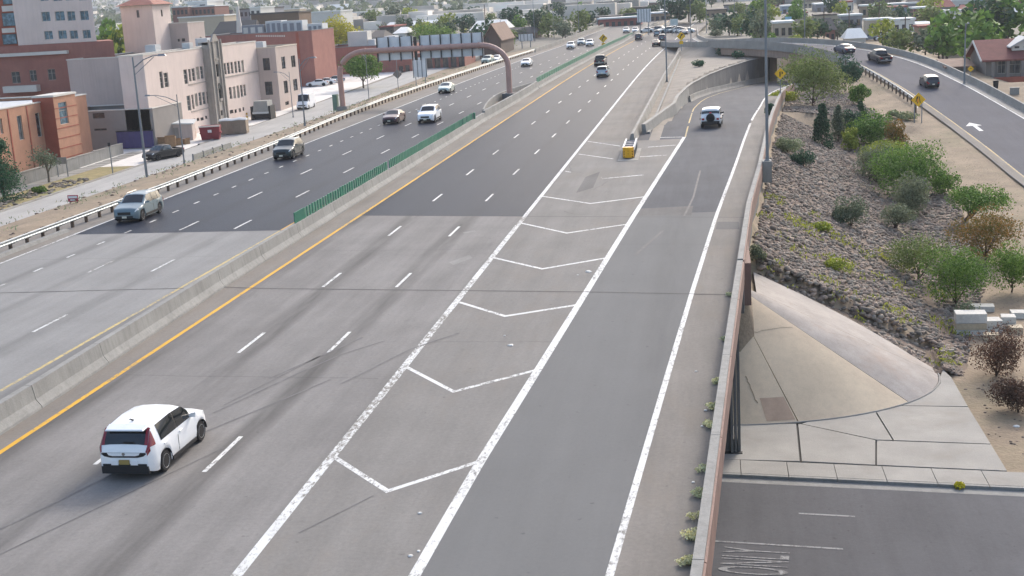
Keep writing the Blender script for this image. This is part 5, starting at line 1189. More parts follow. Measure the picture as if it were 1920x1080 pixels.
# ------------------------------------------------------------------ stones on the slope
STM = [mat('slope_stone_brown', '87776a', .9, .25, 2, 14, island=.55, bump=.3), mat('slope_stone_grey', '7f766b', .9, .25, 2, 14, island=.55, bump=.3)]
def stone_verts(g_, sub=1):
    bm = bmesh.new(); bmesh.ops.create_icosphere(bm, subdivisions=sub, radius=1)
    V = np.array([v.co[:] for v in bm.verts]); Fc = [tuple(v.index for v in f.verts) for f in bm.faces]; bm.free()
    return V, Fc
g_ = np.random.default_rng(4); SV, SF = stone_verts(g_, 1); SFA = np.array(SF)
cand = []
def rocky(x, y):
    if y < 62.5: return False
    xe = interp(y, WALL_R)+.5
    if x < xe or y > 214: return False
    if x < 10.7 and y < interp(x, [(2, 66.8), (4.5, 66.6), (6.5, 66.0), (8.5, 64.8), (10.7, 62.9)]): return False
    lim = interp(y, [(62, 11.6), (66, 12.6), (75, 15.0), (90, 18.5), (110, 20), (130, 20.2), (150, 20.5), (175, 17), (214, 17)])
    return x < lim
N_ST = 26000
while len(cand) < N_ST:
    u = g_.uniform(); y = 62.5+(u**1.55)*130; x = g_.uniform(interp(y, WALL_R)+.4, 21)
    if rocky(x, y): cand.append((x, y))
cand.sort(key=lambda c: c[1])
slope = tag(MB().add([(0, 0, 0), (.01, 0, 0), (0, .01, 0)], [(0, 1, 2)]).build('stone_slope_base', M['rock_slope'], None, fix=False), kind='structure')
# thin earth sheet under the stones
mb = MB(); gyx = yr(62.6, 212, 2.2); gxx = [i/14 for i in range(15)]
for y in gyx:
    a = interp(y, WALL_R)+.45; b = interp(y, [(62, 11.8), (66, 12.8), (75, 15.2), (90, 18.8), (110, 20.4), (130, 20.6), (150, 21), (175, 17.4), (214, 17.4)])
    for t in gxx: x = lerp(a, b, t); mb.v.append((x, y, gz(x, y)+.035-(.05 if t in (0, 1) else 0)))
w = len(gxx); mb.f = [(j*w+i, j*w+i+1, (j+1)*w+i+1, (j+1)*w+i) for j in range(len(gyx)-1) for i in range(w-1)]
me = mb.mesh('stone_slope', 60); me.materials.append(M['rock_slope']); slope.data = me; slope.name = 'stone_slope'
def stone(x, y):
    s = g_.uniform(.06, .20)*(1.35 if g_.uniform() < .12 else 1); sc_ = np.array([s*g_.uniform(.8, 1.5), s*g_.uniform(.7, 1.1), s*g_.uniform(.45, .8)])
    V = SV*(1+g_.uniform(-.22, .22, (len(SV), 1)))*sc_; a = g_.uniform(0, 6.28); c_, s_ = math.cos(a), math.sin(a)
    tl = g_.normal(0, .3); ct, st = math.cos(tl), math.sin(tl)
    V = np.stack([V[:, 0]*c_-V[:, 1]*s_, V[:, 0]*s_+V[:, 1]*c_, V[:, 2]], 1); V = np.stack([V[:, 0]*ct+V[:, 2]*st, V[:, 1], -V[:, 0]*st+V[:, 2]*ct], 1)
    return V+np.array([x, y, gz(x, y)+s*.22])
for k, (x, y) in enumerate(cand[:280]):
    V = stone(x, y); c0 = V.mean(0); me = bpy.data.meshes.new('stone'); me.from_pydata([tuple(v) for v in V-c0], [], SF); me.materials.append(STM[k % 2])
    o = inst('stone', me, slope, tuple(c0))
VV = []; FF = []
rest = cand[280:]
for k, (x, y) in enumerate(rest): VV.append(stone(x, y)); FF.append(SFA+k*len(SV))
VV = np.concatenate(VV); FF = np.concatenate(FF); nf = len(FF)
me = bpy.data.meshes.new('slope_stones'); me.vertices.add(len(VV)); me.vertices.foreach_set('co', VV.ravel()); me.loops.add(nf*3); me.loops.foreach_set('vertex_index', FF.ravel().astype(np.int32))
me.polygons.add(nf); me.polygons.foreach_set('loop_start', np.arange(0, nf*3, 3, dtype=np.int32)); me.materials.append(STM[0]); me.materials.append(STM[1])
mi = np.repeat(g_.integers(0, 2, len(rest)), len(SF)).astype(np.int32); me.polygons.foreach_set('material_index', mi); me.update(); me.validate()
o = bpy.data.objects.new('slope_stones', me); COL.objects.link(o); o.parent = slope; o['kind'] = 'stuff'
# low weeds between the stones
VV = []
g2 = np.random.default_rng(9)
def tufts(name, pts, m, leaf, per, spread, label):
    V = []
    for x, y in pts:
        z = gz(x, y)+.1
        for k in range(per):
            c = np.array([x+g2.normal(0, spread), y+g2.normal(0, spread), z+g2.uniform(.05, .22)]); a = g2.normal(size=3); a[2] = abs(a[2])+.6; a /= np.linalg.norm(a); b = np.cross(a, g2.normal(size=3)); b /= np.linalg.norm(b); s = leaf*g2.uniform(.6, 1.4)
            V += [c-a*s, c+b*s*.3, c+a*s, c-b*s*.3]
    n = len(V)//4; me = bpy.data.meshes.new(name); me.from_pydata([tuple(v) for v in V], [], [(4*i, 4*i+1, 4*i+2, 4*i+3) for i in range(n)]); me.materials.append(m)
    o = bpy.data.objects.new(name, me); COL.objects.link(o); tag(o, label, 'weeds', kind='stuff'); return o
pts = []
while len(pts) < 260:
    x, y = g2.uniform(2, 14), g2.uniform(62.5, 88)
    if rocky(x, y) and math.sin(x*1.7+y*.6)+math.sin(y*.9-x*.5) > .35: pts.append((x, y))
tufts('slope_weeds', pts, LM['yellow'], .1, 9, .2, 'low yellow green weeds between the slope stones')
pts = []
while len(pts) < 420:
    x, y = g2.uniform(-60, -44.5), g2.uniform(70, 260)
    pts.append((x+fwx(y), y))
tufts('bank_weeds', pts, LM['sage'], .12, 7, .25, 'dry weeds scattered over the dirt bank beside the guardrail')
# loose stones on the left bank and verge
def loose(name, pts, smin, smax, label, m):
    V = []; Fq = []; k = 0
    for x, y in pts:
        s = g2.uniform(smin, smax); W_ = SV*(1+g2.uniform(-.2, .2, (len(SV), 1)))*np.array([s*1.2, s, s*.6])+np.array([x, y, gz(x, y)+(.05 if x < -60 else 0)+s*.15]); V += [tuple(v) for v in W_]; Fq += [tuple(i+k for i in f) for f in SF]; k += len(SV)
    me = bpy.data.meshes.new(name); me.from_pydata(V, [], Fq); me.materials.append(m); o = bpy.data.objects.new(name, me); COL.objects.link(o); tag(o, label, 'stones', kind='stuff')
pts = [(g2.normal(-73.6, .9), g2.normal(y0, 2.2)) for y0 in (128, 136, 121) for _ in range(60)]; loose('verge_stones', pts, .12, .3, 'heaps of grey stones on the street verge', STM[1])
pts = [(g2.uniform(-58, -44.2), g2.uniform(70, 200)) for _ in range(420)]; loose('bank_stones', pts, .05, .16, 'small stones strewn over the dirt bank', STM[0])
# gravel and litter on the dirt beside the avenue
pts = [(g2.uniform(11.3, 24), g2.uniform(48.5, 62)) for _ in range(500)]; loose('dirt_pebbles', pts, .02, .07, 'pebbles on the bare dirt beside the apron', STM[0])
pts = []
while len(pts) < 3200:
    y = g2.uniform(62, 200); x = g2.uniform(14, 27)
    if not rocky(x, y) and x < rrx(y)-5.3: pts.append((x, y))
loose('gravel', pts, .02, .045, 'scattered gravel on the bare strip beside the right hand road', mat('pale_gravel', '9c8a78', .95, .15, 3, 12, island=.25))
# ------------------------------------------------------------------ stone pallets
sp_m = mat('pale_cut_stone', 'c3c0b8', .85, .12, 1.5, 12, stain='9c958a', stain_amt=.5); sp_t = mat('tan_cut_stone', 'b0a28a', .85, .12, 1.5, 12)
pal = [(1822, 630, 1.6, 1.0, 3, sp_m, 'largest stack of pale stone slabs by the maroon bush'), (1862, 624, 1.0, .9, 2, sp_m, 'middle stack of stone blocks beside the largest one'), (1893, 617, .75, .8, 2, sp_m, 'small cream stone block right of the middle stack'), (1906, 626, .7, .7, 1, sp_t, 'yellowish stone block at the right of the stacks'), (1860, 640, .75, .6, 1, sp_t, 'small tan stone block lying in front of the stacks'), (1842, 586, 1.4, .8, 1, sp_m, 'flat pale slab lying behind the stacks'), (1918, 598, 1.2, .8, 1, sp_m, 'flat pale slab cut by the right edge of the view')]
for px, py, wx, wy, lay, m, lb in pal:
    b = hit(px, py); t = thing('stone_stack', lb, 'stone', (b.x, b.y+wy/2, b.z), R(-4+rnd.uniform(-4, 4))); z = 0
    for k in range(lay):
        hh = (.34, .36, .55)[k % 3] if lay > 1 else .38
        j = MB(); pts = [(-wx/2+rnd.uniform(-.04, .04), -wy/2), (wx/2, -wy/2+rnd.uniform(-.05, .05)), (wx/2+rnd.uniform(-.05, .03), wy/2), (-wx/2, wy/2)]
        j.prism(pts, z, z+hh-.03); j.build('slab', m if k != 1 or lay < 3 else sp_t, t, world=False); z += hh
# litter
LT = mat('litter_white', 'd4d2cc', .8, .15, 6)
for px, py, s in ((1305, 697, .07), (1103, 510, .2), (1083, 516, .07), (958, 648, .15), (946, 630, .06), (788, 963, .08), (770, 1043, .08), (785, 1034, .06), (1800, 805, .14), (1905, 800, .2), (1500, 400, .08), (1590, 510, .12), (1625, 555, .1), (1323, 770, .07), (1316, 800, .06), (1300, 905, .07)):
    p = hit(px, py) if px > 1400 else at(px, py, 0)
    t = MB(); q = [(p.x+s*math.cos(a)*rnd.uniform(.6, 1), p.y+s*math.sin(a)*rnd.uniform(.6, 1)) for a in (0, 1, 2.1, 3.1, 4.2, 5.3)]
    t.hexa([(a, b, p.z+.012) for a, b in q], [(p.x+(a-p.x)*.7, p.y+(b-p.y)*.7, p.z+.02+s*.2*rnd.uniform(.6, 1.2)) for a, b in q]); tag(t.build('litter', LT, None), 'scrap of pale litter lying on the ground', 'litter', 'scraps of litter')
# ------------------------------------------------------------------ buildings
WG = glass('window_glass', '2b3034', .12); WGB = glass('window_glass_blue', '48606c', .12); WG2 = glass('window_glass_blind', '7b776e', .3); WG3 = glass('window_glass_grey', '454b50', .12); FRW = mat('white_window_frame', 'b9b2a8', .7, .08); FRD = mat('dark_window_frame', '4a453f', .7, .08)
BEI = mat('beige_stucco', 'baaba3', .9, .06, .3, 8, streak=.22); BEI2 = mat('pale_beige_stucco', 'd3c3ba', .9, .06, .3, 8, streak=.2); STONE = mat('grey_cast_stone', '9a948d', .9, .12, .8, 10, streak=.5)
BRK = mat('red_brown_brick', '95655a', .9, .12, .5, 9, streak=.25); ORB = mat('orange_tan_brick', 'ab8068', .9, .1, .6, 9, streak=.2); RDB = mat('brick_red_band', '965443', .9, .12, .6, 9)
ROOFW = mat('white_membrane_roof', 'c4c6c6', .8, .1, .2, 6, stain='a8a8a4', stain_amt=.5); ROOFG = mat('grey_flat_roof', '7f7f7f', .9, .12, .3, 8); TILE = mat('pink_clay_tile', '9a6a5c', .85, .15, 1.2, 8)
CORN = mat('white_cornice', 'c9c5bd', .8, .06, .6)
def facepts(kind, pos, u, v, d=0.):
    if kind == '+X': return (pos-d, u, v)
    if kind == '-Y': return (u, pos+d, v)
def wallface(mb, kind, pos, u0, u1, v0, v1, holes, depth=.22):
    us = sorted(set([u0, u1]+[h[0] for h in holes]+[h[1] for h in holes])); vs = sorted(set([v0, v1]+[h[2] for h in holes]+[h[3] for h in holes]))
    us = [u for u in us if u0 <= u <= u1]; vs = [v for v in vs if v0 <= v <= v1]
    for a, b in zip(us[:-1], us[1:]):
        for c, d in zip(vs[:-1], vs[1:]):
            um, vm = (a+b)/2, (c+d)/2
            if any(h[0] < um < h[1] and h[2] < vm < h[3] for h in holes): continue
            mb.quad(facepts(kind, pos, a, c), facepts(kind, pos, b, c), facepts(kind, pos, b, d), facepts(kind, pos, a, d))
    for h in holes:
        a, b, c, d = h[:4]; Q = [(a, c), (b, c), (b, d), (a, d)]
        for i in range(4):
            p, q = Q[i], Q[(i+1) % 4]; mb.quad(facepts(kind, pos, *p), facepts(kind, pos, *q), facepts(kind, pos, *q, depth), facepts(kind, pos, *p, depth))
def pxholes(kind, pos, L):
    out = []
    for x0, x1, y0, y1 in L:
        f = (lambda a, b: onX(a, b, pos)) if kind == '+X' else (lambda a, b: onY(a, b, pos))
        xm, ym = (x0+x1)/2, (y0+y1)/2; i = 1 if kind == '+X' else 0
        out.append((f(x0, ym)[i], f(x1, ym)[i], f(xm, y1).z, f(xm, y0).z))
    return out
def windows(t, kind, pos, holes, depth=.2, mull=1, pane=None, frame=None, bar=.05, trans=1):
    for h in holes:
        a, b, c, d = h[:4]; fr = MB()
        def bx_(ua, ub, va, vb, d0=depth-.09, d1=depth-.01):
            P = [facepts(kind, pos, u, v, dd) for dd in (d0, d1) for u, v in ((ua, va), (ub, va), (ub, vb), (ua, vb))]
            fr.hexa(P[:4], P[4:])
        bx_(a, a+bar, c, d); bx_(b-bar, b, c, d); bx_(a+bar, b-bar, c, c+bar); bx_(a+bar, b-bar, d-bar, d)
        for k in range(mull): u = lerp(a, b, (k+1)/(mull+1)); bx_(u-bar*.4, u+bar*.4, c+bar, d-bar, depth-.08, depth-.02)
        for k in range(trans): v = lerp(c, d, .62 if trans == 1 else (k+1)/(trans+1)); bx_(a+bar, b-bar, v-bar*.4, v+bar*.4, depth-.075, depth-.025)
        w = fr.build('window', frame or FRW, t); pz_ = pane if pane is not None else rnd.choice([WG, WG, WG, WG2, WG3])
        MB().quad(facepts(kind, pos, a, c, depth), facepts(kind, pos, b, c, depth), facepts(kind, pos, b, d, depth), facepts(kind, pos, a, d, depth)).build('pane', pz_, w, fix=False)
def block(t, x0, x1, y0, y1, z0, z1, m, hx=(), hy=(), roof=None, par=.5, cop=None, name='wall', backs=True):
    """box building part: detailed faces +X (at x1) and -Y (at y0)"""
    mb = MB(); wallface(mb, '+X', x1, y0, y1, z0, z1, hx); wallface(mb, '-Y', y0, x0, x1, z0, z1, hy)
    mb.quad((x0, y0, z0), (x0, y1, z0), (x0, y1, z1), (x0, y0, z1)); mb.quad((x0, y1, z0), (x1, y1, z0), (x1, y1, z1), (x0, y1, z1))
    mb.build(name, m, t, fix=False)
    MB().quad((x0, y0, z1-par), (x1, y0, z1-par), (x1, y1, z1-par), (x0, y1, z1-par)).build('roof', roof or ROOFG, t, fix=False)
    c = MB(); e = .08; w = .3
    for a, b, p, q in ((x0-e, x1+e, y0-e, y0+w), (x0-e, x1+e, y1-w, y1+e), (x0-e, x0+w, y0+w, y1-w), (x1-w, x1+e, y0+w, y1-w)): c.box(a, b, p, q, z1+.003, z1+.14)
    c.build('coping', cop or CORN, t)
# --- beige institutional building along the frontage street
t = thing('beige_building', 'long beige building with grouped narrow windows and a carved stone entrance bay', 'building', (-84, 195, -5))
XF = -77.0
h2 = [(345, 352, 130, 158), (354, 358.5, 129, 153), (360, 366, 128, 152), (368, 374, 125, 149), (376, 381.5, 124, 148), (383.6, 389, 122, 147), (391, 396, 121, 146), (351, 358, 179, 208), (360, 364, 177, 205), (365.5, 371, 175, 200), (373, 378.5, 173, 198), (380, 386, 172, 196), (388, 394, 171, 195), (300, 306, 134, 166), (308, 316, 136, 164),
      (420, 424.5, 118, 140), (426, 431, 117, 139), (433, 437.5, 116, 138), (440, 444.5, 115, 137), (446.5, 451, 114, 136), (453, 457.5, 113, 136), (430, 435, 163, 186), (437, 442, 162, 185), (444, 449, 160, 184), (451, 455.5, 159, 182), (457, 461, 158, 180),
      (363.5, 366, 222, 227), (369, 374, 221, 227), (376, 382, 220, 226), (385, 389, 217, 223), (431, 438, 206, 213), (440, 444, 205, 212), (448, 452, 203, 210), (455, 458, 201, 208)]
H = pxholes('+X', XF, h2); zt = onX(430, 84, XF).z
ymin, ymax = 168.0, 213.0
block(t, -80.6, XF, ymin, ymax, -6, zt, BEI2, [h for h in H if h[1] < ymax], (), ROOFG); block(t, -95, -80.65, 181, 212.9, -6, zt-.5, BEI, (), (), ROOFG, name='rear_wing')
windows(t, '+X', XF, [h for h in H if h[3]-h[2] > .9 and h[1] < ymax], mull=0, trans=2); windows(t, '+X', XF, [h for h in H if h[3]-h[2] <= .9 and h[1] < ymax], mull=1, trans=0, frame=FRD)
for z_ in (onX(380, 150, XF).z-.25, onX(380, 200, XF).z-.3): MB().box(XF+.003, XF+.12, onX(352, 150, XF).y, onX(397, 150, XF).y, z_-.12, z_).build('sill_band', STONE, t)
MB().box(XF+.003, XF+.12, onX(419, 140, XF).y, 212.8, onX(440, 140, XF).z-.2, onX(440, 140, XF).z-.05).build('sill_band', STONE, t)
# carved stone entrance bay
XB = -76.0; ya, yb = onX(397, 150, XB).y, onX(420, 150, XB).y; hb = pxholes('+X', XB, [(404.5, 411, 120, 144), (408.5, 417, 166, 191), (411.5, 418, 207, 217)])
mb = MB(); ztb = onX(408, 77, XB).z; wallface(mb, '+X', XB, ya, yb, -6, ztb, hb, .35); wallface(mb, '-Y', ya, XF, XB, -6, ztb, []); mb.box(XF-.6, XB-.005, ya, yb, ztb-.4, ztb-.02); mb.quad((XF-.3, yb, -6), (XB, yb, -6), (XB, yb, ztb), (XF-.3, yb, ztb)); mb.build('entrance_bay', STONE, t, fix=False)
windows(t, '+X', XB, hb, .33, frame=FRD)
c = hb[1]; mb = MB(); P = [(XB+.02, c[0]-.0, c[3])]; n = 8
arch = [(XB+.03, lerp(c[0], c[1], k/n), c[3]+.0+1.0*(1-abs(2*k/n-1)**1.6)) for k in range(n+1)]
mb.poly(arch+[(XB+.03, c[1], c[3]-.02), (XB+.03, c[0], c[3]-.02)]); mb.build('arch_head', WG, t, fix=False)
for yy in (ya-.05, lerp(ya, yb, .28), lerp(ya, yb, .72), yb-.25): MB().box(XB+.004, XB+.22, yy, yy+.3, -5.5, ztb+.3).build('buttress', STONE, t)
mb = MB(); mb.hexa([(XB-.1, lerp(ya, yb, .2), ztb), (XB+.2, lerp(ya, yb, .2), ztb), (XB+.2, lerp(ya, yb, .8), ztb), (XB-.1, lerp(ya, yb, .8), ztb)], [(XB-.1, lerp(ya, yb, .4), ztb+1.1), (XB+.2, lerp(ya, yb, .4), ztb+1.1), (XB+.2, lerp(ya, yb, .6), ztb+1.1), (XB-.1, lerp(ya, yb, .6), ztb+1.1)]); mb.build('crest', STONE, t)
for f, zz in ((.5, .80), (.5, .35)): MB().box(XB+.225, XB+.3, lerp(ya, yb, f)-.5, lerp(ya, yb, f)+.5, lerp(-5, ztb, zz)-.15, lerp(-5, ztb, zz)+.25).build('carved_panel', STONE, t)
# projecting end block
XE, YE = -73.67, 213.1; ztE = onY(500, 90, YE).z; y2 = onX(562, 150, XE).y
hy = pxholes('-Y', YE, [(468, 480, 109, 133), (493, 506, 109, 132), (497, 511, 153, 178), (473.5, 485, 163, 176)]); hx = pxholes('+X', XE, [(528, 535, 106, 129), (546, 554, 104, 126), (532.5, 540, 151, 175), (550, 558, 148, 170), (535, 542, 190, 197)])
block(t, -86, XE, YE, y2, -6, ztE, BEI, hx, hy, ROOFG, cop=mat('cream_parapet', 'cfc4b2', .85, .05), name='end_block')
windows(t, '-Y', YE, hy[:3], mull=1, trans=1, frame=FRD); windows(t, '-Y', YE, hy[3:], mull=1, trans=1, pane=WGB, frame=WGB); windows(t, '+X', XE, hx, mull=1, trans=1, frame=FRD)
# upper mass and tile roofed tower
Y3 = 209.0; cx = onY(353, 60, Y3).x; x0 = onY(286, 60, Y3).x; z3 = onY(353, 43, Y3).z; y3b = onX(384, 60, cx).y
hx = pxholes('+X', cx, [(374.5, 378, 69, 77)]); hy = pxholes('-Y', Y3, [(333, 337, 73, 78), (341, 347, 72, 78)])
block(t, x0, cx, Y3, y3b, zt-.6, z3, BEI, hx, hy, ROOFG, name='upper_block'); windows(t, '+X', cx, hx, .18, 0, trans=0, frame=FRD); windows(t, '-Y', Y3, hy, .18, 1, trans=0, frame=FRD)
Y4 = 203.0; tx1 = onY(287, 30, Y4).x; tx0 = onY(227, 30, Y4).x; z4 = onY(287, 10, Y4).z; y4b = onX(320, 30, tx1).y
hx = pxholes('+X', tx1, [(302, 305, 18, 31)]); hy = pxholes('-Y', Y4, [(256, 261, 19, 33)])
block(t, tx0, tx1, Y4, y4b, zt-.6, z4, BEI2, hx, hy, ROOFG, par=.3, name='tower'); windows(t, '+X', tx1, hx, .18, 0, trans=0, frame=FRD); windows(t, '-Y', Y4, hy, .18, 0, trans=0, frame=FRD)
cxm, cym = (tx0+tx1)/2, (Y4+y4b)/2; e = .55
mb = MB(); b_ = [(tx0-e, Y4-e, z4+.15), (tx1+e, Y4-e, z4+.15), (tx1+e, y4b+e, z4+.15), (tx0-e, y4b+e, z4+.15)]; mb.add(b_+[(cxm, cym, z4+1.9)], [(0, 1, 4), (1, 2, 4), (2, 3, 4), (3, 0, 4), (0, 3, 2, 1)]); mb.build('tile_roof', TILE, t, fix=False)
for k, (x_, y_, w_, h_) in enumerate(((-82, 180, 1.6, 1.1), (-80.5, 190, 1.2, .9), (-82, 199, 2.0, 1.3), (-79, 218, 1.5, 1.0), (-82, 221, 1.0, .8))): MB().box(x_, x_+w_, y_, y_+w_*1.2, (zt if y_ < 213 else ztE)-.498, (zt if y_ < 213 else ztE)+h_).build('roof_unit', ROOFW, t)
# --- tall beige block with brick base at the upper left
Y5 = 186.0; xr5 = onY(178, 50, Y5).x; t = thing('tower_block', 'tall beige block with square windows above a brick base at the upper left', 'building', (xr5-15, Y5, -5))
zbk = onY(150, 79, Y5).z; ztop = onY(100, -60, Y5).z; xl5 = onY(-70, 50, Y5).x
hy = pxholes('-Y', Y5, [(78, 94, 22, 40), (103, 121, 21, 39), (126, 141, 21, 39), (150, 166, 20, 38), (83, 99, 58, 74), (109, 125, 57, 73), (131, 146, 57, 73), (155, 170, 56, 72), (74, 90, -16, 2), (98, 116, -16, 2), (121, 137, -17, 1), (146, 162, -17, 1)])
hb = pxholes('-Y', Y5, [(24, 40, 134, 156), (58, 71, 131, 152), (92, 106, 129, 150)])
def paral(x0, x1, y0, z0, z1, m, nm, holes, dy=14):
    mb = MB(); wallface(mb, '-Y', y0, x0, x1, z0, z1, holes); k = x1/y0
    mb.quad((x1, y0, z0), (x1+k*dy-.6, y0+dy, z0), (x1+k*dy-.6, y0+dy, z1), (x1, y0, z1)); mb.quad((x0, y0, z1-.02), (x1, y0, z1-.02), (x1+k*dy-.6, y0+dy, z1-.02), (x0, y0+dy, z1-.02)); mb.build(nm, m, t, fix=False)
paral(onY(28, 40, Y5).x, xr5, Y5, zbk, ztop, BEI2, 'upper_wall', hy); windows(t, '-Y', Y5, hy, .2, 1, WGB, trans=0)
paral(xl5, onY(150, 120, Y5).x+6, Y5-.35, -6, zbk-.01, BRK, 'brick_base', [(a, b, c, d) for a, b, c, d in hb]); windows(t, '-Y', Y5-.35, hb, .2, 1, WG, trans=1)
mb = MB(); mb.box(xl5, onY(30, 40, Y5).x-.02, Y5+.6, Y5+12, zbk-.5, ztop); mb.build('side_wing', RDB, t)
for y0_, y1_ in ((10, 22), (52, 62)):
    a, b = onY(4, y1_, Y5+.5), onY(27, y0_, Y5+.5); MB().box(a.x, b.x, Y5+.52, Y5+.597, a.z, b.z).build('white_spandrel', CORN, t)
for y0_, y1_ in ((-12, 9), (23, 50), (63, 84)):
    a, b = onY(6, y1_, Y5+.5), onY(30, y0_, Y5+.5); w_ = MB().box(a.x, b.x, Y5+.5, Y5+.597, a.z, b.z).build('window', FRD, t); MB().quad((a.x+.1, Y5+.49, a.z+.1), (b.x-.1, Y5+.49, a.z+.1), (b.x-.1, Y5+.49, b.z-.1), (a.x+.1, Y5+.49, b.z-.1)).build('pane', WGB, w_, fix=False)
a = onY(0, 104, Y5-.5); b = onY(128, 97, Y5-.5); MB().box(xl5, b.x, Y5-1.0, Y5-.36, onY(60, 104, Y5-.5).z, onY(60, 98, Y5-.5).z).build('cornice', CORN, t)
a = onY(10, 174, Y5-1); b = onY(72, 164, Y5-1); MB().box(a.x, b.x, Y5-1.6, Y5-.36, onY(40, 172, Y5).z, onY(40, 160, Y5).z).build('balcony', CORN, t)
# --- low orange brick building at the left
t = thing('brick_building', 'low orange brick building with slit windows and a white roof edge at the left', 'building', (-92, 140, -5)); XO = -83.0
hx = pxholes('+X', XO, [(34, 43, 216, 263), (68.5, 77, 211, 257), (0, 5, 222, 251)]); yo = onX(84, 250, XO).y; zo = onX(50, 197, XO).z
block(t, -112, XO, 92, yo+12, -6.5, zo, ORB, [h for h in hx], (), ROOFW, .35, CORN); windows(t, '+X', XO, hx, .2, 0, trans=0, frame=FRW)
XO2 = -81.2; ya = onX(108, 250, XO2).y; yb = onX(150, 250, XO2).y; ybk = ya; hx = pxholes('+X', XO2, [(111, 127, 191, 233)])
mb = MB(); wallface(mb, '+X', XO2, ya, yb, -6.5, zo+.6, hx); mb.build('corner_bay', ORB, t, fix=False)
MB().quad((XO-1, ya, -6.5), (XO2, ya, -6.5), (XO2, ya, zo+.6), (XO-1, ya, zo+.6)).build('bay_return', RDB, t, fix=False); MB().quad((XO-1, yb, -6.5), (XO2, yb, -6.5), (XO2, yb, zo+.6), (XO-1, yb, zo+.6)).build('bay_return', RDB, t, fix=False)
windows(t, '+X', XO2, hx, .18, 0, WGB, trans=1)
MB().box(XO-1, XO2+.15, ya-.1, yb+.1, zo+.603, zo+.85).build('bay_coping', CORN, t)
for k in range(7): MB().box(XO2+.004, XO2+.05, ya+.02, yb-.02, -5+k*1.25, -4.9+k*1.25).build('brick_band', RDB, t)
for k in range(3): y_ = onX((20, 56, 92)[k], 250, XO).y; MB().box(XO+.004, XO+.06, y_-.12, y_+.12, -6, zo-.1).build('pier_strip', RDB, t)
# grey service wing behind
t = thing('service_wing', 'grey service wing with dark vents between the brick and the beige buildings', 'building', (-86, 166, -5)); Yg = 168.0
a = onY(148, 260, Yg); b = onY(292, 260, Yg); block(t, a.x-3, b.x, Yg, Yg+10, -6, onY(200, 208, Yg).z, mat('grey_render', '8a8580', .9, .08, .4), (), pxholes('-Y', Yg, [(174, 196, 212, 222), (176, 200, 241, 245)]), ROOFG)
windows(t, '-Y', Yg, pxholes('-Y', Yg, [(174, 196, 212, 222), (176, 200, 241, 245)]), .2, 1, WG, FRD, trans=0)
# --- red brick halls further along
t = thing('brick_hall', 'long red brown brick hall behind the beige building', 'building', (-85, 268, -3)); Yh = 262.0
xa, xb = onY(380, 80, Yh).x, onY(586, 80, Yh).x; zh = onY(480, 63, Yh).z; block(t, xa, xb, Yh, Yh+16, -4, zh, BRK, (), (), ROOFG, cop=ROOFG)
for k in range(14):
    a = lerp(481, 533, k/13); p = onY(a, 67.5, Yh); MB().box(p.x-.14, p.x+.14, Yh-.05, Yh-.003, p.z-.16, p.z+.16).build('letter_bar', CORN, t)
MB().box(xb-3.5, xb-2.9, Yh-.1, Yh-.003, -3, zh-.2).build('pilaster', RDB, t)
t = thing('brick_hall', 'lower red brick hall with grey roof behind the gantry', 'building', (-75, 300, -2.5)); Yk = 292.0
xa, xb = onY(590, 120, Yk).x, onY(772, 120, Yk).x; zk = onY(660, 88, Yk).z
hy = pxholes('-Y', Yk, [(748, 756, 124, 136), (760, 768, 122, 134)]); block(t, xa, xb, Yk, Yk+20, -4, zk, BRK, (), hy, ROOFG, cop=ROOFG); windows(t, '-Y', Yk, hy, .2, 1, WG, FRD)
for a0, a1, top, m_ in ((653, 690, 60, CORN), (692, 704, 74, ROOFW), (722, 742, 68, ROOFW)):
    p, q = onY(a0, top, Yk+6), onY(a1, top, Yk+6); MB().box(p.x, q.x, Yk+5, Yk+9, zk-.5, p.z).build('roof_unit', m_, t)
t = thing('arcade_building', 'dark fronted low shops behind the gantry signs', 'building', (-55, 305, -2)); Ya = 298.0
p, q = onY(735, 130, Ya), onY(872, 120, Ya); zz = onY(800, 100, Ya).z
hs = pxholes('-Y', Ya, [(740+k*15, 751+k*15, 112-k*.8, 134-k*.8) for k in range(9)]); block(t, p.x, q.x, Ya, Ya+14, -4, zz, BRK, (), hs, ROOFW); windows(t, '-Y', Ya, hs, .25, 1, WG, FRD)
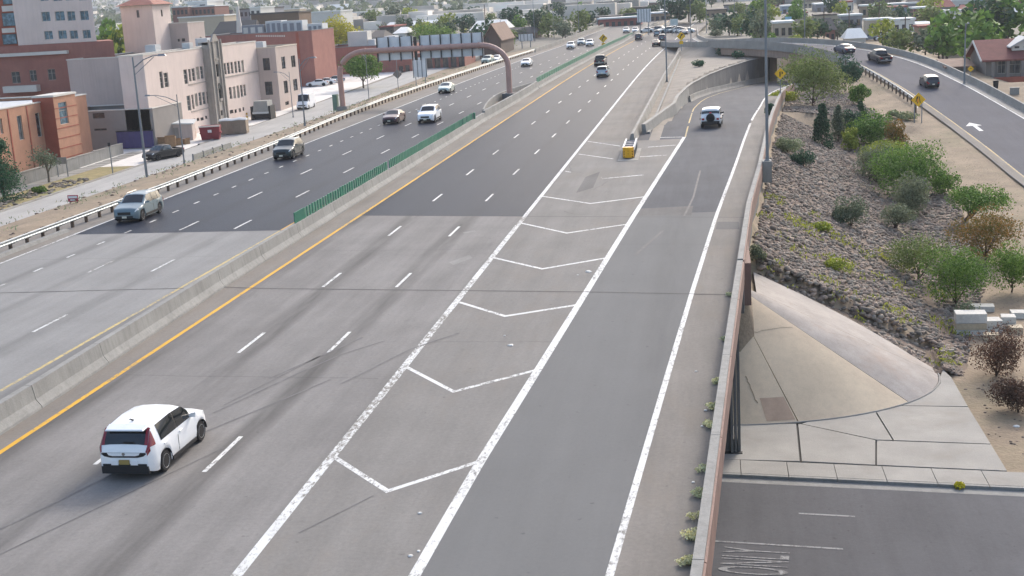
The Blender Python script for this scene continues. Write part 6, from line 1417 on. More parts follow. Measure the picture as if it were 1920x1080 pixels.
# dark gabled hall
t = thing('gabled_hall', 'dark brown gabled hall right of the gantry', 'building', (-38, 330, -1)); Yg2 = 322.0
gcol = mat('dark_brown_siding', '5f5149', .9, .12, .6); gro = mat('brown_shingle_roof', '7d6659', .9, .15, 1.0)
pa, pb, pc = onY(884, 100, Yg2), onY(936, 96, Yg2), onY(921, 46, Yg2); ze = onY(936, 75, Yg2).z; xa = pa.x; xb = pb.x+.5; xm = pc.x
mb = MB(); mb.poly([(xm-(xb-xm)*1.6, Yg2, -2), (xb, Yg2, -2), (xb, Yg2, ze), (xm, Yg2, pc.z), (xm-(xb-xm)*1.6, Yg2, ze-2)]); mb.quad((xb, Yg2, -2), (xb, Yg2+22, -2), (xb, Yg2+22, ze), (xb, Yg2, ze)); mb.build('wall', gcol, t, fix=False)
xl_ = xm-(xb-xm)*1.6
mb = MB(); mb.hexa([(xl_-.4, Yg2-.6, ze-2.3), (xm, Yg2-.6, pc.z), (xm, Yg2+22, pc.z), (xl_-.4, Yg2+22, ze-2.3)], [(xl_-.4, Yg2-.6, ze-2.05), (xm, Yg2-.6, pc.z+.25), (xm, Yg2+22, pc.z+.25), (xl_-.4, Yg2+22, ze-2.05)]); mb.hexa([(xm, Yg2-.6, pc.z), (xb+.4, Yg2-.6, ze-.3), (xb+.4, Yg2+22, ze-.3), (xm, Yg2+22, pc.z)], [(xm, Yg2-.6, pc.z+.25), (xb+.4, Yg2-.6, ze-.05), (xb+.4, Yg2+22, ze-.05), (xm, Yg2+22, pc.z+.25)]); mb.build('roof', gro, t)
hs = pxholes('-Y', Yg2-.02, [(911, 917, 70, 79)]); MB().box(hs[0][0], hs[0][1], Yg2-.1, Yg2-.003, hs[0][2], hs[0][3]).build('window', FRD, t)
# --- dumpsters, boxes, shed and truck at the loading dock
def zl(px, py): return hit(px, py)
p = hit(392, 264); t = thing('dumpster', 'red skip with a white notice beside the loading yard', 'dumpster', (p.x, p.y+1, p.z+.05), R(12)); dr = mat('skip_red', '7d2e35', .7, .15, 1)
mb = MB(); mb.hexa([(-1.25, -.75, .1), (1.25, -.75, .1), (1.15, .9, .1), (-1.15, .9, .1)], [(-1.45, -1.1, 2.0), (1.45, -1.1, 2.0), (1.4, 1.0, 2.0), (-1.4, 1.0, 2.0)]); mb.build('tub', dr, t, world=False)
MB().box(-1.5, 1.5, -1.16, -1.02, 1.9, 2.08).build('rim', CORN, t, world=False); MB().add([(-.25, -1.02, 1.1), (.3, -1.02, 1.1), (.3, -1.09, 1.5), (-.25, -1.09, 1.5)], [(0, 1, 2, 3)]).build('notice', wht, t, world=False, fix=False)
for sx in (-1, 1): MB().box(sx*1.4-.1, sx*1.4+.1, -.6, .6, .9, 1.1).build('lift_bar', dr, t, world=False)
p = hit(433, 254); t = thing('roll_off_container', 'tan container under a white scalloped cover beside the red skip', 'container', (p.x, p.y+1.5, p.z+.05), R(10)); tn = mat('tan_container', '8a7c6c', .8, .15, 1, streak=.4)
MB().box(-2.0, 2.0, -1.1, 1.1, .1, 2.0).build('tub', tn, t, world=False)
for k in range(5): MB().box(-1.7+k*.85-.06, -1.7+k*.85+.06, -1.17, -1.103, .1, 1.95).build('rib', tn, t, world=False)
mb = MB(); mb.tube([(-2.0, 0, 2.02), (-1, 0, 2.12), (0, 0, 2.03), (1, 0, 2.14), (2.0, 0, 2.04)], [.25, .32, .26, .32, .24], 8); mb.v = [(x, y*3.6, z) for x, y, z in mb.v]; mb.build('cover', ROOFW, t, world=False, smooth=60)
p = hit(488, 226); t = thing('compactor', 'grey box compactor backed into the loading dock', 'compactor', (p.x, p.y+1.6, p.z+.05), R(2)); gyb = mat('compactor_grey', '8d8e8b', .6, .12, 1)
MB().hexa([(-1.3, -1.2, 1.3), (1.3, -1.2, 1.3), (1.3, 1.6, 1.3), (-1.3, 1.6, 1.3)], [(-1.1, -.9, 3.0), (1.1, -.9, 3.0), (1.2, 1.6, 3.0), (-1.2, 1.6, 3.0)]).build('hopper', gyb, t, world=False)
MB().box(-1.35, 1.35, -1.3, 1.7, 1.0, 1.28).build('deck', ROOFW, t, world=False); MB().box(-1.2, 1.2, -.9, 1.6, .15, 1.0).build('base', TRIM, t, world=False)
for sx in (-1, 1): MB().box(sx*1.5-.15, sx*1.5+.15, -1.2, 1.4, 0, 2.2).build('side_arm', TRIM, t, world=False)
MB().hexa([(-.8, -1.12, 1.7), (.8, -1.12, 1.7), (.8, -1.08, 1.7), (-.8, -1.08, 1.7)], [(-.75, -.95, 2.7), (.75, -.95, 2.7), (.75, -.91, 2.7), (-.75, -.91, 2.7)]).build('panel', ROOFW, t, world=False)
yb_ = mat('bollard_yellow', 'b08a2a', .6, .15, 2)
for px, py, lb in ((462, 228, 'yellow bollard left of the compactor'), (471, 226, 'second yellow bollard left of the compactor'), (514, 221, 'yellow bollard right of the compactor'), (364, 258, 'yellow post left of the red skip')):
    p = hit(px, py); t = thing('bollard', lb, 'bollard', p+Vector((0, .5, 0))); lathe(MB(), [(0, .16), (1.3, .16), (1.38, .1)], 12, 'Z').build('post', yb_, t, world=False); lathe(MB(), [(.9, .165), (1.05, .165)], 12, 'Z').build('band', CORN, t, world=False)
p = hit(322, 268); t = thing('shed', 'small grey shed with a white sloping roof by the loading yard', 'shed', (p.x, p.y+2.5, p.z+.05), R(14)); MB().hexa([(-2.2, -1.4, 0), (2.3, -1.4, 0), (2.3, 1.6, 0), (-2.2, 1.6, 0)], [(-2.2, -1.4, 2.6), (2.3, -1.4, 2.3), (2.3, 1.6, 2.6), (-2.2, 1.6, 2.9)]).build('wall', BEI, t, world=False)
MB().hexa([(-2.4, -1.7, 2.62), (2.6, -1.7, 2.32), (2.6, 1.8, 2.62), (-2.4, 1.8, 2.92)], [(-2.4, -1.7, 2.78), (2.6, -1.7, 2.48), (2.6, 1.8, 2.78), (-2.4, 1.8, 3.08)]).build('roof', ROOFW, t, world=False); MB().box(-.6, .4, -1.45, -1.403, 0, 2.0).build('door', STONE, t, world=False)
cb = mat('cardboard', '8f7457', .9, .15, 3)
for k, (px, py, s, lb) in enumerate(((305, 276, 1.2, 'large cardboard box left of the shed'), (318, 276, 1.4, 'large cardboard box in front of the shed'), (330, 274, .9, 'smaller cardboard box right of the others'), (346, 272, .8, 'small box near the shed corner'))):
    p = hit(px, py); t = thing('cardboard_box', lb, 'box', (p.x, p.y+.6, p.z+.05), R(20*k)); MB().box(-s/2, s/2, -s/2, s/2, 0, s*.95).build('carton', cb, t, world=False)
    MB().hexa([(-s/2, -s/2-.02, s*.95), (s/2, -s/2-.02, s*.95), (s/2, -s/2, s*.95), (-s/2, -s/2, s*.95)], [(-s/2, -s/2-.3, s*1.15), (s/2, -s/2-.3, s*1.15), (s/2, -s/2-.28, s*1.15), (-s/2, -s/2-.28, s*1.15)]).build('flap', cb, t, world=False)
for x0, x1, by, top, c, lb in ((152, 212, 274, 222, '4d6257', 'dark green container left of the purple one'), (216, 290, 280, 246, '4a4573', 'purple blue container behind the black pickup')):
    p = hit((x0+x1)/2, by); pm_ = FPX/(p.y+2); w_ = (x1-x0)/pm_; h_ = (by-top)/pm_; cm = mat('container_'+c, c, .7, .12, 1, streak=.4); t = thing('container', lb, 'container', (p.x, p.y+1.5, p.z+.05)); MB().box(-w_/2, w_/2, -1.2, 1.2, .1, h_).build('box', cm, t, world=False)
    for k in range(7): x = lerp(-w_/2+.2, w_/2-.2, k/6); MB().box(x-.06, x+.06, -1.26, -1.203, .15, h_-.1).build('rib', cm, t, world=False)
    MB().box(-w_/2-.05, w_/2+.05, -1.28, 1.25, h_+.002, h_+.1).build('lid', TRIM, t, world=False)
# drum pipes lying by the wall, chain fence panels
for k, px in enumerate((146, 153, 160)):
    p = hit(px, 277); t = MB(); t.tube([(p.x, p.y-.9, p.z+.6), (p.x+.3, p.y+1.0, p.z+.6)], .55, 14); tag(t.build('concrete_pipe', CORN, None, smooth=50), ('left', 'middle', 'right')[k]+' pale pipe lying behind the grey wall', 'pipe')
fm = mat('fence_slats', '8f918d', .8, .12, 1)
b = hit(350, 322); t = thing('fence', 'low grey panel fence below the loading yard', 'fence', b)
P = [hit(222, 348, 0), hit(345, 300), hit(372, 296), hit(398, 290), hit(422, 282)]
for k in range(4):
    a = Vector((-62.0, 128+k*5.0, interp(128+k*5, LEFT_Z))); MB().box(-62.1, -62.0, 146+k*3.2, 149.1+k*3.2, -4.9, -3.4).build('panel', fm, t); MB().box(-62.15, -61.95, 145.95+k*3.2, 146.05+k*3.2-.06, -4.95, -3.3).build('post', M['pole'], t)
# ------------------------------------------------------------------ craftsman house on the right
hc = hit(1845, 163); hz = hc.z
t = thing('house', 'grey bungalow with red brown shingle roof and white gabled dormer at the right', 'house', (46, 182, hz)); Yq = 186.0
sid = mat('grey_house_siding', '7d7670', .9, .08, .5, 6); rsh = mat('red_brown_shingle', '7a4a44', .9, .14, 1.0, 7)
pl, pr = onY(1848, 150, Yq), onY(1990, 150, Yq); ze = onY(1880, 108, Yq).z; zr_ = onY(1880, 76, Yq+5).z
hs = pxholes('-Y', Yq, [(1871, 1886, 112, 138), (1893, 1914, 110, 138)])
mb = MB(); wallface(mb, '-Y', Yq, pl.x, pr.x, hz-1, ze, hs); mb.poly([(pl.x, Yq, hz-1), (pl.x, Yq+11, hz-1), (pl.x, Yq+11, ze), (pl.x, Yq+5.5, zr_-.3), (pl.x, Yq, ze)]); mb.build('wall', sid, t, fix=False)
windows(t, '-Y', Yq, hs, .2, 1, WG, FRW)
mb = MB(); e = .7
mb.hexa([(pl.x-e, Yq-e, ze-.45), (pr.x, Yq-e, ze-.45), (pr.x, Yq+5.5, zr_), (pl.x-e, Yq+5.5, zr_)], [(pl.x-e, Yq-e, ze-.22), (pr.x, Yq-e, ze-.22), (pr.x, Yq+5.5, zr_+.22), (pl.x-e, Yq+5.5, zr_+.22)])
mb.hexa([(pl.x-e, Yq+5.5, zr_), (pr.x, Yq+5.5, zr_), (pr.x, Yq+11.7, ze-.45), (pl.x-e, Yq+11.7, ze-.45)], [(pl.x-e, Yq+5.5, zr_+.22), (pr.x, Yq+5.5, zr_+.22), (pr.x, Yq+11.7, ze-.22), (pl.x-e, Yq+11.7, ze-.22)]); mb.build('roof', rsh, t)
for a0, a1 in ((Yq-e, Yq+5.5), (Yq+11.7, Yq+5.5)): MB().tube([(pl.x-e-.05, a0, ze-.34), (pl.x-e-.05, a1, zr_+.1)], .16, 4).build('bargeboard', CORN, t)
d0, d1, dp = onY(1898, 95, Yq+1.5), onY(1950, 92, Yq+1.5), onY(1932, 74, Yq+1.5)
mb = MB(); zt_ = onY(1905, 86, Yq+1.5).z; mb.poly([(d0.x, Yq+1.5, d0.z), (d1.x, Yq+1.5, d0.z), (d1.x, Yq+1.5, zt_), ((d0.x+d1.x)/2, Yq+1.5, zt_+1.0), (d0.x, Yq+1.5, zt_)]); mb.quad((d0.x, Yq+1.5, d0.z), (d0.x, Yq+6, d0.z), (d0.x, Yq+6, zt_), (d0.x, Yq+1.5, zt_)); mb.build('dormer', CORN, t, fix=False)
xm = (d0.x+d1.x)/2
for xa, xb in ((d0.x-.4, xm), (d1.x+.4, xm)): MB().hexa([(xa, Yq+1.0, zt_-.25), (xb, Yq+1.0, zt_+1.0), (xb, Yq+6, zt_+1.0), (xa, Yq+6, zt_-.25)], [(xa, Yq+1.0, zt_-.05), (xb, Yq+1.0, zt_+1.2), (xb, Yq+6, zt_+1.2), (xa, Yq+6, zt_-.05)]).build('dormer_roof', ROOFW, t)
for k in range(3): x = lerp(d0.x+.3, d1.x-.9, k/2); w_ = MB().box(x, x+.6, Yq+1.42, Yq+1.497, d0.z+.3, zt_-.05).build('window', FRD, t); MB().quad((x+.06, Yq+1.415, d0.z+.36), (x+.54, Yq+1.415, d0.z+.36), (x+.54, Yq+1.415, zt_-.1), (x+.06, Yq+1.415, zt_-.1)).build('pane', WG, w_, fix=False)
for px in (1862, 1890, 1917): p = onY(px, 130, Yq-1.5); MB().box(p.x-.18, p.x+.18, Yq-1.7, Yq-1.35, hz-.5, ze-.5).build('porch_post', sid, t)
mb = MB(); mb.box(pl.x-.5, pr.x, Yq-2.2, Yq-1.2, hz-.8, hz+.45); mb.build('porch_wall', RDB, t)
MB().box(pl.x-4.5, pl.x-.8, Yq+3, Yq+9, hz-1, ze-1.3).build('garage', sid, t); MB().hexa([(pl.x-5, Yq+2.5, ze-1.3), (pl.x-.8, Yq+2.5, ze-1.3), (pl.x-.8, Yq+9.5, ze-1.3), (pl.x-5, Yq+9.5, ze-1.3)], [(pl.x-5, Yq+2.5, ze-1.1), (pl.x-.8, Yq+2.5, ze-1.1), (pl.x-.8, Yq+9.5, ze-.4), (pl.x-5, Yq+9.5, ze-.4)]).build('garage_roof', gro, t)
struct('house_path', MB().poly([(at(*q, -4.55).x, at(*q, -4.55).y, -4.4) for q in ((1850, 180), (1990, 215), (1990, 200), (1870, 160))]), M['conc_lt'])
p = hit(1904, 178); t = thing('utility_cabinet', 'grey utility cabinet on the verge below the house', 'cabinet', p+Vector((0, .6, 0)), R(-10)); MB().box(-.55, .55, -.35, .35, 0, .8).build('cabinet', M['conc'], t, world=False); MB().box(-.6, .6, -.4, .4, .802, .9).build('lid', M['conc_lt'], t, world=False)
p = hit(1868, 167); t = thing('trash_bin', 'black wheeled bin on the pavement below the house', 'bin', p+Vector((0, .4, 0))); MB().hexa([(-.24, -.24, .05), (.24, -.24, .05), (.24, .24, .05), (-.24, .24, .05)], [(-.3, -.32, 1.0), (.3, -.32, 1.0), (.3, .32, 1.0), (-.3, .32, 1.0)]).build('body', TRIM, t, world=False); MB().box(-.32, .32, -.36, .34, 1.002, 1.08).build('lid', M['black'], t, world=False)
p = hit(1877, 137); t = thing('street_name_sign', 'small green sign in front of the house porch', 'sign', p+Vector((0, -1, 0))); MB().box(-.05, .05, -.05, .05, 0, 2.1).build('post', M['pole'], t, world=False); MB().box(-.4, .4, -.08, -.052, 1.7, 2.0).build('sign_plate', gs, t, world=False)
# ------------------------------------------------------------------ the city beyond: every building stands at its own distance
CM = {k: mat('far_wall_'+k, c, .9, .08, .15, 3) for k, c in dict(white='c9c8c2', cream='b5a894', tan='94826e', brown='75614f', grey='85868a', dark='4d4a4a', brick='7f5a50', blue='8694a4', green='5d7a66', red='8c5048', roofw='d2d4d2', roofd='56524f').items()}
CW = MB().box(-.5, .5, -.03, .0, 0, 1); cwin = mesh_of(CW, 'window', WG)
def cityblock(px0, px1, ytop, Y, wall, roof, label, depth=14, gable=False, wins=(0, 0), sign=None, awn=None):
    a, b = onY(px0, ytop, Y), onY(px1, ytop, Y); xm = (a.x+b.x)/2; zt_ = onY((px0+px1)/2, ytop, Y).z; zb = min(gz(a.x, Y), gz(b.x, Y))-.8
    zt_ = max(zt_, zb+3.2)
    t = thing('building', label, 'building', (xm, Y, zb)); w = b.x-a.x
    if gable:
        hgt = (zt_-zb); zw = hgt*.62+0
        mb = MB(); mb.box(-w/2, w/2, 0, depth, 0, zw); mb.build('wall', CM[wall], t, world=False)
        mb = MB(); e = .5; mb.add([(-w/2-e, -e, zw-.1), (w/2+e, -e, zw-.1), (w/2+e, depth+e, zw-.1), (-w/2-e, depth+e, zw-.1), (-w/2+.6, depth/2, hgt), (w/2-.6, depth/2, hgt)], [(0, 1, 5, 4), (2, 3, 4, 5), (1, 2, 5), (3, 0, 4), (0, 3, 2, 1)]); mb.build('roof', CM[roof], t, world=False, fix=False)
        hgt = zw
    else:
        hgt = zt_-zb; MB().box(-w/2, w/2, 0, depth, 0, hgt).build('wall', CM[wall], t, world=False)
        MB().box(-w/2-.25, w/2+.25, -.25, depth+.25, hgt+.003, hgt+.45).build('roof', CM[roof], t, world=False)
    nc, nr = wins
    for r_ in range(nr):
        for c_ in range(nc):
            ww = w/nc*.55; hh = min(1.6, hgt/nr*.5); inst('window', cwin, t, (-w/2+w*(c_+.5)/nc, 0, hgt-1.0-hh-r_*(hgt-1.2)/max(1, nr)), 0, (ww, 1, hh))
    if awn: MB().box(-w/2, w/2, -1.6, -.01, hgt*.55, hgt*.62).build('canopy', CM[awn], t, world=False)
    return t
CB = [
 (322, 352, 14, 470, 'brick', 'roofw', 'two storey brick block left of the white stairwell', (4, 2)), (352, 388, 4, 480, 'white', 'roofw', 'white stairwell block at the upper left', (2, 2)), (356, 402, 13, 474, 'brick', 'roofw', 'brick wing right of the white stairwell', (6, 2)), (334, 420, 32, 420, 'cream', 'roofw', 'low cream shed below the brick wings', (0, 0)),
 (404, 430, 19, 520, 'tan', 'roofd', 'small tan house by the dark pole', (2, 1)), (448, 505, 17, 500, 'grey', 'roofd', 'grey building with dark band in the distance', (7, 1)), (468, 488, 15, 470, 'white', 'roofw', 'small white roofed block at the centre left', (2, 1)), (392, 470, 40, 360, 'brown', 'roofd', 'dark brown pitched roof left of the white tower', (0, 0)), (470, 560, 26, 372, 'brown', 'roofd', 'long dark brown roof behind the mechanical units', (0, 0)),
 (512, 562, 18, 600, 'cream', 'roofw', 'pale bridge like building on the far left slope', (5, 1)), (583, 638, 23, 480, 'white', 'roofw', 'long white windowless building behind the golden tree', (0, 0)), (640, 700, 24, 640, 'white', 'roofw', 'low white shed row beyond the golden tree', (6, 1)), (610, 650, 8, 900, 'white', 'roofw', 'tiny white house high on the left slope', (2, 1)),
 (722, 820, 40, 520, 'white', 'roofw', 'long white roofed warehouse left of the two chimneys', (10, 1)), (712, 738, 51, 430, 'dark', 'red', 'small building with red and green roof', (3, 1)), (738, 758, 52, 425, 'white', 'roofw', 'small white gabled hall beside the red roof', (1, 1)), (690, 716, 58, 400, 'blue', 'roofd', 'grey blue roofed house behind the brick hall', (2, 1)), (742, 762, 18, 760, 'white', 'roofw', 'bright white cube on the far slope', (1, 1)), (712, 762, 3, 1000, 'cream', 'roofw', 'far pale block on the left skyline', (5, 2)),
 (882, 946, 39, 395, 'brown', 'roofw', 'brown building with bright white roof behind the gabled hall', (0, 0)), (905, 952, 42, 480, 'white', 'roofw', 'pale low building left of the poles', (5, 1)), (967, 1016, 35, 520, 'white', 'roofw', 'white warehouse with awning strip right of the poles', (4, 1)), (936, 1005, 52, 392, 'brown', 'roofd', 'dark flat roofed shop right of the gabled hall', (5, 1)), (905, 980, 15, 800, 'roofd', 'white', 'far apartments with white roof edge left', (9, 2)), (938, 974, 11, 950, 'grey', 'roofw', 'far pale roof line at the top centre', (5, 1)), (1050, 1100, 30, 560, 'grey', 'roofd', 'grey house among trees at the top centre', (3, 1)), (1078, 1098, 1, 1300, 'white', 'roofw', 'tiny white roof high on the far plain', (2, 1)),
 (1115, 1150, 14, 900, 'white', 'roofw', 'far white long roof at the top centre', (6, 1)), (1165, 1268, 12, 640, 'roofd', 'roofw', 'long dark building with bright white roof at the top', (10, 1)), (1125, 1230, 20, 560, 'dark', 'roofd', 'dark pavilion roof behind the freeway end', (6, 1)), (1118, 1164, 33, 470, 'grey', 'roofd', 'low grey building left of the ribbed sign', (5, 1)), (1122, 1202, 52, 440, 'red', 'roofw', 'white canopied station at the end of the median', (7, 1)), (1172, 1198, 32, 480, 'green', 'roofd', 'yellow green shop behind the freeway end', (2, 1)), (1218, 1258, 40, 470, 'tan', 'roofw', 'white roofed shop right of the ribbed sign', (4, 1)), (1226, 1250, 33, 500, 'cream', 'roofw', 'small cream upper storey behind the shop', (3, 1)),
 (1312, 1362, 34, 470, 'tan', 'roofd', 'tan low building right of the dark trees', (5, 1)), (1358, 1398, 26, 520, 'grey', 'roofd', 'grey flat building behind the guide sign', (5, 1)), (1398, 1430, 33, 500, 'cream', 'roofd', 'cream low building right of the guide sign', (3, 1)), (1424, 1470, 25, 560, 'brick', 'roofd', 'brick block beyond the overpass', (6, 2)), (1466, 1500, 28, 470, 'blue', 'roofw', 'bluish shop beyond the overpass', (3, 1)), (1490, 1540, 22, 520, 'cream', 'roofd', 'cream two storey block left of the lettered board', (6, 2)), (1530, 1600, 28, 470, 'grey', 'roofw', 'long grey store with white parapet', (6, 1)), (1512, 1560, 10, 700, 'grey', 'roofd', 'grey far apartments on the right slope', (5, 2)), (1545, 1640, 0, 950, 'white', 'roofw', 'large white roofed hall at the upper right', (8, 1)),
 (1612, 1690, 20, 520, 'roofd', 'roofd', 'dark flat roofed shop below the lettered board', (6, 1)), (1650, 1720, 30, 430, 'grey', 'roofw', 'grey store with white parapet at the right', (5, 1)), (1700, 1790, 14, 560, 'cream', 'roofw', 'long cream store front at the upper right', (8, 1)), (1740, 1830, 32, 430, 'white', 'roofw', 'bright white flat roofed store at the right', (5, 1)), (1730, 1830, 2, 800, 'tan', 'roofd', 'far tan apartments at the upper right', (7, 2)), (1830, 1920, 4, 700, 'grey', 'roofd', 'grey houses among trees at the upper right corner', (5, 1)), (1722, 1756, 58, 330, 'white', 'roofw', 'small white kiosk beyond the parked cars', (2, 1)), (1742, 1775, 66, 300, 'cream', 'roofw', 'low pale garage near the poles on the right', (1, 1)),
]
for i, (x0, x1, yt, Y, wm, rm_, lb, wins) in enumerate(CB): cityblock(x0, x1, yt, Y, wm, rm_, lb, depth=10+(i*7) % 9, wins=wins, gable=('gable' in lb or 'house' in lb or 'pitched' in lb))
# tall white tower vent and mechanical units behind the brick hall
p = onY(450, 62, 300); t = thing('vent_stack', 'slender white flared stack behind the brick hall', 'stack', (p.x, 300, -3)); lathe(MB(), [(0, 1.1), (p.z+3, .8), (onY(447, 30, 300).z+3, .45), (onY(446, 12, 300).z+3, .4)], 14, 'Z').build('stack', CORN, t, world=False, smooth=60)
for k, (x0, x1, y0, lb) in enumerate(((453, 494, 48, 'dark roof plant row left of the white screens'), (497, 527, 40, 'white roof screen left of the other'), (527, 566, 40, 'white roof screen right of the other'), (576, 604, 45, 'white domed roof vent by the golden tree'))):
    a, b = onY(x0, y0, 270), onY(x1, y0, 270); t = thing('roof_plant', lb, 'roof plant', ((a.x+b.x)/2, 270, zh-.5)); w_ = b.x-a.x
    MB().box(-w_/2, w_/2, 0, 4, 0, a.z-zh+.5).build('casing', CM['grey'] if k == 0 else ROOFW, t, world=False)
    for j in range(3): MB().box(-w_/2+w_*(j+.2)/3, -w_/2+w_*(j+.8)/3, -.1, -.003, .4, max(.8, a.z-zh)).build('louvre', CM['grey'] if k else CORN, t, world=False)
# lettered board on the right
a, b = onY(1608, 22, 480), onY(1673, 4, 480); t = thing('shop_sign', 'dark board with pale capital letters above the shops at the upper right', 'sign', ((a.x+b.x)/2, 480, gz(60, 480)))
bx_w = b.x-a.x; zc0 = onY(1640, 22, 480).z; zc1 = onY(1640, 5, 480).z
MB().box(a.x, b.x, 480, 480.3, zc0, zc1).build('board', CM['dark'], t)
for x in (a.x+1.5, b.x-1.5): MB().box(x-.15, x+.15, 480.31, 480.6, gz(60, 480)-.5, zc1).build('post', M['pole'], t)
o = textmesh('CAP & CRASH', 'lettering', mat('letter_cream', 'cfd2c0', .7), t, 2.6, .03); o.rotation_euler = (R(90), 0, 0); o.location = (0, -.06, (zc0+zc1)/2-t.location.z); o.scale = (bx_w/19.5, 1, 1)
# utility poles
rnd.seed(21)
for px, top, by, lb in ((912, 8, 78, 'dark utility pole before the white warehouse'), (803, 32, 55, 'left of two short chimneys beyond the warehouse'), (829, 31, 54, 'right of two short chimneys beyond the warehouse'), (1545, 20, 72, 'utility pole beyond the overpass, left'), (1592, 18, 78, 'utility pole beyond the overpass, middle'), (1697, 30, 80, 'utility pole beside the parked cars'), (1768, 40, 112, 'utility pole left of the stout pole'), (1747, 45, 100, 'thin utility pole among the trees at the right'), (1648, 4, 60, 'dark pole by the lettered board'), (425, 30, 62, 'dark pole above the brick hall')):
    b = hit(px, by); z = onY(px, top, b.y).z; t = thing('utility_pole', lb, 'utility pole', b); MB().tube([(0, 0, -.3), (0, 0, z-b.z)], [.16, .11], 8).build('pole', M['wood_post'] if px > 850 else M['pole'], t, world=False)
    if px > 1500: MB().box(-1.1, 1.1, -.06, .06, z-b.z-.9, z-b.z-.75).build('crossarm', M['wood_post'], t, world=False)
# ------------------------------------------------------------------ trees of the city
TV = {}
for k, (kind, n, shape) in enumerate((('green', 420, 'round'), ('olive', 420, 'round'), ('dark', 420, 'round'), ('bright', 420, 'round'), ('yellow', 420, 'round'), ('grey', 420, 'round'), ('teal', 420, 'round'))):
    me, _ = crown_mesh(1, 1, 1, n, .3, 500+k, 12, 'round', 'crown', LM[kind]); TV[kind] = me
tr = MB(); tr.tube([(0, 0, -.3), (0, 0, .7)], [.07, .04], 6); trm = mesh_of(tr, 'trunk', BARK)
def citytree(x, y, h, w, kind, label, group):
    z = gz(x, y); t = thing('tree', label, 'tree', (x, y, z), 0, group)
    inst('crown', TV[kind], t, (0, 0, h*.56), rnd.uniform(0, 6), (w/2*1.15, w/2*1.15, h*.5)); inst('trunk', trm, t, (0, 0, 0), 0, (h*.5, h*.5, h*.7))
named = [(215, 22, 300, 8, 'yellow', 'yellowish tree between the tall block and the tower'), (190, 18, 330, 9, 'green', 'green tree right of the tall beige block'), (205, 40, 300, 7, 'bright', 'light green tree below the yellowish one'),
 (1270, 55, 430, 9, 'dark', 'dark dense tree left of the white dome pole at the freeway end'), (1292, 50, 440, 10, 'teal', 'tallest dark tree at the end of the freeway'), (1312, 56, 430, 7, 'olive', 'olive tree right of the tall dark tree'), (1425, 64, 400, 8, 'bright', 'broad light green tree left of the tall lamp pole'), (1445, 62, 410, 6, 'yellow', 'yellow green tree beside the broad one'),
 (1690, 100, 262, 6, 'rust' if False else 'olive', 'brownish tree by the barrier of the right hand road'), (1680, 92, 275, 5, 'dark', 'dark small tree beside the brownish one'), (1775, 122, 250, 8, 'green', 'green tree leaning over the barrier near the stout pole'), (1790, 100, 265, 9, 'bright', 'bright green tree left of the house'), (1830, 95, 235, 9, 'green', 'tall green tree behind the house garage'), (1845, 60, 270, 10, 'dark', 'dark tree rising behind the red roof'), (1890, 55, 270, 11, 'green', 'big green tree behind the house ridge'), (1760, 110, 255, 6, 'grey', 'grey tree beyond the barrier'), (1735, 100, 262, 6, 'grey', 'grey green tree left of the utility pole'), (1655, 80, 300, 6, 'yellow', 'yellow green tree among the parked cars'),
 (700, 30, 560, 8, 'olive', 'olive tree before the white sheds'), (740, 30, 600, 10, 'grey', 'grey crowned tree beside the bright cube'), (770, 34, 560, 8, 'yellow', 'pale yellow tree behind the warehouse'), (960, 42, 440, 8, 'dark', 'dark green tree beside the white warehouse'), (1010, 55, 400, 8, 'dark', 'dark tree left of the tall pole'), (1028, 62, 390, 7, 'olive', 'olive tree right of the warehouse'), (1055, 70, 380, 6, 'grey', 'grey bushy tree behind the oncoming cars'), (1088, 62, 400, 7, 'olive', 'olive tree beyond the oncoming cars'), (1100, 50, 420, 6, 'dark', 'dark round tree behind the far pole'), (945, 78, 350, 6, 'olive', 'slim olive tree left of the freeway wall'), (922, 84, 345, 5, 'yellow', 'yellowish tree in front of the dark shop'), (1060, 74, 365, 5, 'grey', 'low grey bush by the freeway wall')]
for px, py, Y, h, kind, lb in named:
    p = onY(px, py, Y); hh = max(h, min(14, (p.z-gz(p.x, Y))*1.25) if py < 60 else h); citytree(p.x, Y, hh, max(h*.95, hh*.7), kind, lb, 'trees of the near city')
grp = 'far trees of the city'
kinds = ['green', 'olive', 'dark', 'grey', 'olive', 'teal', 'yellow', 'dark', 'grey']
for k in range(115):
    Y = rnd.uniform(400, 800); px = rnd.uniform(330, 1920); x = onY(px, 30, Y).x
    if abs(x-fwx(Y)+22) < 30 and Y < 460: continue
    citytree(x, Y, rnd.uniform(3.5, 6.5), rnd.uniform(3.5, 6.5), rnd.choice(kinds), 'far rounded tree scattered among the distant roofs', grp)
# one mass of tree tops and roofs on the farthest plain
VV = []; g3 = np.random.default_rng(12); n = 4200
ys_ = 760+g3.uniform(0, 1, n)**1.5*3300; xs_ = ys_*g3.uniform(-.75, .42, n)
V = []
for x, y in zip(xs_, ys_):
    h = g3.uniform(4, 9); z = gz(x, y)
    for j in range(5):
        c = np.array([x+g3.normal(0, 3), y+g3.normal(0, 2), z+h*g3.uniform(.25, 1)]); a = g3.normal(size=3); a /= np.linalg.norm(a); b = np.cross(a, g3.normal(size=3)); b /= np.linalg.norm(b); s = g3.uniform(1.6, 3.4); V += [c-a*s, c+b*s*.7, c+a*s, c-b*s*.7]
me = bpy.data.meshes.new('distant_trees'); me.from_pydata([tuple(v) for v in V], [], [(4*i, 4*i+1, 4*i+2, 4*i+3) for i in range(len(V)//4)]); me.materials.append(LM['grey']); o = bpy.data.objects.new('distant_trees', me); COL.objects.link(o); tag(o, 'mass of dark tree tops across the distant plain', 'woodland', kind='stuff')
mb = MB()
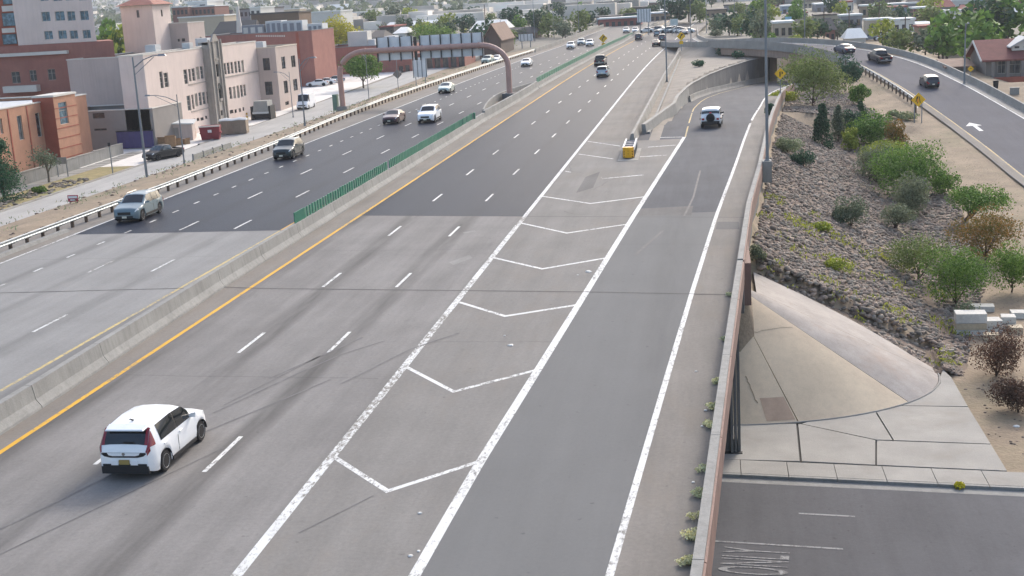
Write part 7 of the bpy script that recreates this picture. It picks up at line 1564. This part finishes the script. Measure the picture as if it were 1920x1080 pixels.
for k in range(1500):
    y = 540+g3.uniform(0, 1)**1.7*3400; x = y*g3.uniform(-.75, .42); w = g3.uniform(7, 24); h = g3.uniform(3.2, 6.5); z = gz(x, y)
    if abs(x-fwx(y)+22) < 34 and y < 620: continue
    mb.box(x-w/2, x+w/2, y, y+12, z-1, z+h)
o = mb.build('distant_houses', mat('far_pale_walls', 'cfc8be', .9, .25, .02, .1, island=.5), None, fix=False); tag(o, 'mass of tiny pale houses across the distant plain', 'houses', kind='stuff')

fwall = thing('freeway_wall', 'low concrete wall along the far left edge of the freeway', 'wall', (-42, 360, 0))
for k in range(17):
    a = 300+8*k; MB().sweep([(-42.2+fwx(y), y, max(0, y-330)*.012-.3) for y in (a, a+4, a+7.97)], [(-.15, 0), (-.12, 1.2), (.12, 1.2), (.15, 0)]).build('wall_panel', M['conc_lt'], fwall)
# trees and scrub of the near streets, right and left of the freeway
ordn = 0
for k in range(120):
    if k < 75: Y = rnd.uniform(235, 430); x = rrx(min(Y, 400))+9+135*rnd.random()**1.7
    else: Y = rnd.uniform(335, 470); x = rnd.uniform(-135, -50)
    if 44 < x < 80 and 175 < Y < 205: continue
    low = rnd.random() < .55
    citytree(x, Y, rnd.uniform(1.6, 3.2) if low else rnd.uniform(4, 7.5), rnd.uniform(2, 4.5) if low else rnd.uniform(4, 7), rnd.choice(kinds+['sage'] if False else kinds), 'low rounded scrub or tree filling the streets beside the freeway', 'scrub and trees of the near streets')
struct('side_street', MB().ribbon([(x, 205+(x-45)*.62, gz(x, 205+(x-45)*.62)+.12) for x in range(45, 200, 5)], [(x+5, 200+(x-45)*.62, gz(x+5, 200+(x-45)*.62)+.12) for x in range(45, 200, 5)]), M['street'])
struct('right_lot', MB().poly([(70, 285, gz(85, 300)+.25), (135, 300, gz(85, 300)+.25), (140, 345, gz(85, 300)+.25), (72, 330, gz(85, 300)+.25)]), lot)
cols = ['cream', 'white', 'tan', 'grey', 'brick', 'white', 'cream', 'blue']
for k in range(24):
    Y = 285+k*6.5+rnd.uniform(0, 8); px = 1450+((k*137) % 460); p = onY(px, 60, Y)
    if p.x < rrx(min(399, Y))+14: continue
    wpx = rnd.uniform(26, 48); wm = cols[k % 8]; zt = gz(p.x, Y)+rnd.uniform(3.0, 4.6); py = 60
    for _ in range(30):
        q = onY(px, py, Y); py += (q.z-zt)*FPX/Y*.8
    cityblock(px, px+wpx, py, Y, wm, rnd.choice(['roofw', 'roofd', 'roofw', 'red']), wm+' low '+('store', 'house', 'garage')[k % 3]+' in the streets right of the overpass, '+('first', 'second', 'third', 'fourth', 'fifth', 'sixth', 'seventh', 'eighth', 'ninth', 'tenth', 'eleventh', 'twelfth')[k//2]+(' nearer' if k % 2 else ' farther')+' row', depth=8, wins=(3, 1), gable=(k % 3 == 1))
# ------------------------------------------------------------------ thin haze over the whole view
hz_ = MB(); hz_.box(-7000, 7000, -420, 9800, -12, 700)
hm_ = bpy.data.materials.new('thin_haze'); hm_.use_nodes = True; nt_ = hm_.node_tree; nt_.nodes.remove(nt_.nodes['Principled BSDF'])
pv = nt_.nodes.new('ShaderNodeVolumePrincipled'); pv.inputs['Color'].default_value = (.86, .91, 1, 1); pv.inputs['Density'].default_value = 1.7e-4; pv.inputs['Anisotropy'].default_value = .2
nt_.links.new(pv.outputs[0], nt_.nodes['Material Output'].inputs['Volume'])
ho = hz_.build('haze', hm_, None); tag(ho, 'thin pale haze lying over the distant city', 'haze', kind='stuff')
